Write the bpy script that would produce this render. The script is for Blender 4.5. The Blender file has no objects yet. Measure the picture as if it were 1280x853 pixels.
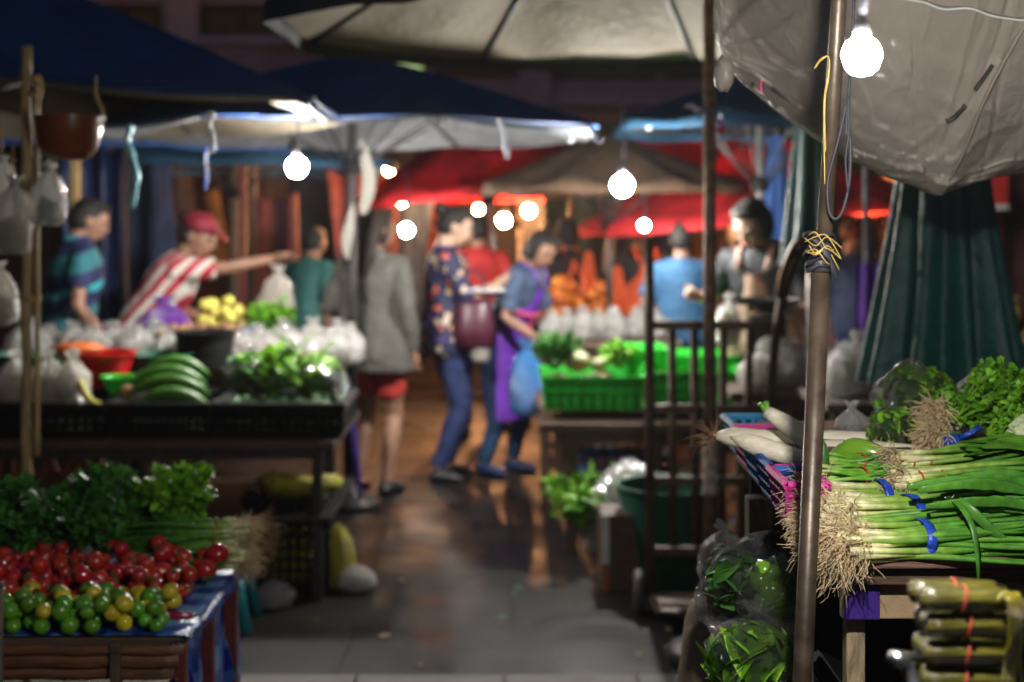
import bpy, bmesh, math, random
from math import sin, cos, pi, radians, sqrt
from mathutils import Vector, Matrix, noise, Quaternion
import numpy as np
random.seed(11)
R = random.random
U = random.uniform
SC = bpy.context.scene
COL = SC.collection
F, CH, YH = 1777.8, 1.55, 275.0           # focal length in px of the 1280 px photo, eye height, horizon row

def P(x, y, d):                            # a place d metres ahead, measured off the photograph
    return Vector(((x - 640) * d / F, d, CH - (y - YH) * d / F))
def PX(x, d): return (x - 640) * d / F
def PZ(y, d): return CH - (y - YH) * d / F

# ------------------------------------------------------------------ materials
MATS = {}
def ramp(nt, fac, stops, interp='LINEAR'):
    r = nt.nodes.new('ShaderNodeValToRGB'); r.color_ramp.interpolation = interp
    el = r.color_ramp.elements
    while len(el) < len(stops): el.new(0.5)
    for e, (p, c) in zip(el, stops):
        e.position = p; e.color = (*c[:3], 1)
    if fac is not None: nt.links.new(fac, r.inputs[0])
    return r.outputs[0]
def texco(nt, out='Object', scale=None):
    t = nt.nodes.new('ShaderNodeTexCoord')
    if scale is None: return t.outputs[out]
    m = nt.nodes.new('ShaderNodeMapping'); m.inputs['Scale'].default_value = scale
    nt.links.new(t.outputs[out], m.inputs[0]); return m.outputs[0]
def noise_node(nt, co, scale, detail=4, dist=0.0):
    n = nt.nodes.new('ShaderNodeTexNoise'); n.inputs['Scale'].default_value = scale
    n.inputs['Detail'].default_value = detail; n.inputs['Distortion'].default_value = dist
    nt.links.new(co, n.inputs['Vector']); return n
def new_mat(name):
    m = bpy.data.materials.new(name); m.use_nodes = True
    nt = m.node_tree; b = nt.nodes['Principled BSDF']
    MATS[name] = m
    return m, nt, b
def mat(name, col, rough=0.6, var=0.35, ns=18, metal=0.0, bump=0.15, bs=None, spec=0.5, col2=None, coat=0.0, sss=0.0, stretch=None, rndobj=0.0):
    """a solid colour broken up by noise, with a noise bump"""
    m, nt, b = new_mat(name)
    co = texco(nt, 'Object', stretch or (1, 1, 1))
    n = noise_node(nt, co, ns, 5, 0.4)
    c2 = col2 or tuple(c * (1 - var) for c in col)
    c3 = tuple(min(1, c * (1 + var * 0.5)) for c in col) if col2 is None else col
    out = ramp(nt, n.outputs['Fac'], [(0.3, c2), (0.68, c3)])
    if rndobj:
        oi = nt.nodes.new('ShaderNodeObjectInfo')
        h = nt.nodes.new('ShaderNodeHueSaturation')
        mr = nt.nodes.new('ShaderNodeMapRange'); mr.inputs[3].default_value = 1 - rndobj; mr.inputs[4].default_value = 1 + rndobj
        nt.links.new(oi.outputs['Random'], mr.inputs[0]); nt.links.new(mr.outputs[0], h.inputs['Value'])
        mh = nt.nodes.new('ShaderNodeMapRange'); mh.inputs[3].default_value = 0.5 - rndobj * 0.06; mh.inputs[4].default_value = 0.5 + rndobj * 0.06
        nt.links.new(oi.outputs['Random'], mh.inputs[0]); nt.links.new(mh.outputs[0], h.inputs['Hue'])
        nt.links.new(out, h.inputs['Color']); out = h.outputs[0]
    nt.links.new(out, b.inputs['Base Color'])
    b.inputs['Roughness'].default_value = rough; b.inputs['Metallic'].default_value = metal
    b.inputs['Specular IOR Level'].default_value = spec; b.inputs['Coat Weight'].default_value = coat
    b.inputs['Coat Roughness'].default_value = 0.12
    if sss:
        b.inputs['Subsurface Weight'].default_value = sss; b.inputs['Subsurface Radius'].default_value = (0.02, 0.01, 0.006)
    if bump:
        n2 = noise_node(nt, co, bs or ns * 3, 4)
        bp = nt.nodes.new('ShaderNodeBump'); bp.inputs['Strength'].default_value = bump; bp.inputs['Distance'].default_value = 0.01
        nt.links.new(n2.outputs['Fac'], bp.inputs['Height']); nt.links.new(bp.outputs[0], b.inputs['Normal'])
    return m
def tone_mat(name, stops, rough=0.45, var=0.25, ns=60, spec=0.4, trans=0.0):
    """colour runs along the mesh's own 'tone' attribute (white stem -> green leaf)"""
    m, nt, b = new_mat(name)
    a = nt.nodes.new('ShaderNodeAttribute'); a.attribute_name = 'tone'
    c = ramp(nt, a.outputs['Fac'], stops)
    n = noise_node(nt, texco(nt), ns, 3)
    h = nt.nodes.new('ShaderNodeHueSaturation')
    mr = nt.nodes.new('ShaderNodeMapRange'); mr.inputs[1].default_value = 0.3; mr.inputs[2].default_value = 0.7
    mr.inputs[3].default_value = 1 - var; mr.inputs[4].default_value = 1 + var
    nt.links.new(n.outputs['Fac'], mr.inputs[0]); nt.links.new(mr.outputs[0], h.inputs['Value']); nt.links.new(c, h.inputs['Color'])
    nt.links.new(h.outputs[0], b.inputs['Base Color'])
    b.inputs['Roughness'].default_value = rough; b.inputs['Specular IOR Level'].default_value = spec
    if trans:
        tr = nt.nodes.new('ShaderNodeBsdfTranslucent'); nt.links.new(h.outputs[0], tr.inputs[0])
        mx = nt.nodes.new('ShaderNodeMixShader'); mx.inputs[0].default_value = trans
        nt.links.new(b.outputs[0], mx.inputs[1]); nt.links.new(tr.outputs[0], mx.inputs[2])
        nt.links.new(mx.outputs[0], nt.nodes['Material Output'].inputs[0])
    return m
def film(name, tint=(0.9, 0.9, 0.9), clear=0.72, milk=(0.6, 0.6, 0.6), rough=0.16, crumple=0.6, bs=28, milk_amt=0.5, edge=0.55):
    """thin crumpled plastic film"""
    m, nt, b = new_mat(name)
    co = texco(nt)
    v = nt.nodes.new('ShaderNodeTexVoronoi'); v.feature = 'DISTANCE_TO_EDGE'; v.inputs['Scale'].default_value = bs
    n = noise_node(nt, co, bs * 0.7, 5, 1.2)
    nt.links.new(n.outputs['Color'], v.inputs['Vector'])
    add = nt.nodes.new('ShaderNodeMath'); add.operation = 'ADD'
    nt.links.new(n.outputs['Fac'], add.inputs[0]); nt.links.new(v.outputs['Distance'], add.inputs[1])
    bp = nt.nodes.new('ShaderNodeBump'); bp.inputs['Strength'].default_value = crumple; bp.inputs['Distance'].default_value = 0.02
    nt.links.new(add.outputs[0], bp.inputs['Height'])
    tp = nt.nodes.new('ShaderNodeBsdfTransparent'); tp.inputs[0].default_value = (*tint, 1)
    gl = nt.nodes.new('ShaderNodeBsdfGlossy'); gl.inputs[0].default_value = (0.9, 0.9, 0.9, 1); gl.inputs['Roughness'].default_value = rough
    df = nt.nodes.new('ShaderNodeBsdfDiffuse'); df.inputs[0].default_value = (*milk, 1)
    tl = nt.nodes.new('ShaderNodeBsdfTranslucent'); tl.inputs[0].default_value = (*milk, 1)
    nt.links.new(bp.outputs[0], gl.inputs['Normal'])
    m1 = nt.nodes.new('ShaderNodeMixShader'); m1.inputs[0].default_value = 0.5
    nt.links.new(df.outputs[0], m1.inputs[1]); nt.links.new(tl.outputs[0], m1.inputs[2])
    m2 = nt.nodes.new('ShaderNodeMixShader'); m2.inputs[0].default_value = 1 - milk_amt
    nt.links.new(m1.outputs[0], m2.inputs[1]); nt.links.new(gl.outputs[0], m2.inputs[2])
    lw = nt.nodes.new('ShaderNodeFresnel'); lw.inputs['IOR'].default_value = 1.45
    nt.links.new(bp.outputs[0], lw.inputs['Normal'])
    mr = nt.nodes.new('ShaderNodeMapRange'); mr.inputs[1].default_value = 0.0; mr.inputs[2].default_value = 0.6
    mr.inputs[3].default_value = 1 - clear; mr.inputs[4].default_value = min(1, 1 - clear + edge)
    nt.links.new(lw.outputs[0], mr.inputs[0])
    m3 = nt.nodes.new('ShaderNodeMixShader')
    nt.links.new(mr.outputs[0], m3.inputs[0]); nt.links.new(tp.outputs[0], m3.inputs[1]); nt.links.new(m2.outputs[0], m3.inputs[2])
    nt.links.new(m3.outputs[0], nt.nodes['Material Output'].inputs[0])
    return m
def glow(name, col, strength):
    m, nt, b = new_mat(name)
    e = nt.nodes.new('ShaderNodeEmission'); e.inputs[0].default_value = (*col, 1); e.inputs[1].default_value = strength
    nt.links.new(e.outputs[0], nt.nodes['Material Output'].inputs[0])
    return m
def cloth_fabric(name, outer, trans=0.25, rough=0.75, var=0.3, ns=6, coat=0.0):
    """canopy cloth: lets some lamp light through, uneven and creased"""
    m, nt, b = new_mat(name)
    co = texco(nt)
    n = noise_node(nt, co, ns, 6, 0.8)
    c = ramp(nt, n.outputs['Fac'], [(0.3, tuple(v * (1 - var) for v in outer)), (0.7, tuple(min(1, v * (1 + var)) for v in outer))])
    nt.links.new(c, b.inputs['Base Color']); b.inputs['Roughness'].default_value = rough; b.inputs['Coat Weight'].default_value = coat
    n2 = noise_node(nt, co, 14, 5, 1.0)
    bp = nt.nodes.new('ShaderNodeBump'); bp.inputs['Strength'].default_value = 0.35; bp.inputs['Distance'].default_value = 0.03
    nt.links.new(n2.outputs['Fac'], bp.inputs['Height']); nt.links.new(bp.outputs[0], b.inputs['Normal'])
    tr = nt.nodes.new('ShaderNodeBsdfTranslucent'); nt.links.new(c, tr.inputs[0])
    mx = nt.nodes.new('ShaderNodeMixShader'); mx.inputs[0].default_value = trans
    nt.links.new(b.outputs[0], mx.inputs[1]); nt.links.new(tr.outputs[0], mx.inputs[2])
    nt.links.new(mx.outputs[0], nt.nodes['Material Output'].inputs[0])
    return m

# ------------------------------------------------------------------ mesh builder
class MB:
    def __init__(s): s.v = []; s.f = []; s.m = []; s.t = []
    def add(s, vs, fs, mi=0, tone=0.0):
        o = len(s.v); s.v.extend([tuple(v) for v in vs])
        s.t.extend(tone if isinstance(tone, (list, tuple)) else [tone] * len(vs))
        for f in fs: s.f.append(tuple(i + o for i in f)); s.m.append(mi)
        return s
    def box(s, c, d, rot=None, bev=0.0, mi=0):
        c = Vector(c); hx, hy, hz = d[0] / 2, d[1] / 2, d[2] / 2
        bm = bmesh.new(); bmesh.ops.create_cube(bm, size=1.0)
        for v in bm.verts: v.co = Vector((v.co.x * d[0], v.co.y * d[1], v.co.z * d[2]))
        if bev: bmesh.ops.bevel(bm, geom=bm.edges[:] , offset=bev, segments=2, affect='EDGES', profile=0.6)
        M = rot if rot is not None else Matrix.Identity(3)
        bm.verts.index_update()
        s.add([c + M @ v.co for v in bm.verts], [[v.index for v in f.verts] for f in bm.faces], mi); bm.free(); return s
    def loft(s, pts, rad, n=10, caps=True, up=None, mi=0, tone=None):
        pts = [Vector(p) for p in pts]; k = len(pts)
        rad = [(r, r) if not isinstance(r, (tuple, list)) else r for r in (rad if isinstance(rad, (list, tuple)) and len(rad) == k else [rad] * k)]
        u = Vector(up) if up is not None else None
        vs, fs, tn = [], [], []
        px = None
        for i in range(k):
            t = (pts[min(i + 1, k - 1)] - pts[max(i - 1, 0)])
            t = t.normalized() if t.length > 1e-9 else Vector((0, 0, 1))
            if px is None:
                a = u if u is not None else (Vector((1, 0, 0)) if abs(t.x) < 0.8 else Vector((0, 1, 0)))
            else: a = px
            x = a - t * a.dot(t)
            if x.length < 1e-6: x = t.orthogonal()
            x.normalize(); y = t.cross(x); px = x
            for j in range(n):
                an = 2 * pi * j / n
                vs.append(pts[i] + x * (cos(an) * rad[i][0]) + y * (sin(an) * rad[i][1]))
                tn.append(tone[i] if tone else 0.0)
        for i in range(k - 1):
            for j in range(n):
                a, b = i * n + j, i * n + (j + 1) % n
                fs.append((a, b, b + n, a + n))
        if caps:
            fs.append(tuple(range(n - 1, -1, -1))); fs.append(tuple((k - 1) * n + j for j in range(n)))
        return s.add(vs, fs, mi, tn)
    tube = loft
    def ell(s, c, r, seg=14, rings=9, rot=None, mi=0, fn=None, tone=0.0):
        c = Vector(c); r = (r, r, r) if not isinstance(r, (tuple, list)) else r
        M = rot if rot is not None else Matrix.Identity(3)
        vs = [Vector((0, 0, 1))]
        for i in range(1, rings):
            th = pi * i / rings
            for j in range(seg):
                ph = 2 * pi * j / seg
                vs.append(Vector((sin(th) * cos(ph), sin(th) * sin(ph), cos(th))))
        vs.append(Vector((0, 0, -1)))
        fs = [(0, 1 + j, 1 + (j + 1) % seg) for j in range(seg)]
        for i in range(rings - 2):
            for j in range(seg):
                a, b = 1 + i * seg + j, 1 + i * seg + (j + 1) % seg
                fs.append((a, a + seg, b + seg, b))
        L = len(vs) - 1; o = 1 + (rings - 2) * seg
        fs += [(o + (j + 1) % seg, o + j, L) for j in range(seg)]
        if fn: vs = [v * fn(v) for v in vs]
        return s.add([c + M @ Vector((v.x * r[0], v.y * r[1], v.z * r[2])) for v in vs], fs, mi, tone)
    def lathe(s, prof, c=(0, 0, 0), n=20, rot=None, mi=0, tone=None):
        c = Vector(c); M = rot if rot is not None else Matrix.Identity(3)
        vs, fs, tn = [], [], []
        for i, (r, z) in enumerate(prof):
            for j in range(n):
                a = 2 * pi * j / n; vs.append(c + M @ Vector((r * cos(a), r * sin(a), z)))
                tn.append(tone[i] if tone else 0.0)
        for i in range(len(prof) - 1):
            for j in range(n):
                a, b = i * n + j, i * n + (j + 1) % n
                fs.append((a, b, b + n, a + n))
        if prof[0][0] > 1e-5: fs.append(tuple(range(n - 1, -1, -1)))
        return s.add(vs, fs, mi, tn)
    def build(s, name, m, parent=None, smooth=True, loc=None):
        root = parent
        while root is not None and root.parent is not None: root = root.parent
        off = Vector(loc) if loc is not None else (root.location.copy() if root is not None else Vector((0, 0, 0)))
        me = bpy.data.meshes.new(name)
        me.from_pydata([(v[0] - off.x, v[1] - off.y, v[2] - off.z) for v in s.v], [], s.f)
        for x in (m if isinstance(m, (list, tuple)) else [m]): me.materials.append(MATS[x] if isinstance(x, str) else x)
        n = len(me.polygons)
        me.polygons.foreach_set('use_smooth', [smooth] * n)
        if any(s.m): me.polygons.foreach_set('material_index', s.m)
        if any(s.t):
            at = me.attributes.new('tone', 'FLOAT', 'POINT'); at.data.foreach_set('value', s.t)
        me.update()
        o = bpy.data.objects.new(name, me); COL.objects.link(o)
        if parent is not None: o.parent = parent
        elif loc is not None: o.location = loc
        return o
def autosmooth(o, ang=40):
    me = o.data
    me.polygons.foreach_set('use_smooth', [True] * len(me.polygons))
    bm = bmesh.new(); bm.from_mesh(me)
    for e in bm.edges:
        if len(e.link_faces) == 2 and e.calc_face_angle(0) > radians(ang): e.smooth = False
    bm.to_mesh(me); bm.free(); return o
def remesh(o, voxel=0.012, smooth=4, wrinkle=0.0, wscale=9.0):
    """merge everything in o into one continuous skin"""
    md = o.modifiers.new('r', 'REMESH'); md.mode = 'VOXEL'; md.voxel_size = voxel
    sm = o.modifiers.new('s', 'SMOOTH'); sm.iterations = smooth; sm.factor = 0.5
    dg = bpy.context.evaluated_depsgraph_get(); dg.update()
    me = bpy.data.meshes.new_from_object(o.evaluated_get(dg))
    o.modifiers.clear(); old = o.data; mats = [x for x in old.materials]; o.data = me; bpy.data.meshes.remove(old)
    if not me.materials:
        for x in mats: me.materials.append(x)
    me.polygons.foreach_set('use_smooth', [True] * len(me.polygons))
    if wrinkle:
        sd = Vector((R() * 9, R() * 9, R() * 9))
        nn = [v.normal.copy() for v in me.vertices]
        for v, nv in zip(me.vertices, nn):
            w = noise.noise(v.co * wscale + sd) + 0.5 * noise.noise(v.co * wscale * 2.2 + sd)
            v.co += nv * (wrinkle * w)
    return o
def tag(o, label, cat, group=None, kind=None):
    if label: o['label'] = label
    if cat: o['category'] = cat
    if group: o['group'] = group
    if kind: o['kind'] = kind
    return o
def thing(name, label, cat, loc=(0, 0, 0), group=None):
    o = bpy.data.objects.new(name, None); COL.objects.link(o); o.location = loc; o.empty_display_size = 0.1
    return tag(o, label, cat, group)
def structure(o): o['kind'] = 'structure'; return o
def dup(root, loc=None, rot=None, scale=None, label=None, group=None):
    def cp(o, par):
        c = o.copy(); COL.objects.link(c)
        if par is not None: c.parent = par
        for ch in list(o.children): cp(ch, c)
        return c
    c = cp(root, None)
    if loc is not None: c.location = loc
    if rot is not None: c.rotation_euler = rot
    if scale is not None: c.scale = scale if isinstance(scale, (tuple, list)) else (scale,) * 3
    if label: c['label'] = label
    if group: c['group'] = group
    return c
def rotz(a): return Matrix.Rotation(a, 3, 'Z')
def rotx(a): return Matrix.Rotation(a, 3, 'X')
def roty(a): return Matrix.Rotation(a, 3, 'Y')
def rrot(): return (Matrix.Rotation(U(0, 6.3), 3, 'X') @ Matrix.Rotation(U(0, 6.3), 3, 'Y') @ Matrix.Rotation(U(0, 6.3), 3, 'Z'))
def cat_rom(pts, k=6):
    pts = [Vector(p) for p in pts]; out = []
    q = [pts[0]] + pts + [pts[-1]]
    for i in range(1, len(q) - 2):
        for j in range(k):
            t = j / k; a, b, c, d = q[i - 1], q[i], q[i + 1], q[i + 2]
            out.append(0.5 * ((2 * b) + (c - a) * t + (2 * a - 5 * b + 4 * c - d) * t * t + (-a + 3 * b - 3 * c + d) * t ** 3))
    out.append(pts[-1]); return out
# ------------------------------------------------------------------ palette
mat('bare_steel', (0.42, 0.40, 0.38), 0.38, 0.35, 25, 0.85, 0.15)
mat('rusty_steel', (0.30, 0.20, 0.14), 0.5, 0.5, 22, 0.55, 0.3, col2=(0.10, 0.055, 0.03))
mat('trolley_iron', (0.13, 0.085, 0.055), 0.45, 0.5, 25, 0.3, 0.2, col2=(0.05, 0.028, 0.018))
mat('dark_steel', (0.05, 0.045, 0.045), 0.45, 0.4, 30, 0.5, 0.2)
mat('galvanised', (0.085, 0.062, 0.042), 0.40, 0.4, 30, 0.35, 0.05, col2=(0.035, 0.022, 0.014))
mat('white_paint', (0.62, 0.58, 0.52), 0.6, 0.5, 40, 0, 0.5, col2=(0.22, 0.13, 0.08))
mat('bamboo', (0.42, 0.30, 0.13), 0.5, 0.4, 12, 0, 0.2, stretch=(6, 6, 1))
mat('dark_bamboo', (0.13, 0.055, 0.025), 0.5, 0.5, 12, 0, 0.35, stretch=(1, 8, 8))
mat('dark_wood', (0.085, 0.05, 0.032), 0.6, 0.5, 8, 0, 0.3, stretch=(1, 6, 6))
mat('brown_board', (0.16, 0.085, 0.06), 0.6, 0.45, 10, 0, 0.3, stretch=(1, 8, 8))
mat('grey_wood', (0.15, 0.12, 0.095), 0.75, 0.5, 8, 0, 0.4, stretch=(6, 6, 1))
mat('red_leg_paint', (0.12, 0.02, 0.015), 0.45, 0.4, 20, 0, 0.2)
mat('cardboard', (0.36, 0.25, 0.14), 0.8, 0.25, 14, 0, 0.25)
mat('purple_print', (0.05, 0.02, 0.20), 0.4, 0.3, 14, 0, 0.1)
mat('peeled_wood', (0.46, 0.36, 0.22), 0.8, 0.5, 16, 0, 0.8, col2=(0.09, 0.06, 0.04), stretch=(3, 3, 0.6))
mat('black_plastic', (0.009, 0.0095, 0.010), 0.65, 0.4, 20, 0, 0.1, spec=0.15)
mat('black_rubber', (0.05, 0.042, 0.036), 0.6, 0.4, 20, 0, 0.1)
mat('red_plastic', (0.50, 0.012, 0.012), 0.3, 0.2, 10, 0, 0.05)
mat('green_plastic', (0.03, 0.46, 0.04), 0.3, 0.25, 10, 0, 0.05)
mat('dark_green_plastic', (0.006, 0.075, 0.045), 0.4, 0.3, 10, 0, 0.08)
mat('pink_plastic', (0.60, 0.05, 0.27), 0.6, 0.2, 10, 0, 0.05, spec=0.2)
mat('blue_plastic', (0.025, 0.11, 0.42), 0.6, 0.2, 10, 0, 0.05, spec=0.2)
mat('sky_plastic', (0.05, 0.27, 0.52), 0.6, 0.2, 10, 0, 0.05, spec=0.2)
mat('teal_plastic', (0.02, 0.30, 0.38), 0.35, 0.2, 10, 0, 0.05)
mat('brown_plastic', (0.20, 0.055, 0.025), 0.3, 0.35, 8, 0, 0.08)
mat('lamp_socket', (0.10, 0.10, 0.10), 0.5, 0.15, 10)
mat('white_plastic', (0.65, 0.66, 0.64), 0.4, 0.15, 10, 0, 0.05)
mat('yellow_cloth', (0.50, 0.46, 0.05), 0.7, 0.3, 20, 0, 0.3)
mat('styrofoam', (0.62, 0.60, 0.56), 0.8, 0.15, 30, 0, 0.3)
mat('terracotta_paint', (0.38, 0.12, 0.05), 0.6, 0.3, 12)  # box stripe paint, and orange floor light given to the jars
mat('orange_cloth', (0.62, 0.10, 0.025), 0.75, 0.3, 12, 0, 0.3)
mat('yellow_string', (0.42, 0.29, 0.07), 0.5, 0.3, 60, 0, 0.1)
mat('blue_tape', (0.015, 0.06, 0.42), 0.25, 0.4, 50, 0, 0.4)
mat('red_band', (0.45, 0.05, 0.03), 0.45, 0.2, 40, 0, 0)
mat('ribbon_teal', (0.16, 0.42, 0.50), 0.4, 0.3, 30, 0, 0.1)
mat('ribbon_blue', (0.03, 0.10, 0.55), 0.4, 0.3, 30, 0, 0.1)
mat('ribbon_white', (0.62, 0.66, 0.78), 0.4, 0.2, 30, 0, 0.1)
mat('cable_black', (0.012, 0.012, 0.02), 0.65, 0.2, 40, 0, 0)
mat('skin', (0.30, 0.155, 0.10), 0.5, 0.15, 14, 0, 0.05, sss=0.0)
mat('pale_skin', (0.50, 0.31, 0.22), 0.5, 0.15, 14, 0, 0.05)
mat('hair', (0.010, 0.007, 0.006), 0.7, 0.4, 60, 0, 0.3, stretch=(1, 1, 0.2))
mat('brown_hair', (0.020, 0.010, 0.006), 0.75, 0.4, 60, 0, 0.3, stretch=(1, 1, 0.2))
mat('eye_dark', (0.01, 0.01, 0.01), 0.2, 0, 10, 0, 0)
mat('lips', (0.32, 0.09, 0.07), 0.4, 0.1, 10, 0, 0)
mat('grey_jacket', (0.085, 0.080, 0.070), 0.8, 0.3, 20, 0, 0.25)
mat('red_shorts', (0.50, 0.04, 0.035), 0.7, 0.3, 20, 0, 0.25)
mat('navy_denim', (0.016, 0.030, 0.11), 0.8, 0.35, 40, 0, 0.25)
mat('blue_denim', (0.022, 0.07, 0.16), 0.8, 0.35, 40, 0, 0.25)
mat('slate_shirt', (0.055, 0.085, 0.16), 0.75, 0.3, 20, 0, 0.25)
mat('purple_apron', (0.14, 0.03, 0.40), 0.55, 0.3, 12, 0, 0.25)
mat('pink_trim', (0.70, 0.08, 0.20), 0.6, 0.2, 12, 0, 0.1)
mat('black_shirt', (0.007, 0.007, 0.012), 0.7, 0.3, 20, 0, 0.2)
mat('tan_apron', (0.27, 0.165, 0.12), 0.7, 0.25, 10, 0, 0.3)
mat('blue_shirt', (0.035, 0.13, 0.27), 0.7, 0.25, 14, 0, 0.2)
mat('red_shirt', (0.42, 0.02, 0.02), 0.7, 0.3, 14, 0, 0.2)
mat('teal_shirt', (0.03, 0.14, 0.13), 0.7, 0.3, 14, 0, 0.2)
mat('shoe_black', (0.014, 0.013, 0.016), 0.45, 0.3, 20)
mat('shoe_blue', (0.02, 0.05, 0.16), 0.5, 0.3, 20)
mat('maroon_leather', (0.07, 0.012, 0.028), 0.35, 0.4, 16, 0, 0.2)
mat('red_cap', (0.22, 0.012, 0.028), 0.6, 0.3, 14)
mat('paper', (0.75, 0.75, 0.78), 0.7, 0.05, 20, 0, 0.05)
mat('tomato_red', (0.48, 0.018, 0.012), 0.16, 0.35, 9, 0, 0.02, coat=0.6, rndobj=0.14)
mat('calyx_green', (0.05, 0.13, 0.02), 0.6, 0.3, 30)
mat('chilli_red', (0.42, 0.012, 0.008), 0.2, 0.4, 20, 0, 0.05, coat=0.4, rndobj=0.35)
mat('lime_green', (0.10, 0.30, 0.014), 0.28, 0.4, 14, 0, 0.15, bs=120, coat=0.3, rndobj=0.3)
mat('lime_yellow', (0.55, 0.42, 0.02), 0.28, 0.3, 14, 0, 0.15, bs=120, coat=0.3, rndobj=0.2)
mat('daikon_skin', (0.88, 0.80, 0.62), 0.45, 0.18, 22, 0, 0.25, stretch=(0.5, 4, 4))
mat('root_hair', (0.68, 0.52, 0.31), 0.8, 0.35, 40, 0, 0)
mat('brown_root', (0.24, 0.13, 0.06), 0.8, 0.4, 40, 0, 0)
mat('gourd_green', (0.055, 0.19, 0.014), 0.42, 0.4, 10, 0, 0.15, coat=0.1, stretch=(0.6, 5, 5))
mat('eggplant_green', (0.05, 0.15, 0.045), 0.3, 0.5, 12, 0, 0.05, coat=0.3, rndobj=0.5)
mat('leaf_bright', (0.10, 0.30, 0.025), 0.45, 0.5, 18, 0, 0.2)
mat('leaf_mid', (0.05, 0.17, 0.02), 0.45, 0.5, 18, 0, 0.2)
mat('leaf_dark', (0.016, 0.075, 0.018), 0.5, 0.5, 18, 0, 0.2)
mat('leaf_pale', (0.30, 0.34, 0.12), 0.5, 0.4, 18, 0, 0.2)
mat('pepper_green', (0.20, 0.42, 0.03), 0.22, 0.25, 10, 0, 0.03, coat=0.5)
mat('cabbage_white', (0.55, 0.62, 0.35), 0.5, 0.3, 18, 0, 0.5, bs=40)
mat('garlic_white', (0.66, 0.60, 0.52), 0.6, 0.25, 30, rndobj=0.2)
mat('shallot_red', (0.22, 0.03, 0.045), 0.35, 0.4, 30, rndobj=0.35)
mat('carrot_orange', (0.60, 0.17, 0.02), 0.45, 0.3, 20, rndobj=0.3)
mat('yellow_veg', (0.60, 0.52, 0.10), 0.5, 0.3, 18, rndobj=0.2)
mat('brown_food', (0.26, 0.14, 0.055), 0.6, 0.5, 30, rndobj=0.3)
mat('tofu_cream', (0.52, 0.42, 0.20), 0.5, 0.3, 14)
mat('pumpkin_pale', (0.34, 0.36, 0.17), 0.5, 0.3, 10)
mat('leaf_wrap', (0.105, 0.092, 0.012), 0.22, 0.6, 18, 0, 0.5, coat=0.4, stretch=(0.6, 5, 5))
mat('sack_weave', (0.34, 0.25, 0.16), 0.85, 0.25, 60, 0, 0.4)
mat('stainless', (0.55, 0.55, 0.55), 0.25, 0.2, 20, 0.95, 0.05)
mat('mauve_wall', (0.62, 0.44, 0.56), 0.85, 0.2, 1.2, 0, 0.1)
mat('mauve_pillar', (0.70, 0.52, 0.63), 0.85, 0.2, 2, 0, 0.1)
mat('window_frame_dark', (0.06, 0.05, 0.06), 0.6, 0.3, 8)
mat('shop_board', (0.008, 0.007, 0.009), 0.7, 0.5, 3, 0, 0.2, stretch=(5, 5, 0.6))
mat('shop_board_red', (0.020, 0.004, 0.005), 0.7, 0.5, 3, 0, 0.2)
mat('navy_tarp', (0.010, 0.022, 0.09), 0.5, 0.4, 4, 0, 0.4, bs=8)
mat('sign_red', (0.55, 0.03, 0.03), 0.5, 0.2, 6)
mat('paving_edge', (0.11, 0.09, 0.075), 0.7, 0.35, 8, 0, 0.3)
tone_mat('leek_stalk', [(0.0, (0.60, 0.52, 0.32)), (0.07, (0.52, 0.54, 0.24)), (0.15, (0.22, 0.35, 0.06)), (0.34, (0.075, 0.225, 0.022)), (1.0, (0.025, 0.11, 0.016))], 0.35, 0.3)
tone_mat('chive_stalk', [(0.0, (0.42, 0.50, 0.18)), (0.3, (0.14, 0.36, 0.03)), (1.0, (0.05, 0.21, 0.012))], 0.35, 0.3)
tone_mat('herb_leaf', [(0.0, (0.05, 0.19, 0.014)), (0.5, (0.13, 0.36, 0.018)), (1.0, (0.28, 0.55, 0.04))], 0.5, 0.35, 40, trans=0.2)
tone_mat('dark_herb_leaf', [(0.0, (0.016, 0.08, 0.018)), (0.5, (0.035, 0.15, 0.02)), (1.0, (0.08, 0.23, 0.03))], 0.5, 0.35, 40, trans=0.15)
film('clear_film', clear=0.50, milk=(0.88, 0.86, 0.83), rough=0.10, crumple=1.0, milk_amt=0.45, bs=20, edge=0.5)
film('milky_film', clear=0.42, milk=(0.75, 0.72, 0.66), rough=0.12, crumple=0.9, milk_amt=0.62)
film('bright_film', clear=0.91, milk=(0.8, 0.8, 0.78), rough=0.13, crumple=1.0, bs=24, milk_amt=0.06, edge=0.6)
film('purple_film', (0.45, 0.2, 0.7), 0.30, (0.25, 0.05, 0.50), crumple=0.6, milk_amt=0.75)
film('blue_film', (0.3, 0.6, 0.9), 0.25, (0.05, 0.28, 0.65), crumple=0.6, milk_amt=0.8)
film('yellow_film', (0.9, 0.85, 0.2), 0.12, (0.60, 0.55, 0.03), crumple=0.6, milk_amt=0.85)
film('dark_film', (0.4, 0.4, 0.42), 0.5, (0.05, 0.05, 0.055), crumple=0.7, milk_amt=0.55)
cloth_fabric('navy_canopy', (0.010, 0.055, 0.20), 0.02)
cloth_fabric('teal_canopy', (0.012, 0.065, 0.13), 0.04)
cloth_fabric('cream_lining', (0.23, 0.185, 0.125), 0.1, var=0.12)
cloth_fabric('pale_lining', (0.20, 0.165, 0.115), 0.1, var=0.15)
cloth_fabric('silver_lining', (0.17, 0.175, 0.19), 0.1)
cloth_fabric('dark_cloth', (0.03, 0.03, 0.04), 0.02)
cloth_fabric('red_canopy', (0.60, 0.022, 0.030), 0.5, var=0.4, ns=3)
cloth_fabric('tan_canopy', (0.17, 0.105, 0.065), 0.2)
cloth_fabric('green_canopy', (0.008, 0.085, 0.075), 0.05, 0.5)
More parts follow.
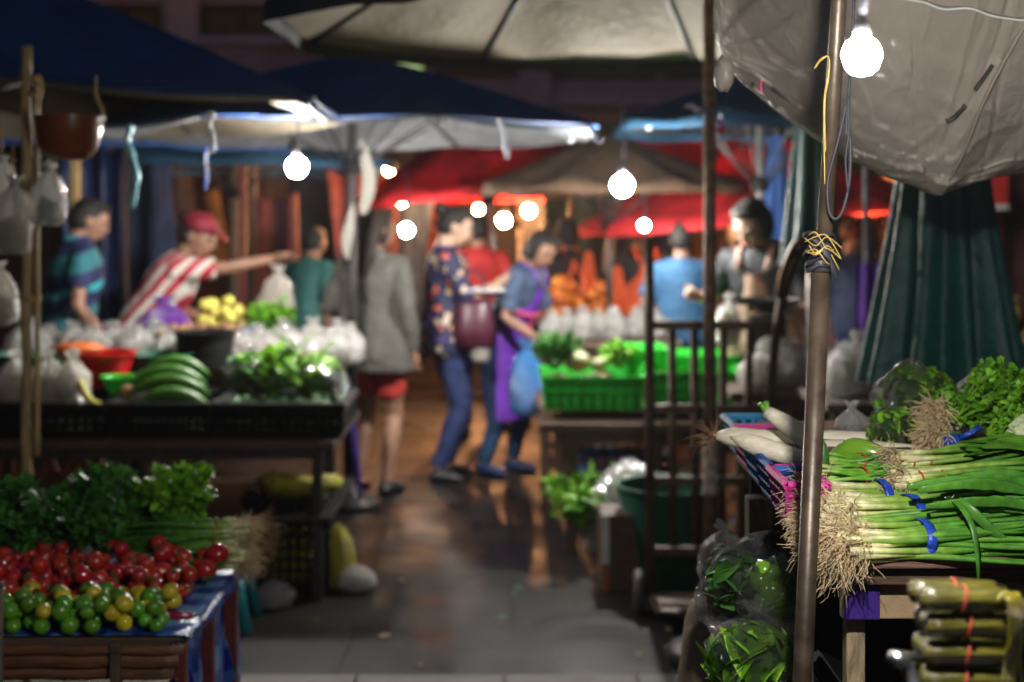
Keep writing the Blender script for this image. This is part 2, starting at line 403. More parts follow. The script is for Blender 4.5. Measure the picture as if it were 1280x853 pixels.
def tarp_mat():
    m, nt, b = new_mat('tarp_sheet'); co = texco(nt)
    n = noise_node(nt, co, 2.5, 5, 0.6)
    c = ramp(nt, n.outputs['Fac'], [(0.3, (0.40, 0.35, 0.30)), (0.7, (0.58, 0.52, 0.46))])
    nt.links.new(c, b.inputs['Base Color']); b.inputs['Roughness'].default_value = 0.32; b.inputs['Coat Weight'].default_value = 0.5; b.inputs['Coat Roughness'].default_value = 0.18
    w = noise_node(nt, co, 3.0, 3, 0.5); ad = nt.nodes.new('ShaderNodeVectorMath'); ad.operation = 'MULTIPLY_ADD'; ad.inputs[1].default_value = (0.6, 0.6, 0.6)
    nt.links.new(w.outputs['Color'], ad.inputs[0]); nt.links.new(co, ad.inputs[2])
    hs = []
    for sc, wt in ((4.0, 0.35), (11.0, 0.4), (28.0, 0.25)):
        v = nt.nodes.new('ShaderNodeTexVoronoi'); v.feature = 'DISTANCE_TO_EDGE'; v.inputs['Scale'].default_value = sc; nt.links.new(ad.outputs[0], v.inputs['Vector'])
        mr = nt.nodes.new('ShaderNodeMapRange'); mr.interpolation_type = 'SMOOTHSTEP'; mr.inputs[1].default_value = 0.0; mr.inputs[2].default_value = 0.30; mr.inputs[3].default_value = wt; mr.inputs[4].default_value = 0.0
        nt.links.new(v.outputs['Distance'], mr.inputs[0]); hs.append(mr.outputs[0])
    a1 = nt.nodes.new('ShaderNodeMath'); nt.links.new(hs[0], a1.inputs[0]); nt.links.new(hs[1], a1.inputs[1])
    a2 = nt.nodes.new('ShaderNodeMath'); nt.links.new(a1.outputs[0], a2.inputs[0]); nt.links.new(hs[2], a2.inputs[1])
    bp = nt.nodes.new('ShaderNodeBump'); bp.inputs['Strength'].default_value = 0.13; bp.inputs['Distance'].default_value = 0.03
    nt.links.new(a2.outputs[0], bp.inputs['Height']); nt.links.new(bp.outputs[0], b.inputs['Normal']); nt.links.new(bp.outputs[0], b.inputs['Coat Normal'])
    tr = nt.nodes.new('ShaderNodeBsdfTranslucent'); nt.links.new(c, tr.inputs[0])
    mx = nt.nodes.new('ShaderNodeMixShader'); mx.inputs[0].default_value = 0.38
    nt.links.new(b.outputs[0], mx.inputs[1]); nt.links.new(tr.outputs[0], mx.inputs[2]); nt.links.new(mx.outputs[0], nt.nodes['Material Output'].inputs[0])
tarp_mat()

def pattern_mats():
    # checked blue plastic cloth
    m, nt, b = new_mat('check_cloth')
    co = texco(nt, 'UV', (1, 1, 1))
    def band(axis):
        s = nt.nodes.new('ShaderNodeSeparateXYZ'); nt.links.new(co, s.inputs[0])
        mo = nt.nodes.new('ShaderNodeMath'); mo.operation = 'PINGPONG'; mo.inputs[1].default_value = 0.055
        nt.links.new(s.outputs[axis], mo.inputs[0])
        gt = nt.nodes.new('ShaderNodeMath'); gt.operation = 'GREATER_THAN'; gt.inputs[1].default_value = 0.0275
        nt.links.new(mo.outputs[0], gt.inputs[0]); return gt.outputs[0]
    a = nt.nodes.new('ShaderNodeMath'); a.operation = 'ADD'
    nt.links.new(band(0), a.inputs[0]); nt.links.new(band(1), a.inputs[1])
    h = nt.nodes.new('ShaderNodeMath'); h.operation = 'MULTIPLY'; h.inputs[1].default_value = 0.5
    nt.links.new(a.outputs[0], h.inputs[0])
    c = ramp(nt, h.outputs[0], [(0.0, (0.16, 0.33, 0.62)), (0.5, (0.03, 0.10, 0.42)), (1.0, (0.006, 0.022, 0.20))])
    nt.links.new(c, b.inputs['Base Color']); b.inputs['Roughness'].default_value = 0.35
    b.inputs['Specular IOR Level'].default_value = 0.3
    n = noise_node(nt, texco(nt), 30, 4, 1)
    bp = nt.nodes.new('ShaderNodeBump'); bp.inputs['Strength'].default_value = 0.35; bp.inputs['Distance'].default_value = 0.02
    nt.links.new(n.outputs['Fac'], bp.inputs['Height']); nt.links.new(bp.outputs[0], b.inputs['Normal'])
    # floral blouse
    m, nt, b = new_mat('floral_print')
    v = nt.nodes.new('ShaderNodeTexVoronoi'); v.inputs['Scale'].default_value = 17; nt.links.new(texco(nt), v.inputs['Vector'])
    hs = nt.nodes.new('ShaderNodeSeparateColor'); nt.links.new(v.outputs['Color'], hs.inputs[0])
    fl = ramp(nt, hs.outputs[0], [(0.0, (0.55, 0.40, 0.24)), (0.3, (0.50, 0.10, 0.06)), (0.5, (0.62, 0.50, 0.36)), (0.72, (0.10, 0.06, 0.22)), (0.86, (0.48, 0.22, 0.06))], 'CONSTANT')
    n = noise_node(nt, texco(nt), 40, 2)
    ad = nt.nodes.new('ShaderNodeMath'); ad.operation = 'MULTIPLY_ADD'; ad.inputs[1].default_value = 0.35
    nt.links.new(n.outputs['Fac'], ad.inputs[0]); nt.links.new(v.outputs['Distance'], ad.inputs[2])
    lt = nt.nodes.new('ShaderNodeMath'); lt.operation = 'LESS_THAN'; lt.inputs[1].default_value = 0.56
    nt.links.new(ad.outputs[0], lt.inputs[0])
    mx = nt.nodes.new('ShaderNodeMix'); mx.data_type = 'RGBA'; mx.inputs[6].default_value = (0.016, 0.016, 0.06, 1)
    nt.links.new(lt.outputs[0], mx.inputs[0]); nt.links.new(fl, mx.inputs[7]); nt.links.new(mx.outputs[2], b.inputs['Base Color'])
    b.inputs['Roughness'].default_value = 0.7
    # stripes
    def stripes(name, axis_vec, period, stops, interp='CONSTANT'):
        m, nt, b = new_mat(name)
        dp = nt.nodes.new('ShaderNodeVectorMath'); dp.operation = 'DOT_PRODUCT'; dp.inputs[1].default_value = axis_vec
        nt.links.new(texco(nt), dp.inputs[0])
        n = noise_node(nt, texco(nt), 5, 2)
        ma = nt.nodes.new('ShaderNodeMath'); ma.operation = 'MULTIPLY_ADD'; ma.inputs[1].default_value = 0.03
        nt.links.new(n.outputs['Fac'], ma.inputs[0]); nt.links.new(dp.outputs['Value'], ma.inputs[2])
        d = nt.nodes.new('ShaderNodeMath'); d.operation = 'DIVIDE'; d.inputs[1].default_value = period
        nt.links.new(ma.outputs[0], d.inputs[0])
        fr = nt.nodes.new('ShaderNodeMath'); fr.operation = 'FRACT'; nt.links.new(d.outputs[0], fr.inputs[0])
        nt.links.new(ramp(nt, fr.outputs[0], stops, interp), b.inputs['Base Color']); b.inputs['Roughness'].default_value = 0.75
    stripes('red_white_stripe', (0.25, 0.75, 0.75), 0.085, [(0, (0.42, 0.02, 0.05)), (0.5, (0.62, 0.58, 0.52))])
    stripes('teal_navy_stripe', (0, 0.25, 1), 0.30, [(0, (0.010, 0.018, 0.08)), (0.26, (0.02, 0.15, 0.19)), (0.60, (0.010, 0.018, 0.08)), (0.86, (0.03, 0.32, 0.40))])
    # market floor: dark worn concrete slabs, damp in places
    m, nt, b = new_mat('slab_floor')
    co = texco(nt)
    br = nt.nodes.new('ShaderNodeTexBrick'); br.offset = 0.5; br.inputs['Scale'].default_value = 1.0
    br.inputs['Brick Width'].default_value = 1.2; br.inputs['Row Height'].default_value = 0.6
    br.inputs['Mortar Size'].default_value = 0.012; br.inputs['Mortar Smooth'].default_value = 0.3
    br.inputs['Color1'].default_value = (0.014, 0.0125, 0.012, 1); br.inputs['Color2'].default_value = (0.019, 0.0175, 0.0165, 1); br.inputs['Mortar'].default_value = (0.007, 0.0065, 0.006, 1)
    nt.links.new(co, br.inputs['Vector'])
    n1 = noise_node(nt, co, 2.2, 8, 0.6); n2 = noise_node(nt, co, 45, 5)
    sp = ramp(nt, n1.outputs['Fac'], [(0.32, (0.45, 0.45, 0.45)), (0.68, (1.25, 1.2, 1.15))])
    mu = nt.nodes.new('ShaderNodeMix'); mu.data_type = 'RGBA'; mu.blend_type = 'MULTIPLY'; mu.inputs[0].default_value = 1
    nt.links.new(br.outputs['Color'], mu.inputs[6]); nt.links.new(sp, mu.inputs[7])
    sp2 = ramp(nt, n2.outputs['Fac'], [(0.3, (0.7, 0.7, 0.7)), (0.7, (1.2, 1.2, 1.2))])
    mu2 = nt.nodes.new('ShaderNodeMix'); mu2.data_type = 'RGBA'; mu2.blend_type = 'MULTIPLY'; mu2.inputs[0].default_value = 1
    nt.links.new(mu.outputs[2], mu2.inputs[6]); nt.links.new(sp2, mu2.inputs[7])
    nt.links.new(mu2.outputs[2], b.inputs['Base Color'])
    rr = nt.nodes.new('ShaderNodeMapRange'); rr.inputs[1].default_value = 0.3; rr.inputs[2].default_value = 0.7; rr.inputs[3].default_value = 0.34; rr.inputs[4].default_value = 0.72
    nt.links.new(n1.outputs['Fac'], rr.inputs[0]); nt.links.new(rr.outputs[0], b.inputs['Roughness'])
    ma = nt.nodes.new('ShaderNodeMath'); ma.operation = 'MULTIPLY_ADD'; ma.inputs[1].default_value = -0.8
    nt.links.new(br.outputs['Fac'], ma.inputs[0]); nt.links.new(n2.outputs['Fac'], ma.inputs[2])
    bp = nt.nodes.new('ShaderNodeBump'); bp.inputs['Strength'].default_value = 0.4; bp.inputs['Distance'].default_value = 0.008
    nt.links.new(ma.outputs[0], bp.inputs['Height']); nt.links.new(bp.outputs[0], b.inputs['Normal'])
    b.inputs['Specular IOR Level'].default_value = 0.14
pattern_mats()
SKY_STRENGTH = 0.11
SUN_EL = 0.0
LK = 1.0
HAZE = 0.0007
# ------------------------------------------------------------------ camera, sky
cam_d = bpy.data.cameras.new('camera'); cam = bpy.data.objects.new('camera', cam_d); COL.objects.link(cam)
cam.location = (0, 0, CH); cam.rotation_euler = (radians(90), 0, 0)
cam_d.sensor_width = 36; cam_d.lens = 50; cam_d.shift_y = -(426.5 - YH) / 1280; cam_d.clip_end = 300; cam_d.clip_start = 0.05
cam_d.dof.use_dof = True; cam_d.dof.focus_distance = 2.16; cam_d.dof.aperture_fstop = 3.0
SC.camera = cam
w = bpy.data.worlds.new('World'); SC.world = w; w.use_nodes = True
wn = w.node_tree; bg = wn.nodes['Background']
sky = wn.nodes.new('ShaderNodeTexSky'); sky.sky_type = 'NISHITA'; sky.sun_disc = False
sky.sun_elevation = radians(SUN_EL); sky.sun_rotation = radians(200); sky.dust_density = 3.0; sky.ozone_density = 2.0
wn.links.new(sky.outputs[0], bg.inputs[0]); bg.inputs[1].default_value = SKY_STRENGTH
SC.view_settings.view_transform = 'Standard'; SC.view_settings.look = 'None'; SC.view_settings.exposure = 0.28; SC.view_settings.gamma = 1
SC.view_settings.use_curve_mapping = False
SC.render.engine = 'CYCLES'
cy = SC.cycles
cy.use_denoising = True; cy.denoiser = 'OPENIMAGEDENOISE'
cy.max_bounces = 8; cy.diffuse_bounces = 3; cy.glossy_bounces = 3; cy.transmission_bounces = 4; cy.transparent_max_bounces = 24
cy.caustics_reflective = False; cy.caustics_refractive = False; cy.sample_clamp_indirect = 4.0; cy.use_light_tree = True

# ------------------------------------------------------------------ ground
mb = MB(); mb.add([(-60, -6, 0), (60, -6, 0), (60, 120, 0), (-60, 120, 0)], [(0, 1, 2, 3)])
structure(mb.build('ground', 'slab_floor', smooth=False))
mb = MB()
x = -3.0
while x < 3:                                   # pale edging stones across the near end of the aisle
    wd = U(0.42, 0.55); mb.box((x + wd / 2, 4.60, 0.002), (wd - 0.008, 0.40, 0.03), bev=0.006); x += wd
structure(mb.build('pavement', 'paving_edge', smooth=False))

# ------------------------------------------------------------------ building beyond the market
B = thing('building', 'dim mauve concrete building with dark window bands behind the market umbrellas', 'building', (0, 24, 0))
D = 24.0
mb = MB(); mb.box((2, D + 3, 4.5), (44, 6, 9)); mb.build('wall', 'mauve_wall', B, False)
for xp in (-150, 232, 420, 668, 960, 1240):
    mb = MB(); mb.box((PX(xp, D), D - 0.12, 4.5), (0.55, 0.30, 9), bev=0.02); mb.build('pillar', 'mauve_pillar', B, False)
for yp in (52, 128):
    mb = MB(); mb.box((2, D - 0.10, PZ(yp, D)), (44, 0.22, 0.16), bev=0.02); mb.build('ledge', 'mauve_pillar', B, False)
m, nt, bb = new_mat('lit_glass'); e = nt.nodes.new('ShaderNodeEmission'); e.inputs[0].default_value = (0.55, 0.75, 0.30, 1); e.inputs[1].default_value = 0.75
nt.links.new(e.outputs[0], nt.nodes['Material Output'].inputs[0])
mat('dark_glass', (0.015, 0.013, 0.02), 0.12, 0.2, 3)
for (x0, x1, y0, y1, lit) in ((250, 405, 6, 44, 0), (-130, 200, 6, 44, 0), (478, 533, 72, 91, 1), (543, 648, 74, 97, 0), (685, 820, 72, 98, 0), (830, 945, 72, 98, 0), (980, 1220, 72, 98, 0), (440, 640, -40, 10, 0), (690, 930, -40, 10, 0)):
    xa, xb, za, zb = PX(x0, D), PX(x1, D), PZ(y1, D), PZ(y0, D)
    fr = MB(); cx, cz = (xa + xb) / 2, (za + zb) / 2
    fr.box((cx, D - 0.03, zb - 0.03), (xb - xa, 0.08, 0.06)); fr.box((cx, D - 0.03, za + 0.03), (xb - xa, 0.08, 0.06))
    k = max(2, int((xb - xa) / 0.55) + 1)
    for i in range(k):
        fr.box((xa + 0.03 + (xb - xa - 0.06) * i / (k - 1), D - 0.033, cz), (0.05, 0.07, zb - za - 0.13))
    f = fr.build('window', 'window_frame_dark', B, False)
    g = MB(); g.box((cx, D - 0.013, cz), (xb - xa - 0.05, 0.02, zb - za - 0.05)); g.build('pane', 'lit_glass' if lit else 'dark_glass', f, False)

# ------------------------------------------------------------------ shop front row closing the market at the back
Bk = 15.5
S = thing('shop_front', 'row of dark wooden shop fronts closing off the back of the market', 'shop front', (0, Bk, 0))
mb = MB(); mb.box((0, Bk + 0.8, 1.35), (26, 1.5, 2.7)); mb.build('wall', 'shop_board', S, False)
xs = -11.0; k = 0
while xs < 11:
    wd = U(1.1, 1.7)
    mb = MB()
    n = int(wd / 0.16)
    for i in range(n): mb.box((xs + (i + 0.5) * wd / n, Bk + 0.02 + 0.012 * (i % 2), 1.15), (wd / n - 0.012, 0.03, 2.2), bev=0.004)
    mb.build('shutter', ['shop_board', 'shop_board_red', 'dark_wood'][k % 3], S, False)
    mb = MB(); mb.box((xs + wd + 0.07, Bk - 0.06, 1.3), (0.12, 0.12, 2.6), bev=0.01); mb.build('post', 'dark_wood', S, False)
    xs += wd + 0.14; k += 1

# dark sheets, clothes and packs hung along the far stalls
sheet_cols = {'dark navy': (0.012, 0.02, 0.06), 'maroon': (0.07, 0.012, 0.016), 'bottle green': (0.008, 0.03, 0.022), 'brown': (0.05, 0.028, 0.016), 'slate blue': (0.03, 0.045, 0.075), 'dusty pink': (0.16, 0.05, 0.06), 'ochre': (0.14, 0.07, 0.02), 'black': (0.008, 0.008, 0.010)}
for k_, v_ in sheet_cols.items(): mat('sheet_' + k_.replace(' ', '_'), v_, 0.8, 0.5, 6, 0, 0.3)
rs = random.Random(21); cn = list(sheet_cols)
spots_ = [(175, 9.9), (205, 11.6), (240, 12.4), (338, 11.2), (355, 12.6), (402, 12.0), (420, 13.5), (445, 11.4), (470, 13.2), (520, 12.8), (700, 13.8), (735, 12.9), (752, 14.4), (815, 12.4), (845, 13.3), (880, 12.0), (905, 13.6), (1000, 11.8), (1030, 12.8), (1060, 13.8), (1130, 12.5), (1255, 11.0), (1235, 12.6), (1275, 12.0)]
near_ = ['behind the man in stripes', 'behind the red cap', 'left of the wooden post', 'right of the wooden post', 'over the dim far stall', 'left of the grey jacket', 'above the dim far stall', 'behind the grey jacket', 'right of the grey jacket', 'left of the floral blouse', 'right of the warm bulbs', 'left of the hanging orange cloth', 'behind the hanging orange cloth', 'left of the light blue shirt', 'behind the light blue shirt', 'behind the rusty pole', 'left of the serving woman', 'right of the serving woman', 'behind the slanting pole', 'behind the cable loop', 'left of the folded green umbrella', 'right of the folded green umbrella', 'at the far right edge', 'in the far right corner']
for i_, ((x_, Y_), nr_) in enumerate(zip(spots_, near_)):
    cl_ = cn[(i_ * 3 + i_ // 8) % 8]; w_ = rs.uniform(.35, .75); zt_ = rs.uniform(1.75, 2.1); h_ = rs.uniform(.7, 1.5); c_ = Vector((PX(x_, Y_), Y_, zt_))
    m = MB(); N = 16; vs = []; ph_ = rs.uniform(0, 6)
    for i in range(N):
        for j in range(N):
            u, v = i / (N - 1), j / (N - 1); vs.append(c_ + Vector(((u - .5) * w_ * (1 - .25 * sin(v * 2 + ph_)), .05 * sin(u * 11 + ph_ + v) + .04 * noise.noise(Vector((u * 4, v * 4, ph_))), -v * h_ - .06 * abs(sin(u * 3.14)) * (1 - v) + .05 * sin(u * 5 + ph_) * v)))
    m.add(vs, [(i * N + j, i * N + j + 1, (i + 1) * N + j + 1, (i + 1) * N + j) for i in range(N - 1) for j in range(N - 1)])
    o = m.build('hanging_sheet', 'sheet_' + cl_.replace(' ', '_'), None, loc=c_); sm_ = o.modifiers.new('s', 'SOLIDIFY'); sm_.thickness = .006
    tag(o, cl_ + ' sheet hanging in the dim far stalls ' + nr_, 'sheet', 'dark sheets hung along the far stalls')
# ------------------------------------------------------------------ market umbrellas
def umbrella(px, Y, rad, zr, za, outer, lining, label, pole='bare_steel', pr=0.022, n=8, turn=pi / 8, val=0.09, sag=0.05, cat='umbrella', group='market umbrellas over the stalls', pole_at=None):
    X = px
    t = thing('market_umbrella', label, cat, (X, Y, 0), group)
    def ring(r, k, m=4):
        out = []
        for i in range(n * m):
            a0 = 2 * pi * (i // m) / n + turn; a1 = a0 + 2 * pi / n; q = (i % m) / m
            p0 = Vector((cos(a0), sin(a0), 0)); p1 = Vector((cos(a1), sin(a1), 0))
            v = p0.lerp(p1, q) * r
            dz = -sag * k * 4 * q * (1 - q)
            out.append((v, dz))
        return out
    def shell(drop, skirt, shrink=1.0):
        m = MB(); rows = []
        K = 7
        for j in range(K + 1):
            f = j / K; r = max(0.03, rad * f) * shrink
            z = za - (za - zr) * (f ** 1.12) - drop
            rows.append([(X + v.x, Y + v.y, z + dz * (1.6 if 0.2 < f < 0.95 else 0.6) * (1 if f > 0.15 else 0)) for v, dz in ring(r, f)])
        if skirt:
            rg = ring(rad * 1.004, 0)
            rows.append([(X + v.x, Y + v.y, zr - val * (0.85 + 0.3 * noise.noise(Vector((v.x * 6, v.y * 6, X))))) for v, dz in rg])
        N = len(rows[0]); vs = [p for r_ in rows for p in r_]; fs = []
        for j in range(len(rows) - 1):
            for i in range(N):
                a, b = j * N + i, j * N + (i + 1) % N
                fs.append((a, b, b + N, a + N))
        m.add(vs, fs); m.add(rows[0], [tuple(range(N))])
        return m
    c = shell(0, True).build('canopy', outer, t)
    shell(0.018, False, 0.985).build('lining', lining, c)
    for i in range(n):
        a = 2 * pi * i / n + turn; d = Vector((cos(a), sin(a), 0))
        pts = [Vector((X, Y, za - 0.04)) + d * (rad * f) + Vector((0, 0, -(za - zr) * f ** 1.12 + 0.004)) for f in (0.03, 0.35, 0.7, 0.99)]
        rb = MB().tube(pts, 0.010, 6).build('rib', 'dark_steel', t)
        if pole_at: continue
        q = Vector((X, Y, za - 0.62)); e_ = Vector((X, Y, za - 0.05)) + d * (rad * 0.5) + Vector((0, 0, -(za - zr) * 0.46))
        MB().tube([q + d * 0.03, e_], 0.007, 6).build('strut', 'dark_steel', rb)
    if pole_at:
        X, Y = pole_at; za = zr + .40
    MB().tube([(X, Y, 0), (X, Y, za + (0.06 if not pole_at else 0))], pr, 12).build('pole', pole, t)
    if not pole_at: MB().lathe([(0.05, -0.03), (0.05, 0.03), (pr + 0.004, 0.05)], (X, Y, za - 0.62), 12).build('hub', 'black_plastic', t)
    MB().lathe([(0.02, 0), (0.15, 0.0), (0.16, 0.03), (0.13, 0.06), (pr + 0.01, 0.09), (pr + 0.01, 0.2)], (X, Y, 0.0), 18).build('base', 'dark_steel', t)
    return t
umbrella(PX(-40, 6.2), 6.2, 1.72, 2.03, 2.70, 'navy_canopy', 'pale_lining', 'huge navy blue umbrella with cream lining cut off by the top left corner', val=.012)
umbrella(PX(440, 7.65), 7.65, 1.40, 2.03, 2.45, 'navy_canopy', 'silver_lining', 'navy blue umbrella with pale silvery lining on the dark pole by the grey jacket', 'dark_steel', 0.026, val=.012)
umbrella(0.36, 5.5, 1.33, 2.32, 2.95, 'dark_cloth', 'cream_lining', 'large cream lined umbrella over the aisle on the rusty pole with worn white paint', 'rusty_steel', 0.022, sag=.015, pole_at=(.695, 5.0))
umbrella(PX(118, 9.6), 9.6, 1.45, 2.06, 2.42, 'navy_canopy', 'cream_lining', 'blue umbrella farther back behind the man in the teal striped shirt', 'bamboo')
umbrella(PX(292, 10.4), 10.4, 1.25, 1.98, 2.36, 'teal_canopy', 'silver_lining', 'dark blue grey umbrella on a wooden post behind the woman in the red cap', 'dark_wood', 0.04)
umbrella(PX(640, 10.6), 10.6, 0.98, 1.82, 2.32, 'red_canopy', 'red_canopy', 'bright red umbrella above the woman in the floral blouse')
umbrella(PX(762, 9.6), 9.6, 0.92, 1.79, 2.12, 'tan_canopy', 'tan_canopy', 'brown tan umbrella behind the round white lamp over the aisle', 'dark_steel')
umbrella(PX(965, 10.2), 10.2, 1.25, 1.64, 2.08, 'red_canopy', 'red_canopy', 'red umbrella low behind the woman serving in the tan apron')
umbrella(PX(650, 14.6), 14.6, 1.2, 1.80, 2.12, 'red_canopy', 'red_canopy', 'smallest red umbrella directly over the two warm bulbs')
umbrella(PX(935, 11.4), 11.4, 1.0, 2.12, 2.52, 'red_canopy', 'red_canopy', 'red umbrella farther up between the rusty pole and the blue umbrella')
umbrella(PX(950, 7.9), 7.9, 0.86, 2.10, 2.36, 'teal_canopy', 'dark_cloth', 'teal blue umbrella between the rusty pole and the plastic tarpaulin')
umbrella(PX(1095, 12.6), 12.6, 0.85, 1.62, 1.95, 'red_canopy', 'red_canopy', 'red umbrella seen between the slanting pole and the folded green umbrella')

for o in [o for o in bpy.data.objects if o.name.startswith('market_umbrella') and 'red' in o['label'].split('umbrella')[0] and 'smallest' not in o['label']]:
    o.rotation_euler = (radians(U(-4, 4)), radians(random.choice([-1, 1]) * U(4, 8)), U(0, .6))
# folded umbrellas hanging like skirts
def folded(px, Y, ztop, zbot, rt, rb, m, label, folds=11, pole_top=None, plab='bare_steel'):
    t = thing('folded_umbrella', label, 'umbrella', (px, Y, 0))
    mb = MB(); rows = []; N = 132; K = 22
    for j in range(K + 1):
        f = j / K; r = rt + (rb - rt) * f ** 1.25; z = ztop + (zbot - ztop) * f
        row = []
        for i in range(N):
            a = 2 * pi * i / N
            am = (0.10 + 0.22 * f)
            k = 1 + am * sin(folds * a + 0.9 * sin(2 * a + 1.0) + 0.5 * f) * (0.65 + 0.5 * noise.noise(Vector((cos(a) * 1.5, sin(a) * 1.5, px))))
            k += 0.04 * noise.noise(Vector((cos(a) * 4, sin(a) * 4, f * 2.2)))
            zz = z + (0.035 * noise.noise(Vector((cos(a) * 3, sin(a) * 3, 7))) if j == K else 0)
            row.append((px + r * k * cos(a), Y + r * k * sin(a), zz))
        rows.append(row)
    fs = []
    for j in range(K):
        for i in range(N):
            a, b = j * N + i, j * N + (i + 1) % N; fs.append((a, b, b + N, a + N))
    mb.add([p for r_ in rows for p in r_], fs); mb.add(rows[0], [tuple(range(N))])
    mb.build('canopy', m, t)
    MB().tube([(px, Y, 0), (px, Y, pole_top or ztop + 0.15)], 0.02, 12).build('pole', plab, t)
    MB().lathe([(0.02, 0), (0.2, 0), (0.2, 0.04), (0.03, 0.07), (0.03, 0.16)], (px, Y, 0), 16).build('base', 'dark_steel', t)
    return t
folded(PX(1178, 4.2), 4.2, PZ(170, 4.2), PZ(474, 4.2), 0.115, 0.21, 'green_canopy', 'closed dark green umbrella hanging like a pleated skirt behind the onion stall')
folded(PX(1014, 6.3), 6.3, PZ(120, 6.3), PZ(330, 6.3), 0.06, 0.12, 'green_canopy', 'narrow closed dark teal umbrella behind the slanting pole and its knotted rope', 8)
folded(PX(970, 8.6), 8.6, PZ(170, 8.6), PZ(300, 8.6), 0.05, 0.10, 'navy_canopy', 'closed navy umbrella hanging over the head of the serving woman', 8)

# ------------------------------------------------------------------ lamps that hang in the photograph
def bulb(x, y, Y, r, col, strength, label, cord_top, base='lamp_socket', cord=True):
    p = P(x, y, Y)
    t = thing('light_bulb', label, 'light bulb', tuple(p), 'lit bulbs hanging over the stalls')
    nm = 'lamp_glow_%d' % len(MATS); glow(nm, col, strength)
    MB().lathe([(0.0001, -r), (r * 0.45, -r * 0.9), (r * 0.8, -r * 0.58), (r, 0), (r * 0.9, r * 0.44), (r * 0.70, r * 0.71), (r * 0.40, r * 0.90)], p, 12).build('globe', nm, t)
    MB().lathe([(r * 0.40, r * 0.92), (r * 0.42, r * 1.3), (r * 0.36, r * 1.4), (r * 0.36, r * 1.8), (r * 0.15, r * 2.0)], p, 14).build('socket', base, t)
    if cord:
        c = cat_rom([p + Vector((0, 0, r * 2.1)), p + Vector((0.01, 0, (cord_top - p.z) * 0.5)), Vector((p.x - 0.01, p.y, cord_top))])
        MB().tube(c, 0.004, 6).build('cord', 'cable_black', t)
    return t
WH = (1.0, 0.965, 0.90); WM = (1.0, 0.43, 0.16); WO = (1.0, 0.40, 0.13)
bulb(1077, 70, 1.38, 0.0180, WH, 3500 * LK, 'glaring white bulb beside the slanting pole under the tarpaulin', 1.98)
bulb(371, 209, 6.5, 0.0455, WH, 1450 * LK, 'white bulb over the vegetable stall, between two blue umbrellas', 2.1)
bulb(778, 232, 7.2, 0.052, WH, 1300 * LK, 'largest white bulb over the aisle in front of the brown umbrella', 2.2)
bulb(508, 288, 9.4, 0.040, WH, 600 * LK, 'small white bulb between the grey jacket and the floral blouse', 2.0)
bulb(805, 282, 9.0, 0.030, WH, 500 * LK, 'smallest white bulb above the top of the iron trolley', 1.8)
bulb(661, 264, 13.4, 0.050, WM, 1700 * LK, 'warm orange bulb, the higher of a pair under the far red umbrella', 1.75)
bulb(630, 276, 13.0, 0.052, WM, 1700 * LK, 'warm orange bulb, the lower of a pair under the far red umbrella', 1.75)
bulb(548, 225, 12.2, 0.045, (1.0, 0.6, 0.3), 900 * LK, 'small yellowish bulb under the bright red umbrella', 2.0)
bulb(1078, 250, 12.0, 0.050, WM, 1500 * LK, 'warm bulb glimpsed behind the hanging cable loop', 1.85)
bulb(502, 252, 12.4, 0.040, WO, 500 * LK, 'orange bulb low between the grey jacket and the floral blouse', 1.8)
bulb(598, 262, 14.6, 0.040, WO, 700 * LK, 'faint orange bulb just left of the warm pair', 1.75)
bulb(488, 212, 10.9, 0.045, WO, 700 * LK, 'orange bulb under the left side of the bright red umbrella', 2.0)
bulb(905, 256, 10.4, 0.035, WM, 700 * LK, 'warm bulb just right of the rusty pole under a low red umbrella', 1.8)
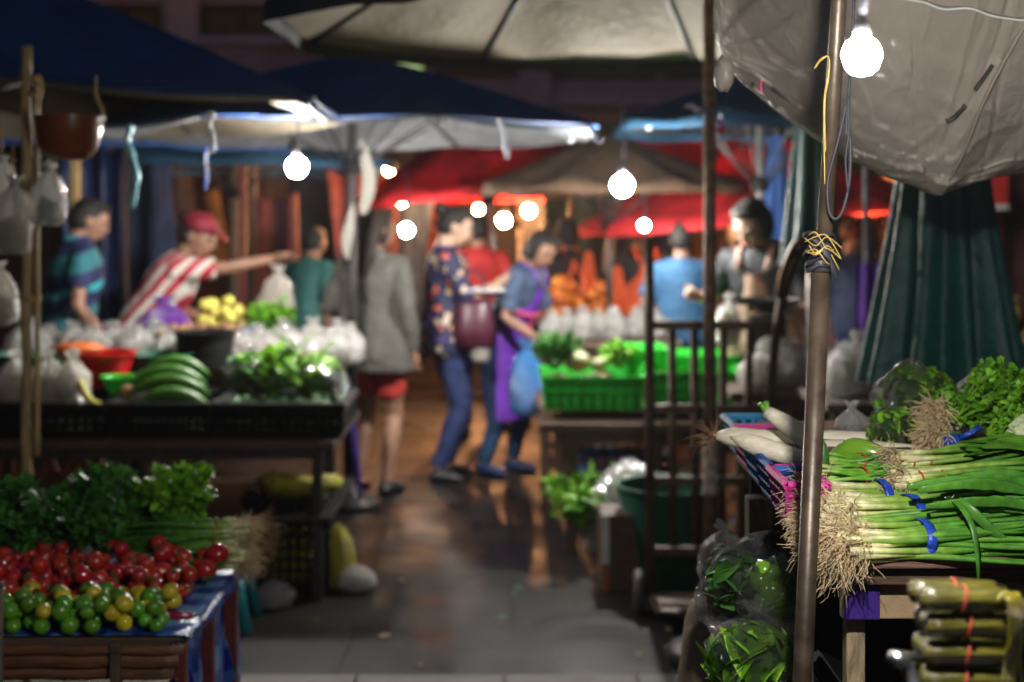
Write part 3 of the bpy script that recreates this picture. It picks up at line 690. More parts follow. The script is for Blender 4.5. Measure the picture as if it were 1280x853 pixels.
# ------------------------------------------------------------------ people
def ik(a, b, l1, l2, hint):
    d = b - a; L = min(d.length, (l1 + l2) * 0.995); u = d.normalized()
    b = a + u * L
    x = (l1 * l1 - l2 * l2 + L * L) / (2 * L); h = sqrt(max(0, l1 * l1 - x * x))
    hv = Vector(hint); hv = hv - u * hv.dot(u); hv.normalize()
    return a + u * x + hv * h, b
def person(label, px, Y, rot, h=1.6, lean=0, wr=None, wl=None, head=(0, 0), hair='short', hm='hair', top=None, sleeve=0.45, loose=1.0, hem=0.80,
           legs=None, leg_len=1.0, legmat='navy_denim', shoe='shoe_black', skin='skin', stance=0.0, apron=None, apron_hem=0.45, collar=False, cap=None, hood=False, hand_curl=0.6, jacket_flare=0.0, group=None, twist=0):
    k = h / 1.6
    piv = Vector((0, 0, 0.88)); LM = rotx(radians(lean)) ; 
    def up(v):                                    # bends everything above the hips forward (-Y)
        v = Vector(v)
        if v.z <= 0.80: return v
        f = min(1, (v.z - 0.80) / 0.25)
        M = rotx(radians(lean) * f) @ rotz(radians(twist) * f)
        return piv + M @ (v - piv)
    def S(v): return Vector(v) * k
    neck = up((0, 0.015, 1.385)); HM = rotx(radians(lean) * 0.7) @ rotz(radians(twist)) @ rotz(radians(head[0])) @ rotx(radians(head[1]))
    def hd(v): return neck + HM @ (Vector(v) - Vector((0, 0.015, 1.385)))
    b = MB()
    spine = [((0, 0.0, 0.80), .150, .100), ((0, 0.005, 0.88), .162, .112), ((0, 0, 0.98), .135, .098), ((0, -.005, 1.08), .132, .098), ((0, -.008, 1.20), .148, .106), ((0, 0, 1.28), .160, .092), ((0, .01, 1.335), .105, .070), ((0, .014, 1.365), .060, .056), ((0, .012, 1.42), .050, .052), ((0, .0, 1.47), .052, .056)]
    pts = [up(p) if i < 8 else hd(p) for i, (p, _, _) in enumerate(spine)]
    b.loft([S(p) for p in pts], [(a * k, c * k) for _, a, c in spine], 18, up=(1, 0, 0))
    def he(c, r, rt=None): b.ell(S(hd(c)), tuple(x * k for x in r), 18, 12, rot=HM @ rt if rt is not None else HM)
    he((0, -.010, 1.515), (.073, .090, .092)); he((0, -.040, 1.455), (.054, .058, .060)); he((0, -.074, 1.432), (.026, .022, .018))
    he((0, -.104, 1.487), (.013, .020, .022)); he((0, -.098, 1.505), (.009, .012, .03)); he((0, -.094, 1.452), (.024, .012, .009))
    for s in (-1, 1):
        he((s * .072, .004, 1.495), (.012, .022, .032)); he((s * .036, -.078, 1.478), (.022, .018, .02)); he((s * .03, -.088, 1.525), (.026, .014, .010))
    arms = []
    for s, wt in ((1, wl), (-1, wr)):
        sh = up((s * .158, .005, 1.295))
        wt = Vector(wt) if wt else up((s * .215, -.03, 0.80))
        el, wt = ik(sh, wt, .265, .245, (s * .45, .6, -.5))
        arms.append((sh, el, wt))
        mid = sh.lerp(el, .5); m2 = el.lerp(wt, .3)
        b.loft([S(x) for x in (sh.lerp(up((0, 0, 1.29)), .25), sh, mid, el, m2, wt)], [x * k for x in (.052, .053, .044, .037, .036, .024)], 12)
        d = (wt - el).normalized(); side = Vector((0, -1, 0)).cross(d); side = side if side.length > .2 else Vector((1, 0, 0)); side.normalize(); nrm = d.cross(side).normalized()
        pc = wt + d * .042
        b.loft([S(wt - d * .01), S(wt + d * .02), S(wt + d * .055), S(wt + d * .085)], [(.022 * k, .018 * k), (.032 * k, .017 * k), (.038 * k, .016 * k), (.036 * k, .013 * k)], 10, up=side)
        for q in range(4):
            o = (q - 1.5) * .018; ln = (.062, .073, .070, .055)[q]
            p0 = wt + d * .078 + side * o; c1 = nrm * (hand_curl * .5); 
            p1 = p0 + (d + c1 * .5).normalized() * ln * .45; p2 = p1 + (d + c1 * 1.6).normalized() * ln * .32; p3 = p2 + (d * .6 + c1 * 2.6).normalized() * ln * .28
            b.loft([S(p) for p in (p0, p1, p2, p3)], [x * k for x in (.0095, .009, .008, .0065)], 7)
        t0 = wt + d * .02 + side * .026 * -s
        b.loft([S(t0), S(t0 + (side * -s * .7 + d * .8 + nrm * .3) * .032), S(t0 + (side * -s * .5 + d + nrm * .4) * .058)], [x * k for x in (.013, .011, .008)], 7)
    feet = []
    for s in (-1, 1):
        hp = Vector((s * .085, 0, .83)); st = stance * s
        an = Vector((s * .095, .02 - st, .075)); kn, an = ik(hp, an, .40, .385, (0, -1, 0))
        feet.append((hp, kn, an))
        b.loft([S(x) for x in (hp + Vector((0, 0, .03)), hp.lerp(kn, .3), hp.lerp(kn, .7), kn, kn.lerp(an, .3), kn.lerp(an, .7), an)], [x * k for x in (.090, .082, .064, .052, .053, .040, .033)], 14)
        b.loft([S(an + Vector((0, .045, -.045))), S(an + Vector((0, 0, -.03))), S(an + Vector((s * .008, -.07, -.045))), S(an + Vector((s * .015, -.15, -.058)))], [(.028 * k, .03 * k), (.034 * k, .042 * k), (.042 * k, .028 * k), (.034 * k, .014 * k)], 10, up=(1, 0, 0))
    base = Vector((px, Y, 0))
    o = b.build('person', skin); remesh(o, 0.0085, 5)
    tag(o, label, 'person', group)
    def child(mb, name, m, vox=0.011, sm=4, wr_=0.0, ws=9):
        c = mb.build(name, m); 
        if vox: remesh(c, vox, sm, wr_, ws)
        c.parent = o; return c
    # face pieces
    for s in (-1, 1):
        e = MB().ell(S(hd((s * .031, -.0945, 1.500))), (.011 * k, .006 * k, .006 * k), 10, 6, rot=HM); child(e, 'eye', 'eye_dark', 0)
        e = MB().loft([S(hd((s * .016, -.103, 1.524))), S(hd((s * .032, -.102, 1.529))), S(hd((s * .048, -.092, 1.523)))], [.004 * k, .005 * k, .003 * k], 6); child(e, 'eyebrow', hm, 0)
    child(MB().loft([S(hd((-.022, -.100, 1.452))), S(hd((0, -.108, 1.453))), S(hd((.022, -.100, 1.452)))], [.004 * k, .0075 * k, .004 * k], 8), 'mouth', 'lips', 0)
    # hair
    hb = MB(); 
    def hE(c, r): hb.ell(S(hd(c)), tuple(x * k for x in r), 18, 12, rot=HM)
    hE((0, .012, 1.533), (.083, .090, .090)); hE((0, .035, 1.50), (.080, .075, .085))
    if hair == 'short': hE((0, -.045, 1.585), (.060, .045, .026))
    if hair in ('long', 'long2'):
        for dx in (-.05, 0, .05):
            hb.loft([S(hd((dx, .05, 1.56))), S(hd((dx * 1.4, .095, 1.45))), S(hd((dx * 1.6, .115, 1.32)) ), S(hd((dx * 1.3, .12, 1.20 if hair == 'long' else 1.28)))], [(.06 * k, .045 * k), (.055 * k, .04 * k), (.05 * k, .035 * k), (.022 * k, .014 * k)], 12, up=(1, 0, 0))
        hE((.062, -.005, 1.49), (.022, .04, .09)); hE((-.062, -.005, 1.49), (.022, .04, .09)); hE((0, -.03, 1.595), (.066, .05, .028))
    if hair == 'bun': hE((0, .115, 1.565), (.042, .042, .042)); hE((0, -.035, 1.592), (.064, .05, .026)); hE((0, .06, 1.49), (.066, .055, .06))
    if hair == 'bob': hE((.066, -.01, 1.49), (.024, .045, .085)); hE((-.066, -.01, 1.49), (.024, .045, .085)); hE((0, .06, 1.45), (.07, .05, .07)); hE((0, -.04, 1.592), (.066, .05, .028))
    child(hb, 'hair', hm, 0.011, 3, 0.003, 26)
    if cap:
        cb = MB(); cb.ell(S(hd((0, .01, 1.565))), (.094 * k, .105 * k, .075 * k), 18, 10, rot=HM)
        cb.loft([S(hd((0, -.06, 1.575))), S(hd((0, -.12, 1.568))), S(hd((0, -.165, 1.555)))], [(.075 * k, .012 * k), (.07 * k, .008 * k), (.045 * k, .006 * k)], 14, up=HM @ Vector((1, 0, 0)))
        child(cb, 'cap', cap, 0.009, 3)
    # shirt
    if top:
        L = loose; tb = MB()
        rows = [(hem, .160 + jacket_flare, .118 + jacket_flare), (.88, .166 + jacket_flare * .8, .122 + jacket_flare * .8), (.98, .150 + jacket_flare * .5, .114 + jacket_flare * .5), (1.08, .148, .113), (1.20, .160, .118), (1.285, .170, .104), (1.335, .120, .084), (1.372, .068, .066)]
        if hem > .88: rows = [r for r in rows if r[0] == hem or r[0] > hem + .03]
        elif hem < .8: rows.insert(1, (.80, .164 + jacket_flare, .122 + jacket_flare))
        rows.sort(key=lambda r: r[0])
        tb.loft([S(up((0, .0, z))) for z, _, _ in rows], [(a * L * k, c * L * k) for _, a, c in rows], 22, up=(1, 0, 0))
        for sh, el, wt in arms:
            pl = [sh.lerp(up((0, 0, 1.28)), .35), sh, sh.lerp(el, .5), el, el.lerp(wt, .5), wt]; rr = [.066, .067, .058, .052, .048, .038]
            tt = [0, 0, .25, .5, .75, 1.0]; q = [(p_, r_) for p_, r_, t_ in zip(pl, rr, tt) if t_ <= sleeve + .01]
            if sleeve not in tt:
                e_ = sh.lerp(el, sleeve * 2) if sleeve < .5 else el.lerp(wt, (sleeve - .5) * 2); q.append((e_, .058 if sleeve < .5 else .046))
            tb.loft([S(p_) for p_, _ in q], [r_ * (0.6 + .4 * L) * k for _, r_ in q], 14)
        if hood: tb.loft([S(up((-.09, .05, 1.36))), S(up((0, .115, 1.34))), S(up((.09, .05, 1.36)))], [.035 * k, .05 * k, .035 * k], 12)
        if collar: tb.loft([S(up((0, .012, 1.36))), S(up((0, .014, 1.405)))], [(.070 * k, .070 * k), (.066 * k, .066 * k)], 16, up=(1, 0, 0))
        child(tb, 'shirt', top, 0.0105, 3, 0.010, 9)
    # lower clothing
    lb = MB()
    lb.loft([S((0, 0, .78)), S(up((0, .005, .86))), S(up((0, .002, .97)))], [(.158 * k, .112 * k), (.170 * k, .120 * k), (.145 * k, .106 * k)], 20, up=(1, 0, 0))
    for hp, kn, an in feet:
        pl = [hp + Vector((0, 0, .05)), hp.lerp(kn, .3), hp.lerp(kn, .7), kn, kn.lerp(an, .35), kn.lerp(an, .75), an + Vector((0, 0, .012))]; rr = [.098, .092, .074, .063, .061, .050, .045]; tt = [0, .15, .35, .5, .67, .87, 1]
        q = [(p_, r_) for p_, r_, t_ in zip(pl, rr, tt) if t_ <= leg_len + .001]
        lb.loft([S(p_) for p_, _ in q], [r_ * (1.12 if leg_len < .5 else 1) * k for _, r_ in q], 14)
    child(lb, 'shorts' if leg_len < .5 else 'trousers', legmat, 0.0105, 3, 0.007, 12)
    for hp, kn, an in feet:
        sb = MB(); sx = 1 if hp.x > 0 else -1
        sb.loft([S(an + Vector((0, .055, -.048))), S(an + Vector((0, .01, -.03))), S(an + Vector((sx * .008, -.075, -.040))), S(an + Vector((sx * .016, -.165, -.056)))], [(.032 * k, .028 * k), (.042 * k, .046 * k), (.049 * k, .034 * k), (.036 * k, .018 * k)], 12, up=(1, 0, 0))
        child(sb, 'shoe', shoe, 0.009, 2)
    if apron:
        ab = MB(); rows = [(1.27, .060, .124), (1.16, .085, .134), (1.02, .165, .128), (.90, .182, .138), (.72, .19, .146), (apron_hem, .20, .155)]
        vs, fs = [], []; N = 15
        for z, a, d in rows:
            for layer in (0, 1):
                for i in range(N):
                    th = -1.15 + 2.3 * i / (N - 1)
                    if z > 1.1: th *= .75
                    w_ = 1.0 + .02 * noise.noise(Vector((i * .7, z * 6, px)))
                    v = Vector((sin(th) * a * 1.12 * loose, -cos(th) * d * loose * w_ - .006 + .010 * layer, z)); vs.append(S(up(v)))
        M = 2 * N
        for j in range(len(rows) - 1):
            for i in range(N - 1):
                a, c = j * M + i, (j + 1) * M + i
                fs.append((a, a + 1, c + 1, c)); fs.append((a + N, c + N, c + N + 1, a + N + 1))
            for i in (0, N - 1):
                a, c = j * M + i, (j + 1) * M + i; fs.append((a, c, c + N, a + N))
        ab.add(vs, fs); a_ = child(ab, 'apron', apron, 0)
        for s in (-1, 1):
            sp = MB().loft([S(up((s * .07, -.118 * loose, 1.29))), S(up((s * .085, -.06, 1.375))), S(up((s * .06, .06, 1.37))), S(up((-s * .02, .125 * loose, 1.22))), S(up((-s * .08, .12 * loose, 1.05)))], [(.016 * k, .005 * k)] * 5, 8); child(sp, 'apron_strap', apron, 0)
        if apron == 'purple_apron':
            for z in (1.10, 1.02, .62):
                bd = MB().loft([S(up((sin(t_) * .178 * loose, -cos(t_) * .138 * loose - .012, z))) for t_ in [(-1.1 + 2.2 * i / 12) for i in range(13)]], [(.013 * k, .004 * k)] * 13, 6, up=(0, 0, 1)); child(bd, 'apron_trim', 'pink_trim', 0)
    o.location = base; o.rotation_euler = (0, 0, radians(rot))
    return o
def W(o, v, k=1.0):                             # a point of the person's own frame out in the market
    return o.location + Matrix.Rotation(o.rotation_euler.z, 3, 'Z') @ (Vector(v) * k)
person('woman from behind in baggy grey hooded jacket, red shorts and bare legs', PX(466, 8.06), 8.06, 158, 1.60, 2, head=(-25, 8), hair='long', hm='brown_hair', top='grey_jacket', sleeve=1.0, loose=1.30, hem=.70, leg_len=.35, legmat='red_shorts', hood=True, jacket_flare=.03, wl=(.20, -.19, .98), wr=(-.25, .0, .82), skin='skin')
fw = person('woman in floral blouse and navy trousers reading a small white notebook', PX(557, 8.48), 8.48, 96, 1.63, 1, head=(0, 22), hair='bun', top='floral_print', sleeve=.55, loose=1.12, hem=.74, legmat='navy_denim', jacket_flare=.02, wr=(-.07, -.31, 1.15), wl=(.06, -.29, 1.13), skin='pale_skin', stance=.03)
person('woman in slate shirt and purple apron with pink bands reaching over a table', PX(626, 8.72), 8.72, 66, 1.54, 26, head=(-22, 16), hair='bob', top='slate_shirt', sleeve=.42, loose=1.1, hem=.80, legmat='blue_denim', shoe='shoe_blue', apron='purple_apron', apron_hem=.36, wr=(-.20, -.34, .88), wl=(.16, -.42, .92), stance=.06)
person('person in plain red shirt turned away behind the floral blouse', PX(598, 10.2), 10.2, 190, 1.58, 6, hair='short', top='red_shirt', loose=1.2, legmat='navy_denim')
person('serving woman in black shirt and long tan apron bending over a pot', PX(968, 7.25), 7.25, -34, 1.70, 19, head=(-8, 24), hair='bob', top='black_shirt', sleeve=.36, loose=1.12, apron='tan_apron', apron_hem=.34, wr=(-.26, -.30, 1.10), wl=(.12, -.34, 1.06), skin='pale_skin')
person('person in light blue shirt with yellow strap seen from behind the trolley', PX(852, 9.2), 9.2, 172, 1.52, 5, hair='short', top='blue_shirt', sleeve=.4, loose=1.2, wl=(.2, -.2, .95))
person('man in teal and navy striped polo shirt looking over his stall', PX(84, 7.75), 7.75, 118, 1.67, 7, head=(-4, 18), hair='short', top='teal_navy_stripe', sleeve=.34, loose=1.22, collar=True, legmat='navy_denim', wl=(.22, -.20, .86), wr=(-.22, -.16, .86))
person('woman in red cap and red and white striped shirt stretching an arm over produce', PX(176, 8.0), 8.0, 98, 1.64, 30, head=(-20, 6), hair='bun', cap='red_cap', top='red_white_stripe', sleeve=.40, loose=1.22, wr=(-.12, -.72, 1.30), wl=(.20, -.42, .92), hand_curl=.9)
person('shadowy shopper in dark clothes facing the heap of orange bags', PX(712, 10.7), 10.7, 200, 1.55, 6, hair='bob', top='black_shirt', loose=1.2, sleeve=.5, apron='orange_cloth', apron_hem=.5)
person('shadowy stallholder in black with orange apron behind the green baskets', PX(800, 10.9), 10.9, 15, 1.56, 4, hair='bob', top='black_shirt', loose=1.25, sleeve=.5, apron='orange_cloth', apron_hem=.6)
person('dim figure in dark green shirt beyond the sparkling plastic bags', PX(377, 10.3), 10.3, 150, 1.50, 16, hair='short', top='teal_shirt', loose=1.2, sleeve=.5)
person('dark figure under the red umbrella beyond the knotted rope', PX(1062, 10.0), 10.0, 25, 1.55, 4, hair='short', top='slate_shirt', loose=1.2, sleeve=.5)
person('dark haired figure standing at the warm lit stall under the paired bulbs', PX(690, 12.2), 12.2, 200, 1.55, 4, hair='bob', top='shop_board_red', loose=1.2, sleeve=.5)
# held things
k = 1.63 / 1.6
c = P(606, 369, 8.40)
nb = thing('notebook', 'open white notebook held by the woman in the floral blouse', 'notebook', tuple(c))
for s in (-1, 1):
    m_ = MB(); m_.box(c + rotz(radians(96)) @ Vector((s * .075, 0, .018)), (.15, .21, .010), rot=rotz(radians(96)) @ roty(radians(s * -14)), bev=.002); m_.build('page', 'paper', nb)
m_ = MB(); m_.box(c + Vector((0, 0, .0)), (.02, .16, .006), rot=rotz(radians(96)), bev=.002); m_.build('spine', 'paper', nb)
c = P(592, 400, 8.3)
hb = thing('handbag', 'dark maroon handbag hanging from the forearm of the floral woman', 'handbag', tuple(c))
m_ = MB(); m_.loft([c + Vector((0, 0, z)) for z in (-.16, -.15, -.05, .08, .13)], [(.10, .05), (.125, .07), (.125, .07), (.105, .05), (.09, .03)], 20, up=(1, 0, 0)); m_.build('body', 'maroon_leather', hb)
m_ = MB(); m_.tube(cat_rom([c + Vector((-.07, 0, .12)), c + Vector((-.05, 0, .24)), c + Vector((0, 0, .28)), c + Vector((.05, 0, .24)), c + Vector((.07, 0, .12))]), .008, 8); m_.build('handle', 'maroon_leather', hb)
# ------------------------------------------------------------------ shared builders for stall goods
def bag(c, w, h, d, content=None, label='', group=None, film_m='clear_film', ears=True, cat='plastic bag', seed=None, fill=0.7, cont_col=None, wr=0.10, name='plastic_bag'):
    """tied plastic bag standing on c: crumpled film > contents"""
    sd = Vector((R() * 20, R() * 20, R() * 20)); c = Vector(c)
    t = thing(name, label, cat, tuple(c), group)
    m = MB(); N = 40; rows = []
    prof = [(0.0, 0.02), (0.62, 0.0), (0.9, 0.07), (1.0, 0.24), (0.98, 0.45), (0.84, 0.64), (0.52, 0.78), (0.20, 0.86), (0.13, 0.885)]
    if ears: prof += [(0.22, 0.93), (0.34, 1.0)]
    prof2 = []
    for i in range(len(prof) - 1):
        for q in range(3): prof2.append(tuple(prof[i][e] + (prof[i + 1][e] - prof[i][e]) * q / 3 for e in (0, 1)))
    prof2.append(prof[-1])
    lx, ly = U(-.12, .12), U(-.12, .12)
    for r, z in prof2:
        row = []
        for j in range(N):
            a = 2 * pi * j / N; dv = Vector((cos(a), sin(a), z * 2.4))
            k = 1 + wr * 1.8 * noise.noise(dv * 1.3 + sd) + wr * noise.noise(dv * 3.4 + sd) + wr * .5 * noise.noise(dv * 8 + sd) - wr * .9 * max(0, 1 - 3 * abs(noise.noise(dv * 2.6 + sd * 1.7)))
            if z > .7: k += 0.30 * sin(7 * a + sd.x) * (z - .7) / .3
            row.append(c + Vector((r * k * cos(a) * w / 2 + lx * w * max(0, z - .4), r * k * sin(a) * d / 2 + ly * d * max(0, z - .4), z * h * (1 + (.10 * noise.noise(dv * 2 + sd) if z > .1 else 0)))))
        rows.append(row)
    fs = []
    for i in range(len(rows) - 1):
        for j in range(N):
            a, b = i * N + j, i * N + (j + 1) % N; fs.append((a, b, b + N, a + N))
    m.add([p for r_ in rows for p in r_], fs); m.build('film', film_m, t)
    if content:
        k_ = MB(); content(k_, c, w * .80, h * fill, d * .80); k_.build('contents', cont_col, t)
    return t
def fill_balls(r, n=None):
    def f(mb, c, w, h, d):
        cnt = n or int(max(5, min(60, w * d * h * .62 / (4.19 * r ** 3) * 1.0)))
        for i in range(cnt):
            z = R() ** .8; q = sqrt(1 - max(0, (z - .45) / .7) ** 2) if z > .45 else 1.0
            a = U(0, 6.3); s = sqrt(R()) * q
            rr = r * U(.8, 1.15)
            mb.ell(c + Vector((cos(a) * s * (w / 2 - rr), sin(a) * s * (d / 2 - rr), rr + z * max(.001, h - 2 * rr))), (rr, rr * U(.8, 1), rr * U(.8, 1)), 10, 7, rot=rrot())
    return f
def fill_mass(mb, c, w, h, d):
    sd = Vector((R() * 9, R() * 9, 0))
    mb.ell(c + Vector((0, 0, h * .5)), (w / 2, d / 2, h * .5), 18, 12, fn=lambda v: 1 + .12 * noise.noise(v * 2 + sd))
def leaf_faces(mb, p, d, L, Wd, tone=0.5, curl=.3, lobes=False, k=4):
    """one leaf: a bent strip, optionally with lobes"""
    d = Vector(d).normalized(); s = d.cross(Vector((U(-.4, .4), U(-.4, .4), 1))); s = s.normalized() if s.length > .01 else Vector((1, 0, 0))
    n = s.cross(d).normalized(); vs, tn = [], []
    for i in range(k + 1):
        f = i / k; wd = Wd * (sin(pi * min(1, f * .92 + .08)) ** .7) * (.5 if not lobes else (.5 + .28 * (i % 2)))
        q = p + d * L * f + n * (curl * L * (f * f) * -1)
        vs += [q - s * wd, q + n * wd * .22, q + s * wd]; tn += [min(1, tone + .1 * f)] * 3
    fs = []
    for i in range(k):
        a = 3 * i; fs += [(a, a + 1, a + 4, a + 3), (a + 1, a + 2, a + 5, a + 4)]
    mb.add(vs, fs, 0, tn)
def fill_leaves(L=.06, Wd=.03, n=120):
    def f(mb, c, w, h, d):
        for i in range(n):
            a = U(0, 6.3); s = sqrt(R()) * .46; z = R()
            q = sqrt(1 - max(0, (z - .5) / .6) ** 2) if z > .5 else 1
            leaf_faces(mb, c + Vector((cos(a) * s * w * q * .7, sin(a) * s * d * q * .7, .1 * h + z * h * .72)), (U(-1, 1), U(-1, 1), U(-.5, .7)), L * U(.6, 1.2), Wd * U(.6, 1.2), U(.1, .9), U(-.4, .6))
    return f
def herb(name, c, size, label, group, m='herb_leaf', sprigs=26, lean=(0, 0, 1), leaf=.022, root=None, cat='herbs', frilly=True, lpb=9):
    """bunch of leafy herbs: stems and leaves, plus a root tuft if it shows"""
    c = Vector(c); t = thing(name, label, cat, tuple(c), group)
    st, lv = MB(), MB(); ln = Vector(lean).normalized()
    for i in range(sprigs):
        d = (ln * 1.25 + Vector((U(-1, 1), U(-1, 1), U(-.35, .7)))).normalized()
        L = size * U(.6, 1.0); p0 = c + Vector((U(-1, 1), U(-1, 1), U(0, .6))) * size * .10
        p1 = p0 + d * L * .5; p2 = p0 + d * L + Vector((0, 0, -.12 * L))
        pts = cat_rom([p0, p1, p2], 4); st.tube(pts, [.0022 * (1 - .5 * j / len(pts)) for j in range(len(pts))], 4, tone=[.7] * len(pts))
        for q in range(lpb):
            f = .35 + .65 * R(); b = p0.lerp(p1, f * 2) if f < .5 else p1.lerp(p2, f * 2 - 1)
            dd = (d * .4 + Vector((U(-1, 1), U(-1, 1), U(-.5, 1)))).normalized()
            for z in range(3 if frilly else 1):
                leaf_faces(lv, b, (dd + Vector((U(-.8, .8), U(-.8, .8), U(-.8, .8))) * .7), leaf * U(.6, 1.3), leaf * U(.4, .8), min(1, max(0, .15 + .6 * f * R() + .25 * R())), U(-.5, .6), lobes=frilly, k=4)
    st.build('stems', m, t); lv.build('leaves', m, t)
    if root: root_tuft(t, c, -ln, *root)
    return t
def root_tuft(t, c, d, n, L, m='root_hair', rad=.02, r0=.0009, name='roots', droop=.9):
    mb = MB(); d = Vector(d).normalized()
    for i in range(n):
        o = Vector((U(-1, 1), U(-1, 1), U(-1, 1))); o -= d * o.dot(d); o = o.normalized() * rad * sqrt(R()) if o.length > .01 else o
        v = (d + Vector((U(-1, 1), U(-1, 1), U(-1, 1))) * .75).normalized(); p = Vector(c) + o; pts = [p]; l = L * U(.45, 1.15) / 5
        for q in range(5):
            v = (v + Vector((U(-1, 1), U(-1, 1), U(-1, 1))) * .42 + Vector((0, 0, -.14 * droop))).normalized(); p = p + v * l; pts.append(p)
        mb.tube(pts, [r0 * (1.2 - .16 * q) for q in range(6)], 4, caps=False)
    return mb.build(name, m, t)
def stalk_bundle(name, c, d, L, n, rb, r0, label, group, m='leek_stalk', ties=((.30, 'blue_tape'),), roots=(110, .055), fan=.10, droop=.05, bulbs=True, cat='spring onions', flat=.34, lift=0.0, rm='root_hair'):
    """tied bunch: stalks (white foot to green tip), roots, ties"""
    c = Vector(c); d = Vector(d).normalized(); s = d.cross(Vector((0, 0, 1))).normalized(); u = s.cross(d).normalized()
    t = thing(name, label, cat, tuple(c), group); mb = MB(); tie_f = ties[0][0] if ties else .3
    for i in range(n):
        a = U(0, 6.3); q = sqrt(R()) * rb; oy, oz = cos(a) * q, sin(a) * q * .8
        fa = U(-1, 1) * fan; fz = U(-.2, 1) * fan * .5; Li = L * U(.72, 1.06); st = U(-1.1, .7) * rb * (1 if bulbs else .3); pts, rr, tn = [], [], []
        K = 9; ph = U(0, 6); tv_ = U(.7, 1.25)
        for j in range(K + 1):
            f = j / K; sp = 1 + 1.0 * max(0, (abs(f - tie_f) - .03))
            x = st + Li * f
            p = c + d * x + s * (oy * sp + fa * Li * max(0, f - tie_f) ** 1.3 + .005 * sin(ph + 5 * f)) + u * (oz * sp + fz * Li * max(0, f - tie_f) + lift * f - droop * Li * f * f + .004 * sin(ph * 2 + 6 * f))
            pts.append(p); w = r0 * ((1.5 if bulbs and j == 0 else 1.0) if f < .2 else (1.0 + .9 * f) * (1 - max(0, f - .62) / .39 * .93))
            rr.append((w, w * (1 - (1 - flat) * min(1, max(0, f - .25) * 2.5)))); tn.append(min(1, f * tv_))
        mb.loft(pts, rr, 7, tone=tn)
    mb.build('stalks', m, t)
    for f, tm in ties:
        cc = c + d * L * f + Vector((0, 0, -droop * L * f * f + lift * f)); rg = []
        for j in range(19):
            a = 2 * pi * j / 18; rg.append(cc + s * cos(a) * rb * 1.16 + u * sin(a) * rb * 1.0 + d * .004 * sin(a * 2))
        wdt = .0075 if tm == 'blue_tape' else .0018
        MB().loft(rg, [(wdt, .0016)] * 19, 8, up=d).build('tie', tm, t)
    if roots:
        rt_ = MB()
        for i in range(max(8, n // 5)):
            a = U(0, 6.3); q = sqrt(R()) * rb; o = s * cos(a) * q + u * sin(a) * q * .8 - d * U(-.5, 1.0) * rb * .8
            for _ in range(max(6, roots[0] // max(8, n // 5))):
                v = (-d + Vector((U(-1, 1), U(-1, 1), U(-1, 1))) * .8 + Vector((0, -.25, 0))).normalized(); p = c + o + Vector((U(-1, 1), U(-1, 1), U(-1, 1))) * .005; pts = [p]; l = roots[1] * U(.35, 1.1) / 5
                for k_ in range(5):
                    v = (v + Vector((U(-1, 1), U(-1, 1), U(-1, 1))) * .5 + Vector((0, 0, -.15))).normalized(); p = p + v * l; pts.append(p)
                rt_.tube(pts, [.00078 * (1.3 - .17 * k_) for k_ in range(6)], 3, caps=False)
        rt_.build('roots', rm, t)
    return t
def crate(c, sx, sy, sz, m, label, group=None, rot=0, cells=True, wall=.012, name='crate', taper=0.0, bars=(7, 3), cat='crate'):
    """open plastic crate with a lattice of holes in its sides"""
    c = Vector(c); t = thing(name, label, cat, tuple(c), group); mb = MB(); M = rotz(rot)
    def side(p0, p1, q0, q1):                # bottom edge p0-p1, top edge q0-q1
        nx, nz = bars
        ax = (p1 - p0).normalized()
        for j in range(nx + 1):
            f = j / nx; a, b = p0.lerp(p1, f), q0.lerp(q1, f); mb.loft([a, b], [(wall * .5, wall * .42)] * 2, 4, up=ax)
        for j in range(nz + 1):
            f = j / nz; a, b = p0.lerp(q0, f), p1.lerp(q1, f); mb.loft([a, b], [(wall * .5, wall * .5)] * 2, 4)
        rim0, rim1 = q0, q1; mb.loft([rim0, rim1], [(wall * .9, wall * .9)] * 2, 6)
    bx, by = sx / 2 * (1 - taper), sy / 2 * (1 - taper); B_ = [Vector((sx_ * bx, sy_ * by, wall)) for sx_, sy_ in ((-1, -1), (1, -1), (1, 1), (-1, 1))]; T_ = [Vector((sx_ * sx / 2, sy_ * sy / 2, sz)) for sx_, sy_ in ((-1, -1), (1, -1), (1, 1), (-1, 1))]
    for i in range(4):
        j = (i + 1) % 4; side(B_[i], B_[j], T_[i], T_[j])
    mb.box((0, 0, wall * .5), (bx * 2, by * 2, wall))
    mb.v = [tuple(c + M @ Vector(v)) for v in mb.v]
    o = mb.build('frame', m, t, False); autosmooth(o); return t
def tub(c, rt, rb, h, m, label, cat='basin', name='basin', group=None, oval=1.0, handle=False):
    c = Vector(c); mb = MB(); th = .006
    mb.lathe([(rb, 0), (rt, h), (rt + .012, h), (rt + .012, h + .008), (rt - th, h + .006), (rb - th, th), (0.0001, th)], (0, 0, 0), 32)
    mb.v = [(c.x + x * oval, c.y + y, c.z + z) for x, y, z in mb.v]
    o = mb.build(name, m, None, loc=c); autosmooth(o, 50); return tag(o, label, cat, group)
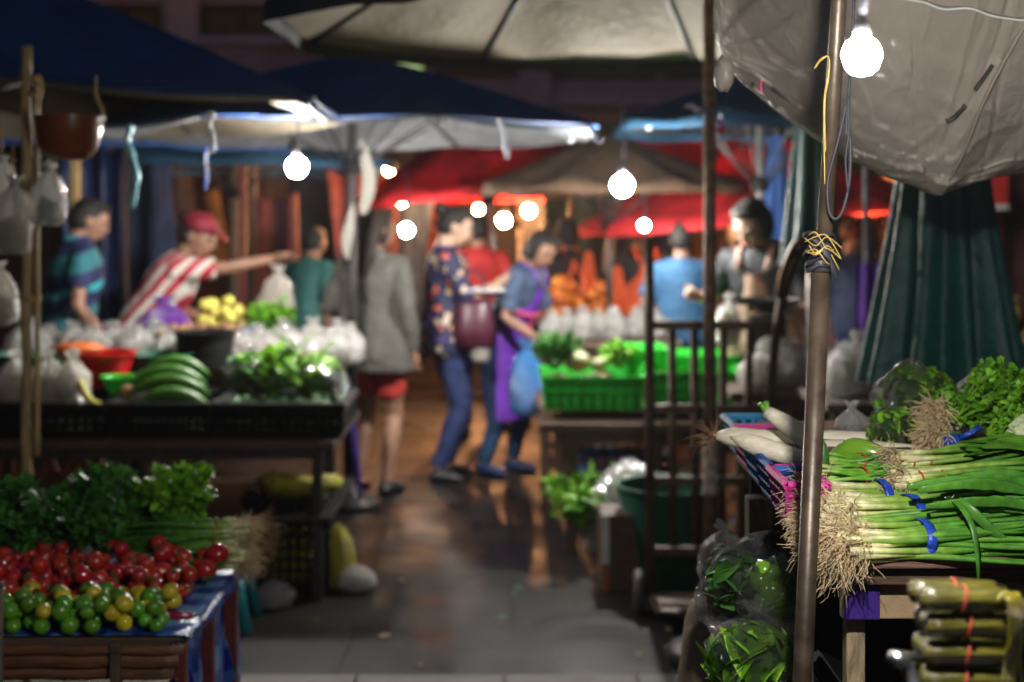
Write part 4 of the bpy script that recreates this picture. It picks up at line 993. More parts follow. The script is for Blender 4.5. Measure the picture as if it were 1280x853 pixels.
def table(x0, x1, y0, y1, z, label, top_m, leg_m, legs=None, leg_w=.04, th=.035, shelf=None, name='table', rail=.05, cat='table', planks=0):
    t = thing(name, label, cat, ((x0 + x1) / 2, (y0 + y1) / 2, 0)); mb = MB()
    if planks:
        w_ = (y1 - y0) / planks
        for i in range(planks): mb.box(((x0 + x1) / 2 + U(-.01, .01), y0 + (i + .5) * w_, z - th / 2 - U(0, .003)), (x1 - x0, w_ - .006, th), bev=.004)
    else: mb.box(((x0 + x1) / 2, (y0 + y1) / 2, z - th / 2), (x1 - x0, y1 - y0, th), bev=.005)
    mb.build('top', top_m, t, False)
    for lx, ly in (legs or ((x0 + .05, y0 + .05), (x1 - .05, y0 + .05), (x0 + .05, y1 - .05), (x1 - .05, y1 - .05))):
        m2 = MB(); m2.box((lx, ly, (z - th - .003) / 2), (leg_w, leg_w, z - th - .003), bev=.004); m2.build('leg', leg_m, t, False)
    if rail:
        for yy in (y0 + .05, y1 - .05):
            m3 = MB(); m3.box(((x0 + x1) / 2, yy, z - th - rail / 2 - .006), (x1 - x0 - .16, leg_w * .6, rail), bev=.003); m3.build('rail', leg_m, t, False)
    if shelf:
        m4 = MB(); m4.box(((x0 + x1) / 2, (y0 + y1) / 2, shelf), (x1 - x0 - .03, y1 - y0 - .03, .02), bev=.003); m4.build('shelf', leg_m, t, False)
    return t
class Heap:
    """settles round things on a surface one by one"""
    def __init__(s, z): s.z = z; s.p = []
    def drop(s, r, area, tries=8, zmax=9):
        best = None
        for _ in range(tries):
            x, y = area(); z = s.z + r
            for (a, b, c_, q) in s.p:
                d2 = (a - x) ** 2 + (b - y) ** 2; rr = (r + q) * .94
                if d2 < rr * rr: z = max(z, c_ + sqrt(rr * rr - d2))
            if best is None or z < best[2]: best = (x, y, z)
        if best[2] > s.z + zmax: return None
        s.p.append((*best, r)); return Vector(best)
def ribbon(pts, wd, m, label, cat='ribbon', group='plastic ribbons tied to the canopies'):
    pts = cat_rom(pts, 7); n = len(pts); mb = MB()
    mb.loft(pts, [(wd * (.75 + .3 * sin(i * .8)), .0015) for i in range(n)], 6, up=(.9, .3 , 0.1))
    o = mb.build('ribbon', m, None, loc=pts[0]); return tag(o, label, cat, group)
def fill_full(leaf=.05, wd=.03, n=90, up_=0.6):
    def f(mb, c, w, h, d):
        sd = Vector((R() * 9, R() * 9, 0)); mb.ell(c + Vector((0, 0, h * .46)), (w * .40, d * .40, h * .40), 18, 12, fn=lambda v: 1 + .10 * noise.noise(v * 2 + sd), tone=.1)
        for i in range(n):
            a, b = U(0, 6.3), U(-1.2, 1.5); v = Vector((cos(a) * cos(b), sin(a) * cos(b), sin(b))); p = c + Vector((v.x * w * .47, v.y * d * .47, h * .48 + v.z * h * .44))
            tn_ = Vector((U(-1, 1), U(-1, 1), U(-1, 1) + up_)); tn_ -= v * tn_.dot(v) * .95; p = c + (p - c) * .95 + Vector((0, 0, .02 * h)) - tn_.normalized() * leaf * .3 + v * .012; leaf_faces(mb, p, tn_, leaf * U(.6, 1.2), wd * U(.6, 1.1), U(.35, 1.0), .25, k=5)
    return f
# ================================================================== right-hand onion stall (in focus)
TZ, T0 = 1.072, 2.02
t = thing('stall_table', 'wooden stall table with brown board edge and purple printed card under spring onions', 'table', (.85, 2.45, 0))
for i in range(4):
    m = MB(); m.box((.46 + .40 + U(-.003, .003), T0 + .115 + i * .232, TZ - .0095 - U(0, .002)), (.80, .226, .017), bev=.003); m.build('top_plank', 'brown_board', t, False)
m = MB(); m.box((.865, T0 + .03, TZ - .021 - .013), (.77, .025, .022), bev=.002); m.build('batten', 'dark_wood', t, False)
m = MB(); m.box((.518 + .30, T0 + .048, 1.0), (.68, .020, .055), bev=.002); m.build('apron_board', 'cardboard', t, False)
m = MB(); m.box((.505, T0 + .034, 1.002), (.052, .006, .058), bev=.002); m.build('printed_card', 'purple_print', t, False)
m = MB(); m.box((.665, T0 + .0345, 1.036), (.035, .005, .014), bev=.001); m.build('printed_card', 'purple_print', t, False)
for lx, ly in ((.502, T0 + .07), (1.22, T0 + .07), (.50, 2.88), (1.22, 2.88)):
    m = MB(); m.box((lx, ly, .515), (.028, .03, .93) if ly < 2.5 else (.05, .05, .95), bev=.004); m.build('leg', 'peeled_wood' if lx < .6 else 'grey_wood', t, False)
m = MB(); m.box((.86, 2.5, .42), (.74, .72, .02), bev=.003); m.build('shelf', 'dark_wood', t, False)
m = MB(); m.box((.456, T0 + .17, .50), (.014, .014, 1.0), bev=.002); m.build('brace', 'grey_wood', t, False)

G = 'bunches on the onion stall'
stalk_bundle('spring_onion_bunch', P(1068, 681, 2.05), (1, .05, .02), .50, 95, .034, .0046, 'lowest front bunch of spring onions with blue tape and the largest root tuft', G, ties=((.20, 'blue_tape'),), roots=(1500, .066), fan=.22, droop=.02)
stalk_bundle('spring_onion_bunch', P(1050, 653, 2.12), (1, .12, .03), .54, 95, .036, .0046, 'spring onion bunch with a wide blue tape lying on the lowest bunch', G, ties=((.205, 'blue_tape'),), roots=(1500, .070), fan=.22, droop=.02)
stalk_bundle('spring_onion_bunch', P(1034, 628, 2.22), (1, .16, .02), .54, 80, .032, .0046, 'spring onion bunch with roots hanging next to the slanting pole', G, ties=((.16, 'blue_tape'),), roots=(1300, .066), fan=.2, droop=.03)
stalk_bundle('spring_onion_bunch', P(1128, 606, 2.24), (1, .10, .03), .46, 46, .022, .0040, 'small spring onion bunch with brown rubber band and pale bulbs', G, ties=((.05, 'red_band'), (.13, 'red_band')), roots=(500, .042), fan=.22, droop=.03)
stalk_bundle('spring_onion_bunch', P(1122, 580, 2.40), (1, .08, .02), .48, 46, .022, .0040, 'thin spring onion bunch behind the small banded bunch, beside light green pepper', G, ties=((.04, 'red_band'), (.10, 'red_band')), roots=(500, .05), fan=.2, droop=.04)
stalk_bundle('chive_bunch', P(1020, 600, 2.26), (1, .03, .0), .15, 40, .020, .0026, 'flat bunch of thin green chives nearest the pole', G, 'chive_stalk', ties=((.5, 'red_band'),), roots=None, fan=.10, droop=.0, bulbs=False, cat='chives', flat=.8)
stalk_bundle('chive_bunch', P(1020, 582, 2.40), (1, .02, .0), .17, 40, .020, .0026, 'flat bunch of thin chives farther from the table edge', G, 'chive_stalk', ties=((.45, 'red_band'),), roots=None, fan=.10, droop=.0, bulbs=False, cat='chives', flat=.8)
# loose long leaves that fall over the front edge
t = thing('loose_leaf', 'long green onion leaf folded over the front edge of the table', 'leaf', tuple(P(1190, 640, 2.06)))
m = MB()
m.loft(cat_rom([P(1186, 622, 2.07), P(1202, 634, 2.03), P(1216, 660, 2.0), P(1222, 700, 1.985), P(1223, 728, 1.99)]), [(.0075 * (1 - .75 * i / 24), .0018) for i in range(25)], 8, up=(1, .2, 0), tone=[.5 + .3 * i / 24 for i in range(25)])
m.loft(cat_rom([P(1190, 624, 2.06), P(1215, 640, 2.03), P(1250, 672, 2.02), P(1282, 690, 2.03)]), [(.010 * (1 - .5 * i / 18), .0018) for i in range(19)], 8, up=(.4, 0, 1), tone=[.6 + .2 * i / 18 for i in range(19)]); m.build('blade', 'leek_stalk', t)
for i in range(16):
    p0 = P(1120 + U(0, 60), U(600, 690), 2.03 + U(0, .12)); an = U(-.25, .25); L = U(.18, .30); c = p0
    m = MB(); m.loft(cat_rom([p0, p0 + Vector((L * .4, .0, .012 + an * .02)), p0 + Vector((L * .75, U(-.02, .02), .004 + an * .04)), p0 + Vector((L, U(-.03, .03), -.012))], 5), [(U(.006, .009) * sin(pi * min(.95, .12 + q / 17)) + .001, .0012) for q in range(16)], 8, up=(0, U(-.5, .5), 1), tone=[.45 + .03 * q for q in range(16)])
    tag(m.build('onion_leaf', 'leek_stalk', None, loc=c), 'broad loose onion leaf lying over the tied bunches', 'leaf', 'loose onion leaves over the bunches')
# tray that lifts the goods at the back
c0 = tag(MB().box((.90, 2.70, TZ + .036), (.80, .40, .066), bev=.004).build('wooden_tray', 'brown_board', None, False, loc=(.9, 2.7, TZ)), 'shallow brown wooden tray lifting the goods at the rear of the table', 'tray')
TB = TZ + .072
# daikon
def daikon(c, d, L, r, label, root=False):
    c = Vector(c); d = Vector(d).normalized(); t = thing('daikon', label, 'daikon', tuple(c), 'white daikon radishes')
    k = 12; pts, rr = [], []
    for i in range(k + 1):
        f = i / k; pts.append(c + d * L * (f - .5) + Vector((.004 * sin(5 * f + L * 40), .004 * cos(4 * f + r * 99), 0))); rr.append(r * (sin(pi * min(1, f * .60 + .12)) ** .6 if f < .8 else (1 - (f - .8) / .2 * .85) * sin(pi * .60) ** .6) * (1 + .02 * sin(9 * f)))
    MB().loft(pts, rr, 16).build('body', 'daikon_skin', t)
    if root: root_tuft(t, pts[-1] - d * .01, d, 40, .06, 'brown_root', .008, .0010, 'root_tail', .4)
    else:
        m = MB()
        for i in range(7): m.loft([c - d * L * .49, c - d * (L * .49 + .012) + Vector((U(-.01, .01), U(-.01, .01), U(0, .015)))], [.006, .004], 6, tone=[.3, .5])
        m.build('leaf_stub', 'chive_stalk', t)
    return t
daikon(P(1080, 553, 2.66), (-1, .12, 0), .26, .021, 'long daikon lying across the table behind the pepper')
daikon(P(1075, 565, 2.58), (-1, .05, 0), .24, .021, 'long daikon lying nearest the light green pepper')
daikon(P(1122, 570, 2.57), (1, .2, 0), .10, .017, 'short daikon end showing beside the coriander roots')
daikon(P(955, 549, 2.64), (-.9, .35, .0), .20, .019, 'daikon with a hairy brown root tail over the basket rim', True)
daikon(P(980, 567, 2.46), (-.8, .4, .20), .20, .018, 'daikon lying crosswise in the front of the baskets')
daikon(P(1000, 545, 2.56), (.75, -.5, -.55), .15, .020, 'daikon pointing up among the baskets next to the pole')
# baskets
bk = [('pink_plastic', 2.27, 'pink plastic basket nearest the slanting pole'), ('blue_plastic', 2.41, 'blue plastic basket between two pink baskets'), ('sky_plastic', 2.57, 'light blue plastic basket in the middle of the row'), ('pink_plastic', 2.73, 'pink plastic basket farther back in the row'), ('sky_plastic', 2.89, 'light blue plastic basket at the far end of the row')]
for m_, yy, lb in bk:
    crate((.456 + (yy - 2.27) * .075, yy, TZ + .006), .062 + (yy - 2.27) * .10, .152, .062, m_, lb, 'plastic baskets along the table side', 0, wall=.0085, name='basket', taper=.16, bars=(6, 3), cat='basket')
# light green pepper, green chilli tip
m = MB(); c = P(1072, 570, 2.46)
m.loft(cat_rom([P(1032, 586, 2.5), P(1048, 572, 2.48), P(1068, 562, 2.46), P(1095, 568, 2.44), P(1125, 580, 2.43), P(1148, 588, 2.43)], 5), [.004 + .016 * sin(pi * (i / 25) ** .75) for i in range(26)], 12)
o = m.build('green_pepper', 'pepper_green', None, loc=c); tag(o, 'long bright light green pepper curving over the chives', 'pepper', None)
MB().loft([P(1150, 589, 2.43), P(1158, 588, 2.43)], [.004, .003], 6).build('stalk', 'leaf_mid', o).location = (0, 0, 0)
o.children[0].data.transform(Matrix.Translation(Vector((0, 0, 0))))
m = MB(); m.lathe([(.0001, .045), (.006, .035), (.010, .018), (.011, 0), (.008, -.02)], P(1029, 583, 2.36), 12); tag(m.build('okra', 'leaf_mid', None, loc=P(1029, 583, 2.36)), 'dark green okra tip standing right beside the slanting pole', 'okra')
# coriander roots, lettuces and leaves at the back right
herb('coriander_bunch', P(1188, 530, 2.62), .16, 'coriander bunch whose upper brown roots face the camera beside the lettuce', G, sprigs=60, lean=(1, .2, .28), leaf=.013, cat='herbs')
herb('coriander_bunch', P(1212, 535, 2.74), .15, 'frilly bright green coriander mound at the rear of the onion stall', G, sprigs=90, lean=(.8, .1, .35), leaf=.015, lpb=12)
herb('coriander_bunch', P(1258, 530, 2.62), .13, 'frilly bright herb mound at the right edge of the picture', G, sprigs=90, lean=(.3, .0, .6), leaf=.015, lpb=12)
herb('coriander_bunch', P(1240, 545, 2.50), .12, 'smaller herb bunch above the broad dark leaves', G, sprigs=50, lean=(.6, -.1, .3), leaf=.014)
for (x, y, Y, n, L, lb) in ((1165, 522, 2.60, 420, .055, 'upper round tuft of brown coriander roots beside the plastic bag'), (1163, 552, 2.52, 360, .05, 'lower round tuft of brown coriander roots beside the blue tie'), (1205, 575, 2.44, 160, .035, 'small reddish brown root tuft by the broad leaves'), (1255, 545, 2.5, 140, .03, 'dark brown root tuft near the white cabbage')):
    t = thing('root_tuft', lb, 'roots', tuple(P(x, y, Y)), 'root tufts of the herb bunches')
    root_tuft(t, P(x + 8, y - 4, Y), (-.75, -.65, -.1), n, L, 'root_hair' if n > 200 else 'brown_root', .022 if n > 200 else .012, .0013, 'fibres', .9)
    m = MB()
    for i in range(14): m.loft([P(x + 6, y - 3, Y) + Vector((U(-.012, .012), U(-.012, .012), U(-.014, .014))), P(x + 45, y - 2, Y + .04) + Vector((0, U(-.02, .02), U(-.012, .012)))], [.0035, .0028], 6, tone=[.1, .5])
    m.build('stems', 'chive_stalk', t)
t = thing('blue_tie', 'blue tape wound around the stems of the lower coriander roots', 'tape', tuple(P(1187, 553, 2.5)))
m = MB(); c = P(1188, 552, 2.50); m.loft([c + Vector((x, 0, 0)) for x in (-.014, -.007, 0, .007, .014)], [.013, .015, .0145, .015, .013], 14); m.build('wrap', 'blue_tape', t)
m = MB(); m.loft([c + Vector((.012, 0, .005)), c + Vector((.032, -.01, .016)), c + Vector((.05, -.01, .028))], [(.005, .001)] * 3, 6, up=(0, 0, 1)); m.build('loose_end', 'blue_tape', t)
t = thing('kale_leaves', 'pile of broad flat dark green leaves under the white cabbage', 'leaves', tuple(P(1240, 578, 2.42))); m = MB()
for i in range(20):
    leaf_faces(m, P(1195 + U(0, 60), 578 - U(0, 26), 2.30 + U(0, .10)), (1, U(-.3, .3), U(-.1, .25)), U(.08, .14), U(.05, .075), U(.15, .6), U(.05, .3), k=7)
m.build('leaves', 'herb_leaf', t)
t = thing('cauliflower', 'pale green white cauliflower cut off by the right picture edge', 'cauliflower', tuple(P(1284, 556, 2.42))); m = MB(); cc = P(1286, 548, 2.42)
for i in range(70):
    a, b = U(0, 6.3), U(-.3, 1.5); v = Vector((cos(a) * cos(b), sin(a) * cos(b), sin(b))); m.ell(cc + v * .030, U(.008, .012), 8, 6)
m.build('curd', 'cabbage_white', t)
m = MB()
for i in range(9): leaf_faces(m, cc + Vector((0, 0, -.03)), (cos(i * .7), sin(i * .7), .7), .06, .05, .75, -.2, k=6)
m.build('leaves', 'herb_leaf', t)
# plastic bags on the table
bag(P(1146, 545, 2.76), .17, .165, .16, fill_full(.035, .022, 260), 'clear plastic bag of green leaves behind the coriander roots', 'plastic bags on the onion stall', 'bright_film', False, cont_col='herb_leaf', fill=.85)
bag(P(1116, 566, 2.62), .09, .10, .09, fill_full(.025, .015, 150), 'small clear plastic bag of herbs at the end of the daikons', 'plastic bags on the onion stall', 'bright_film', cont_col='herb_leaf', fill=.8)
bag(P(1066, 566, 2.80), .075, .10, .07, None, 'empty clear carrier bag with its looped handle sticking up', 'plastic bags on the onion stall')
t = thing('plastic_bag', 'crumpled empty grey plastic bag spread behind the coriander', 'plastic bag', tuple(P(1235, 500, 2.86)), 'plastic bags on the onion stall')
m = MB(); N = 26; vs = []
for i in range(N):
    for j in range(N):
        u, v = i / (N - 1), j / (N - 1); tp = .15 + .85 * (1 - abs(u - .42) * 1.4) if u < .42 else .2 + .8 * (1 - (u - .42) * 1.3)
        p = P(1196 + 92 * u, 508 - 56 * v * tp, 2.84 + .06 * sin(u * 7) * v); n_ = noise.noise(Vector((u * 5, v * 5, 3))); p.y += .03 * n_ + .012 * noise.noise(Vector((u * 14, v * 14, 1))); vs.append(p)
m.add(vs, [(i * N + j, i * N + j + 1, (i + 1) * N + j + 1, (i + 1) * N + j) for i in range(N - 1) for j in range(N - 1)]); m.build('film', 'milky_film', t)
# slanting pole with knotted rope, cable loop and straw strings
a, b = P(1055, -40, 1.99), P(1008, 853, 2.0); dirv = (b - a).normalized(); foot = a + dirv * (a.z / -dirv.z); top = a - dirv * .55
t = thing('slanting_pole', 'slanting steel tent pole right of centre, thinner tube clamped to a thicker one', 'pole', tuple(foot))
j = P(1027, 330, 2.0)
MB().tube([foot, j], .0138, 16).build('lower_tube', 'galvanised', t)
MB().tube([foot.lerp(j, .9) , top], .0112, 16).build('upper_tube', 'galvanised', t)
MB().lathe([(.0145, -.012), (.0172, -.01), (.0172, .01), (.0145, .012)], j + Vector((0, 0, -.0)), 16).build('collar', 'dark_steel', t)
MB().lathe([(.016, 0), (.12, 0), (.12, .02), (.018, .03)], foot, 16).build('base', 'dark_steel', t)
t = thing('knotted_rope', 'blue black rag tied round the slanting pole with yellow string', 'rope', tuple(P(1028, 312, 1.97)))
m = MB()
for q in range(5):
    cc = P(1026 + U(-2, 2), 298 + q * 8, 2.0); rr_ = U(.0175, .021); ph = U(0, 6)
    m.loft([cc + Vector((cos(x) * rr_, sin(x) * rr_, .007 * sin(x + ph) + .003 * sin(x * 3 + ph))) for x in [2 * pi * i / 20 for i in range(21)]], [(.0032 + .0016 * sin(i * 1.1 + ph), .0028) for i in range(21)], 7)
m.loft(cat_rom([P(1016, 296, 1.978), P(1030, 312, 1.966), P(1040, 330, 1.966), P(1046, 350, 1.972)]), [(.0045 + .002 * sin(i), .0025) for i in range(19)], 8); m.build('rag', 'cable_black', t)
for q in range(7):
    m = MB(); y0 = U(288, 328); m.tube(cat_rom([P(1010 + U(-4, 3), y0, 1.98), P(1020, y0 + U(-12, 16), 1.966), P(1034, y0 + U(-10, 20), 1.966), P(1046 + U(-4, 10), y0 + U(4, 24), 1.976)]), .0008, 5)
    m.build('string', 'yellow_string', t)
t = thing('power_cable', 'black cable looping down beside the slanting pole from the bulb', 'cable', tuple(P(1070, 0, 1.98)))
m = MB(); m.tube(cat_rom([P(1069, -30, 1.98), P(1066, 30, 1.98), P(1062, 100, 1.975), P(1058, 160, 1.97), P(1063, 178, 1.968), P(1062, 225, 1.968), P(1054, 262, 1.968), P(1044, 274, 1.968), P(1036, 262, 1.972), P(1035, 225, 1.975), P(1048, 175, 1.972), P(1058, 130, 1.972)], 8), .0022, 7); m.build('wire', 'cable_black', t)
m = MB(); m.tube(cat_rom([P(1060, 120, 1.97), P(1061, 165, 1.966), P(1057, 200, 1.966), P(1060, 240, 1.966)], 8), .0016, 6); m.build('thin_wire', 'cable_black', t)
t = thing('straw_string', 'yellow straw string knotted high on the slanting pole left of the bulb', 'string', tuple(P(1035, 80, 1.98)))
m = MB()
for q in range(2):
    m.tube(cat_rom([P(1018 + q * 2, 86 - q * 2, 1.985), P(1026, 74 + q * 2, 1.975), P(1036, 72, 1.972), P(1036 - q, 96, 1.972), P(1031 - q, 130, 1.975), P(1032 - q, 190 + 40 * q, 1.978)], 7), .0008, 6)
m.build('strand', 'yellow_string', t)
# tarpaulin sagging over the stall
TY = 2.8
def tarp():
    t = thing('tarpaulin', 'sagging grey brown plastic tarpaulin over the onion stall, lit by the bulb', 'tarpaulin', tuple(P(1170, 120, TY)))
    low = [(896, 40), (906, 78), (930, 98), (965, 122), (1000, 152), (1040, 182), (1070, 200), (1110, 222), (1150, 238), (1172, 246), (1200, 236), (1240, 224), (1290, 214), (1360, 205)]
    NX, NY = 260, 150; vs = []
    rnd = random.Random(5); creases = []
    for _ in range(64):
        x0 = rnd.uniform(.35, 1.15); s0 = rnd.uniform(-1, .3); an_ = rnd.choice([rnd.uniform(-.5, .5), rnd.uniform(1.0, 2.2), math.atan2(-.1 - s0, PX(1172, TY) - x0)])
        creases.append((x0, s0 * .5, cos(an_), sin(an_), rnd.uniform(.15, .6), rnd.uniform(.004, .014), rnd.uniform(.004, .011) * rnd.choice([1, 1, -1])))
    for i in range(NX):
        x = 893 + (1370 - 893) * i / (NX - 1)
        for q in range(len(low) - 1):
            if low[q][0] <= x <= low[q + 1][0] or q == len(low) - 2:
                f = min(1, max(0, (x - low[q][0]) / (low[q + 1][0] - low[q][0]))); yl = low[q][1] + (low[q + 1][1] - low[q][1]) * f
                if low[q][0] <= x <= low[q + 1][0]: break
        if x < low[0][0]: yl = low[0][1]
        X = PX(x, TY); zl = PZ(yl, TY)
        for j in range(NY):
            s = -1 + 2 * j / (NY - 1); g_ = min(1, max(0, (x - 893) / 120)); g_ = .12 + .88 * g_ * g_ * (3 - 2 * g_); depth = (.52 if s < 0 else .60) * g_
            Yv = TY + s * depth; A = (2.22 - zl)
            z = zl + A * (abs(s) ** (1.55 if s < 0 else 1.9))
            p = Vector((X * (1 + .03 * s), Yv, z))
            sd = Vector((X * 4.2 + .8 * p.z, z * 3.0, s * 1.1))
            rdg = 1 - abs(noise.noise(sd * 1.1 + Vector((3, 1, 2)))) * 2
            fold = .028 * noise.noise(sd * .8) + .012 * noise.noise(sd * 2.4) + .004 * noise.noise(sd * 5.5) + .0016 * noise.noise(sd * 11)
            for (x0, s0, ca, sa, ln_, wd_, am_) in creases:
                dx_, ds_ = X - x0, s * .5 - s0; al = dx_ * ca + ds_ * sa; ac = abs(-dx_ * sa + ds_ * ca + .02 * sin(al * 14))
                if ac < wd_ and abs(al) < ln_: fold += am_ * (1 - ac / wd_) ** 1.3 * (1 - (al / ln_) ** 2)
            # creases gathering towards the lowest point and the tied left corner
            dx, dz = X - PX(1172, TY), z - PZ(241, TY); an = math.atan2(dx, dz + .05); rr = sqrt(dx * dx + dz * dz)
            fold += .024 * sin(an * 9 + 1.5 * noise.noise(sd)) * math.exp(-rr / .25) * min(1, rr * 9)
            dx2, dz2 = X - PX(905, TY), z - PZ(60, TY); an2 = math.atan2(dz2, dx2 + .02); r2 = sqrt(dx2 * dx2 + dz2 * dz2)
            fold += .034 * sin(an2 * 10 + 2 * noise.noise(sd)) * math.exp(-r2 / .22) * min(1, r2 * 7)
            p.y -= fold * (1 - .3 * abs(s)); p.z += fold * .35 * (1 if abs(s) > .12 else .4)
            vs.append(p)
    fs = [(i * NY + j, i * NY + j + 1, (i + 1) * NY + j + 1, (i + 1) * NY + j) for i in range(NX - 1) for j in range(NY - 1)]
    mb = MB().add(vs, fs); o = mb.build('sheet', 'tarp_sheet', t)
    sol = o.modifiers.new('thick', 'SOLIDIFY'); sol.thickness = .0015
    def seam(pix, name, mt, r_):                # follows the sheet itself
        pts = []
        for (x, s_) in pix:
            i = min(NX - 1, max(0, int(round((x - 893) / 477 * (NX - 1))))); j = min(NY - 1, max(0, int(round((s_ + 1) / 2 * (NY - 1))))); pts.append(Vector(vs[i * NY + j]) + Vector((0, -.004, -.001)))
        MB().loft(cat_rom(pts, 6), [(r_, .0016)] * (6 * (len(pts) - 1) + 1), 6, up=(0, 0, 1)).build(name, mt, t)
    seam([(1172, -.05), (1178, -.25), (1186, -.4), (1200, -.5), (1225, -.62), (1255, -.72), (1300, -.85)], 'seam', 'tarp_sheet', .006)
    seam([(1150, -.35), (1160, -.38), (1170, -.42)], 'strap', 'black_rubber', .0045)
    seam([(1176, -.46), (1184, -.49), (1192, -.52)], 'strap', 'black_rubber', .004)
    # tied corner at the rusty pole
    c = P(905, 92, TY); m = MB(); m.ell(c, (.02, .025, .035), 14, 10, fn=lambda v: 1 + .3 * noise.noise(v * 4)); m.build('tied_corner', 'tarp_sheet', t)
tarp()
t = thing('clear_sheet', 'clear plastic sheet with bright creased edge over the top right of the tarpaulin', 'plastic sheet', tuple(P(1200, 10, 1.8))); m = MB(); N = 50; vs = []
for i in range(N):
    for j in range(16):
        u, v = i / (N - 1), j / 15; x = 1085 + 330 * u; ye = -8 + 62 * max(0, u - .06) ** .9
        p = P(x, ye - 45 * v, 2.45 + .25 * v); p.y += .015 * noise.noise(Vector((u * 6, v * 3, 5))); p.z += .010 * noise.noise(Vector((u * 9, v * 4, 2))); vs.append(p)
m.add(vs, [(i * 16 + j, i * 16 + j + 1, (i + 1) * 16 + j + 1, (i + 1) * 16 + j) for i in range(N - 1) for j in range(15)]); m.build('film', 'milky_film', t)
m = MB(); m.tube([vs[i * 16] for i in range(N)], .0022, 6); m.build('hem', 'white_plastic', t)
# bags of greens piled beside the stall, on crates below the picture
crate((.437, 2.5, 0), .12, .5, .392, 'black_plastic', 'lower black crate beneath the pile of bagged vegetables', 'black crates under the bagged vegetables', cat='crate')
crate((.437, 2.5, .394), .12, .5, .392, 'black_plastic', 'upper black crate carrying the pile of bagged vegetables', 'black crates under the bagged vegetables', cat='crate')
BG = 'bagged vegetables piled beside the onion stall'
def pbag(x, y, Y, wpx, hpx, content, col, lab, **k):
    s = Y / F; k.setdefault('film_m', 'bright_film'); return bag(P(x, y, Y), wpx * s, hpx * s, wpx * s * .9, content, lab, BG, cont_col=col, **k)
pbag(940, 866, 2.28, 122, 112, fill_full(.06, .020, 130, 2.0), 'herb_leaf', 'front clear bag full of long leaf stems at the bottom of the pile', ears=True, fill=.74)
pbag(968, 786, 2.38, 96, 102, fill_balls(.020, 30), 'pepper_green', 'clear bag of shiny round green cabbages behind the slanting pole', ears=False, fill=.85)
pbag(910, 782, 2.50, 86, 82, fill_balls(.016, 34), 'eggplant_green', 'clear bag of small dark green aubergines at the left of the pile', ears=False, fill=.9)
pbag(908, 732, 2.58, 74, 76, fill_balls(.013, 34), 'eggplant_green', 'twisted clear bag with a red tie at the top left of the pile')
pbag(965, 728, 2.52, 112, 70, fill_mass, 'dark_cloth', 'dark grey plastic bag on top of the pile beside the pole', film_m='dark_film', ears=False, fill=.9)
pbag(922, 752, 2.44, 70, 80, fill_full(.05, .03, 80), 'dark_herb_leaf', 'crumpled bag with silver creases in the middle of the pile')
m = MB(); c = Vector((PX(884, 2.78), 2.78, 0))
m.loft([c + Vector((.01 * sin(z * 9), 0, z)) for z in (0, .02, .15, .35, .60, .76, .80)], [(.05, .08), (.06, .10), (.064, .11), (.06, .10), (.058, .10), (.05, .085), (.04, .05)], 22, up=(1, 0, 0)); m.v = [(x + .012 * noise.noise(Vector((x * 9, y * 9, z * 7))), y, z) for x, y, z in m.v]
tag(m.build('sack', 'sack_weave', None, loc=c), 'tan woven sack standing left of the bagged vegetables', 'sack')
# stacked leaf-wrapped rolls in front, on a steel trolley shelf
t = thing('serving_cart', 'stainless steel cart whose bent handle shows under the leaf wrapped rolls', 'cart', (.56, 1.45, 0))
m = MB(); m.box((.60, 1.44, .950), (.42, .30, .014), bev=.004); m.build('shelf', 'stainless', t, False)
m = MB(); m.box((.60, 1.44, .38), (.42, .30, .014), bev=.004); m.build('shelf', 'stainless', t, False)
m = MB(); m.tube(cat_rom([Vector((.402, 1.24, .955)), P(1142, 856, 1.38), P(1120, 825, 1.38), P(1128, 823, 1.44), P(1175, 825, 1.60), Vector((.47, 1.64, 1.06)), Vector((.47, 1.62, .95))], 5), .0075, 10); m.build('handle', 'stainless', t)
for lx, ly in ((.41, 1.31), (.79, 1.31), (.41, 1.57), (.79, 1.57)):
    m = MB(); m.tube([(lx, ly, .06), (lx, ly, .943)], .010, 10); m.build('leg', 'stainless', t)
    m = MB(); m.lathe([(.0001, -.012), (.03, -.012), (.032, 0), (.03, .012), (.0001, .012)], (lx, ly, .032), 16, rot=rotx(pi / 2)); m.build('wheel', 'black_rubber', t)
RL = [(1206, 892), (1204, 849), (1208, 816), (1209, 781), (1204, 749)]
names = ['leaf wrapped roll at the base of the stack, mostly below the picture', 'second leaf wrapped roll up in the banded stack, at the bottom edge', 'middle leaf wrapped roll of the banded stack', 'leaf wrapped roll just under the topmost one', 'topmost leaf wrapped roll of the banded stack']
zb = .958
for i, ((x, y), lb) in enumerate(zip(RL, names)):
    for q in range(2):
        c = P(x + U(-2, 2), y, 1.46) + Vector((0, q * .030, 0)); hl = .046; tilt = U(-.02, .02)
        t = thing('leaf_roll', lb if q == 0 else lb.replace('leaf wrapped', 'rear leaf wrapped'), 'wrapped roll', tuple(c), 'leaf wrapped rolls stacked on the cart')
        xs_ = [-1, -.985, -.93, -.6, -.2, .2, .6, .93, .985, 1]; m = MB(); m.loft([c + Vector((hl * f, 0, hl * f * tilt)) for f in xs_], [.003, .008, .0118, .0124, .0128, .0125, .0124, .0118, .008, .003], 20)
        m.v = [(a_, b_ + .0012 * noise.noise(Vector((a_ * 60, b_ * 90, c_ * 90))), c_ + .0012 * noise.noise(Vector((a_ * 50, b_ * 90 + 7, c_ * 90)))) for a_, b_, c_ in m.v]; m.build('wrap', 'leaf_wrap', t)
        m = MB(); m.loft([c + Vector((-.002 + .003 * sin(a_), cos(a_) * .0134, sin(a_) * .0134)) for a_ in [2 * pi * k_ / 18 for k_ in range(19)]], .0014, 6); m.build('rubber_band', 'red_band', t)
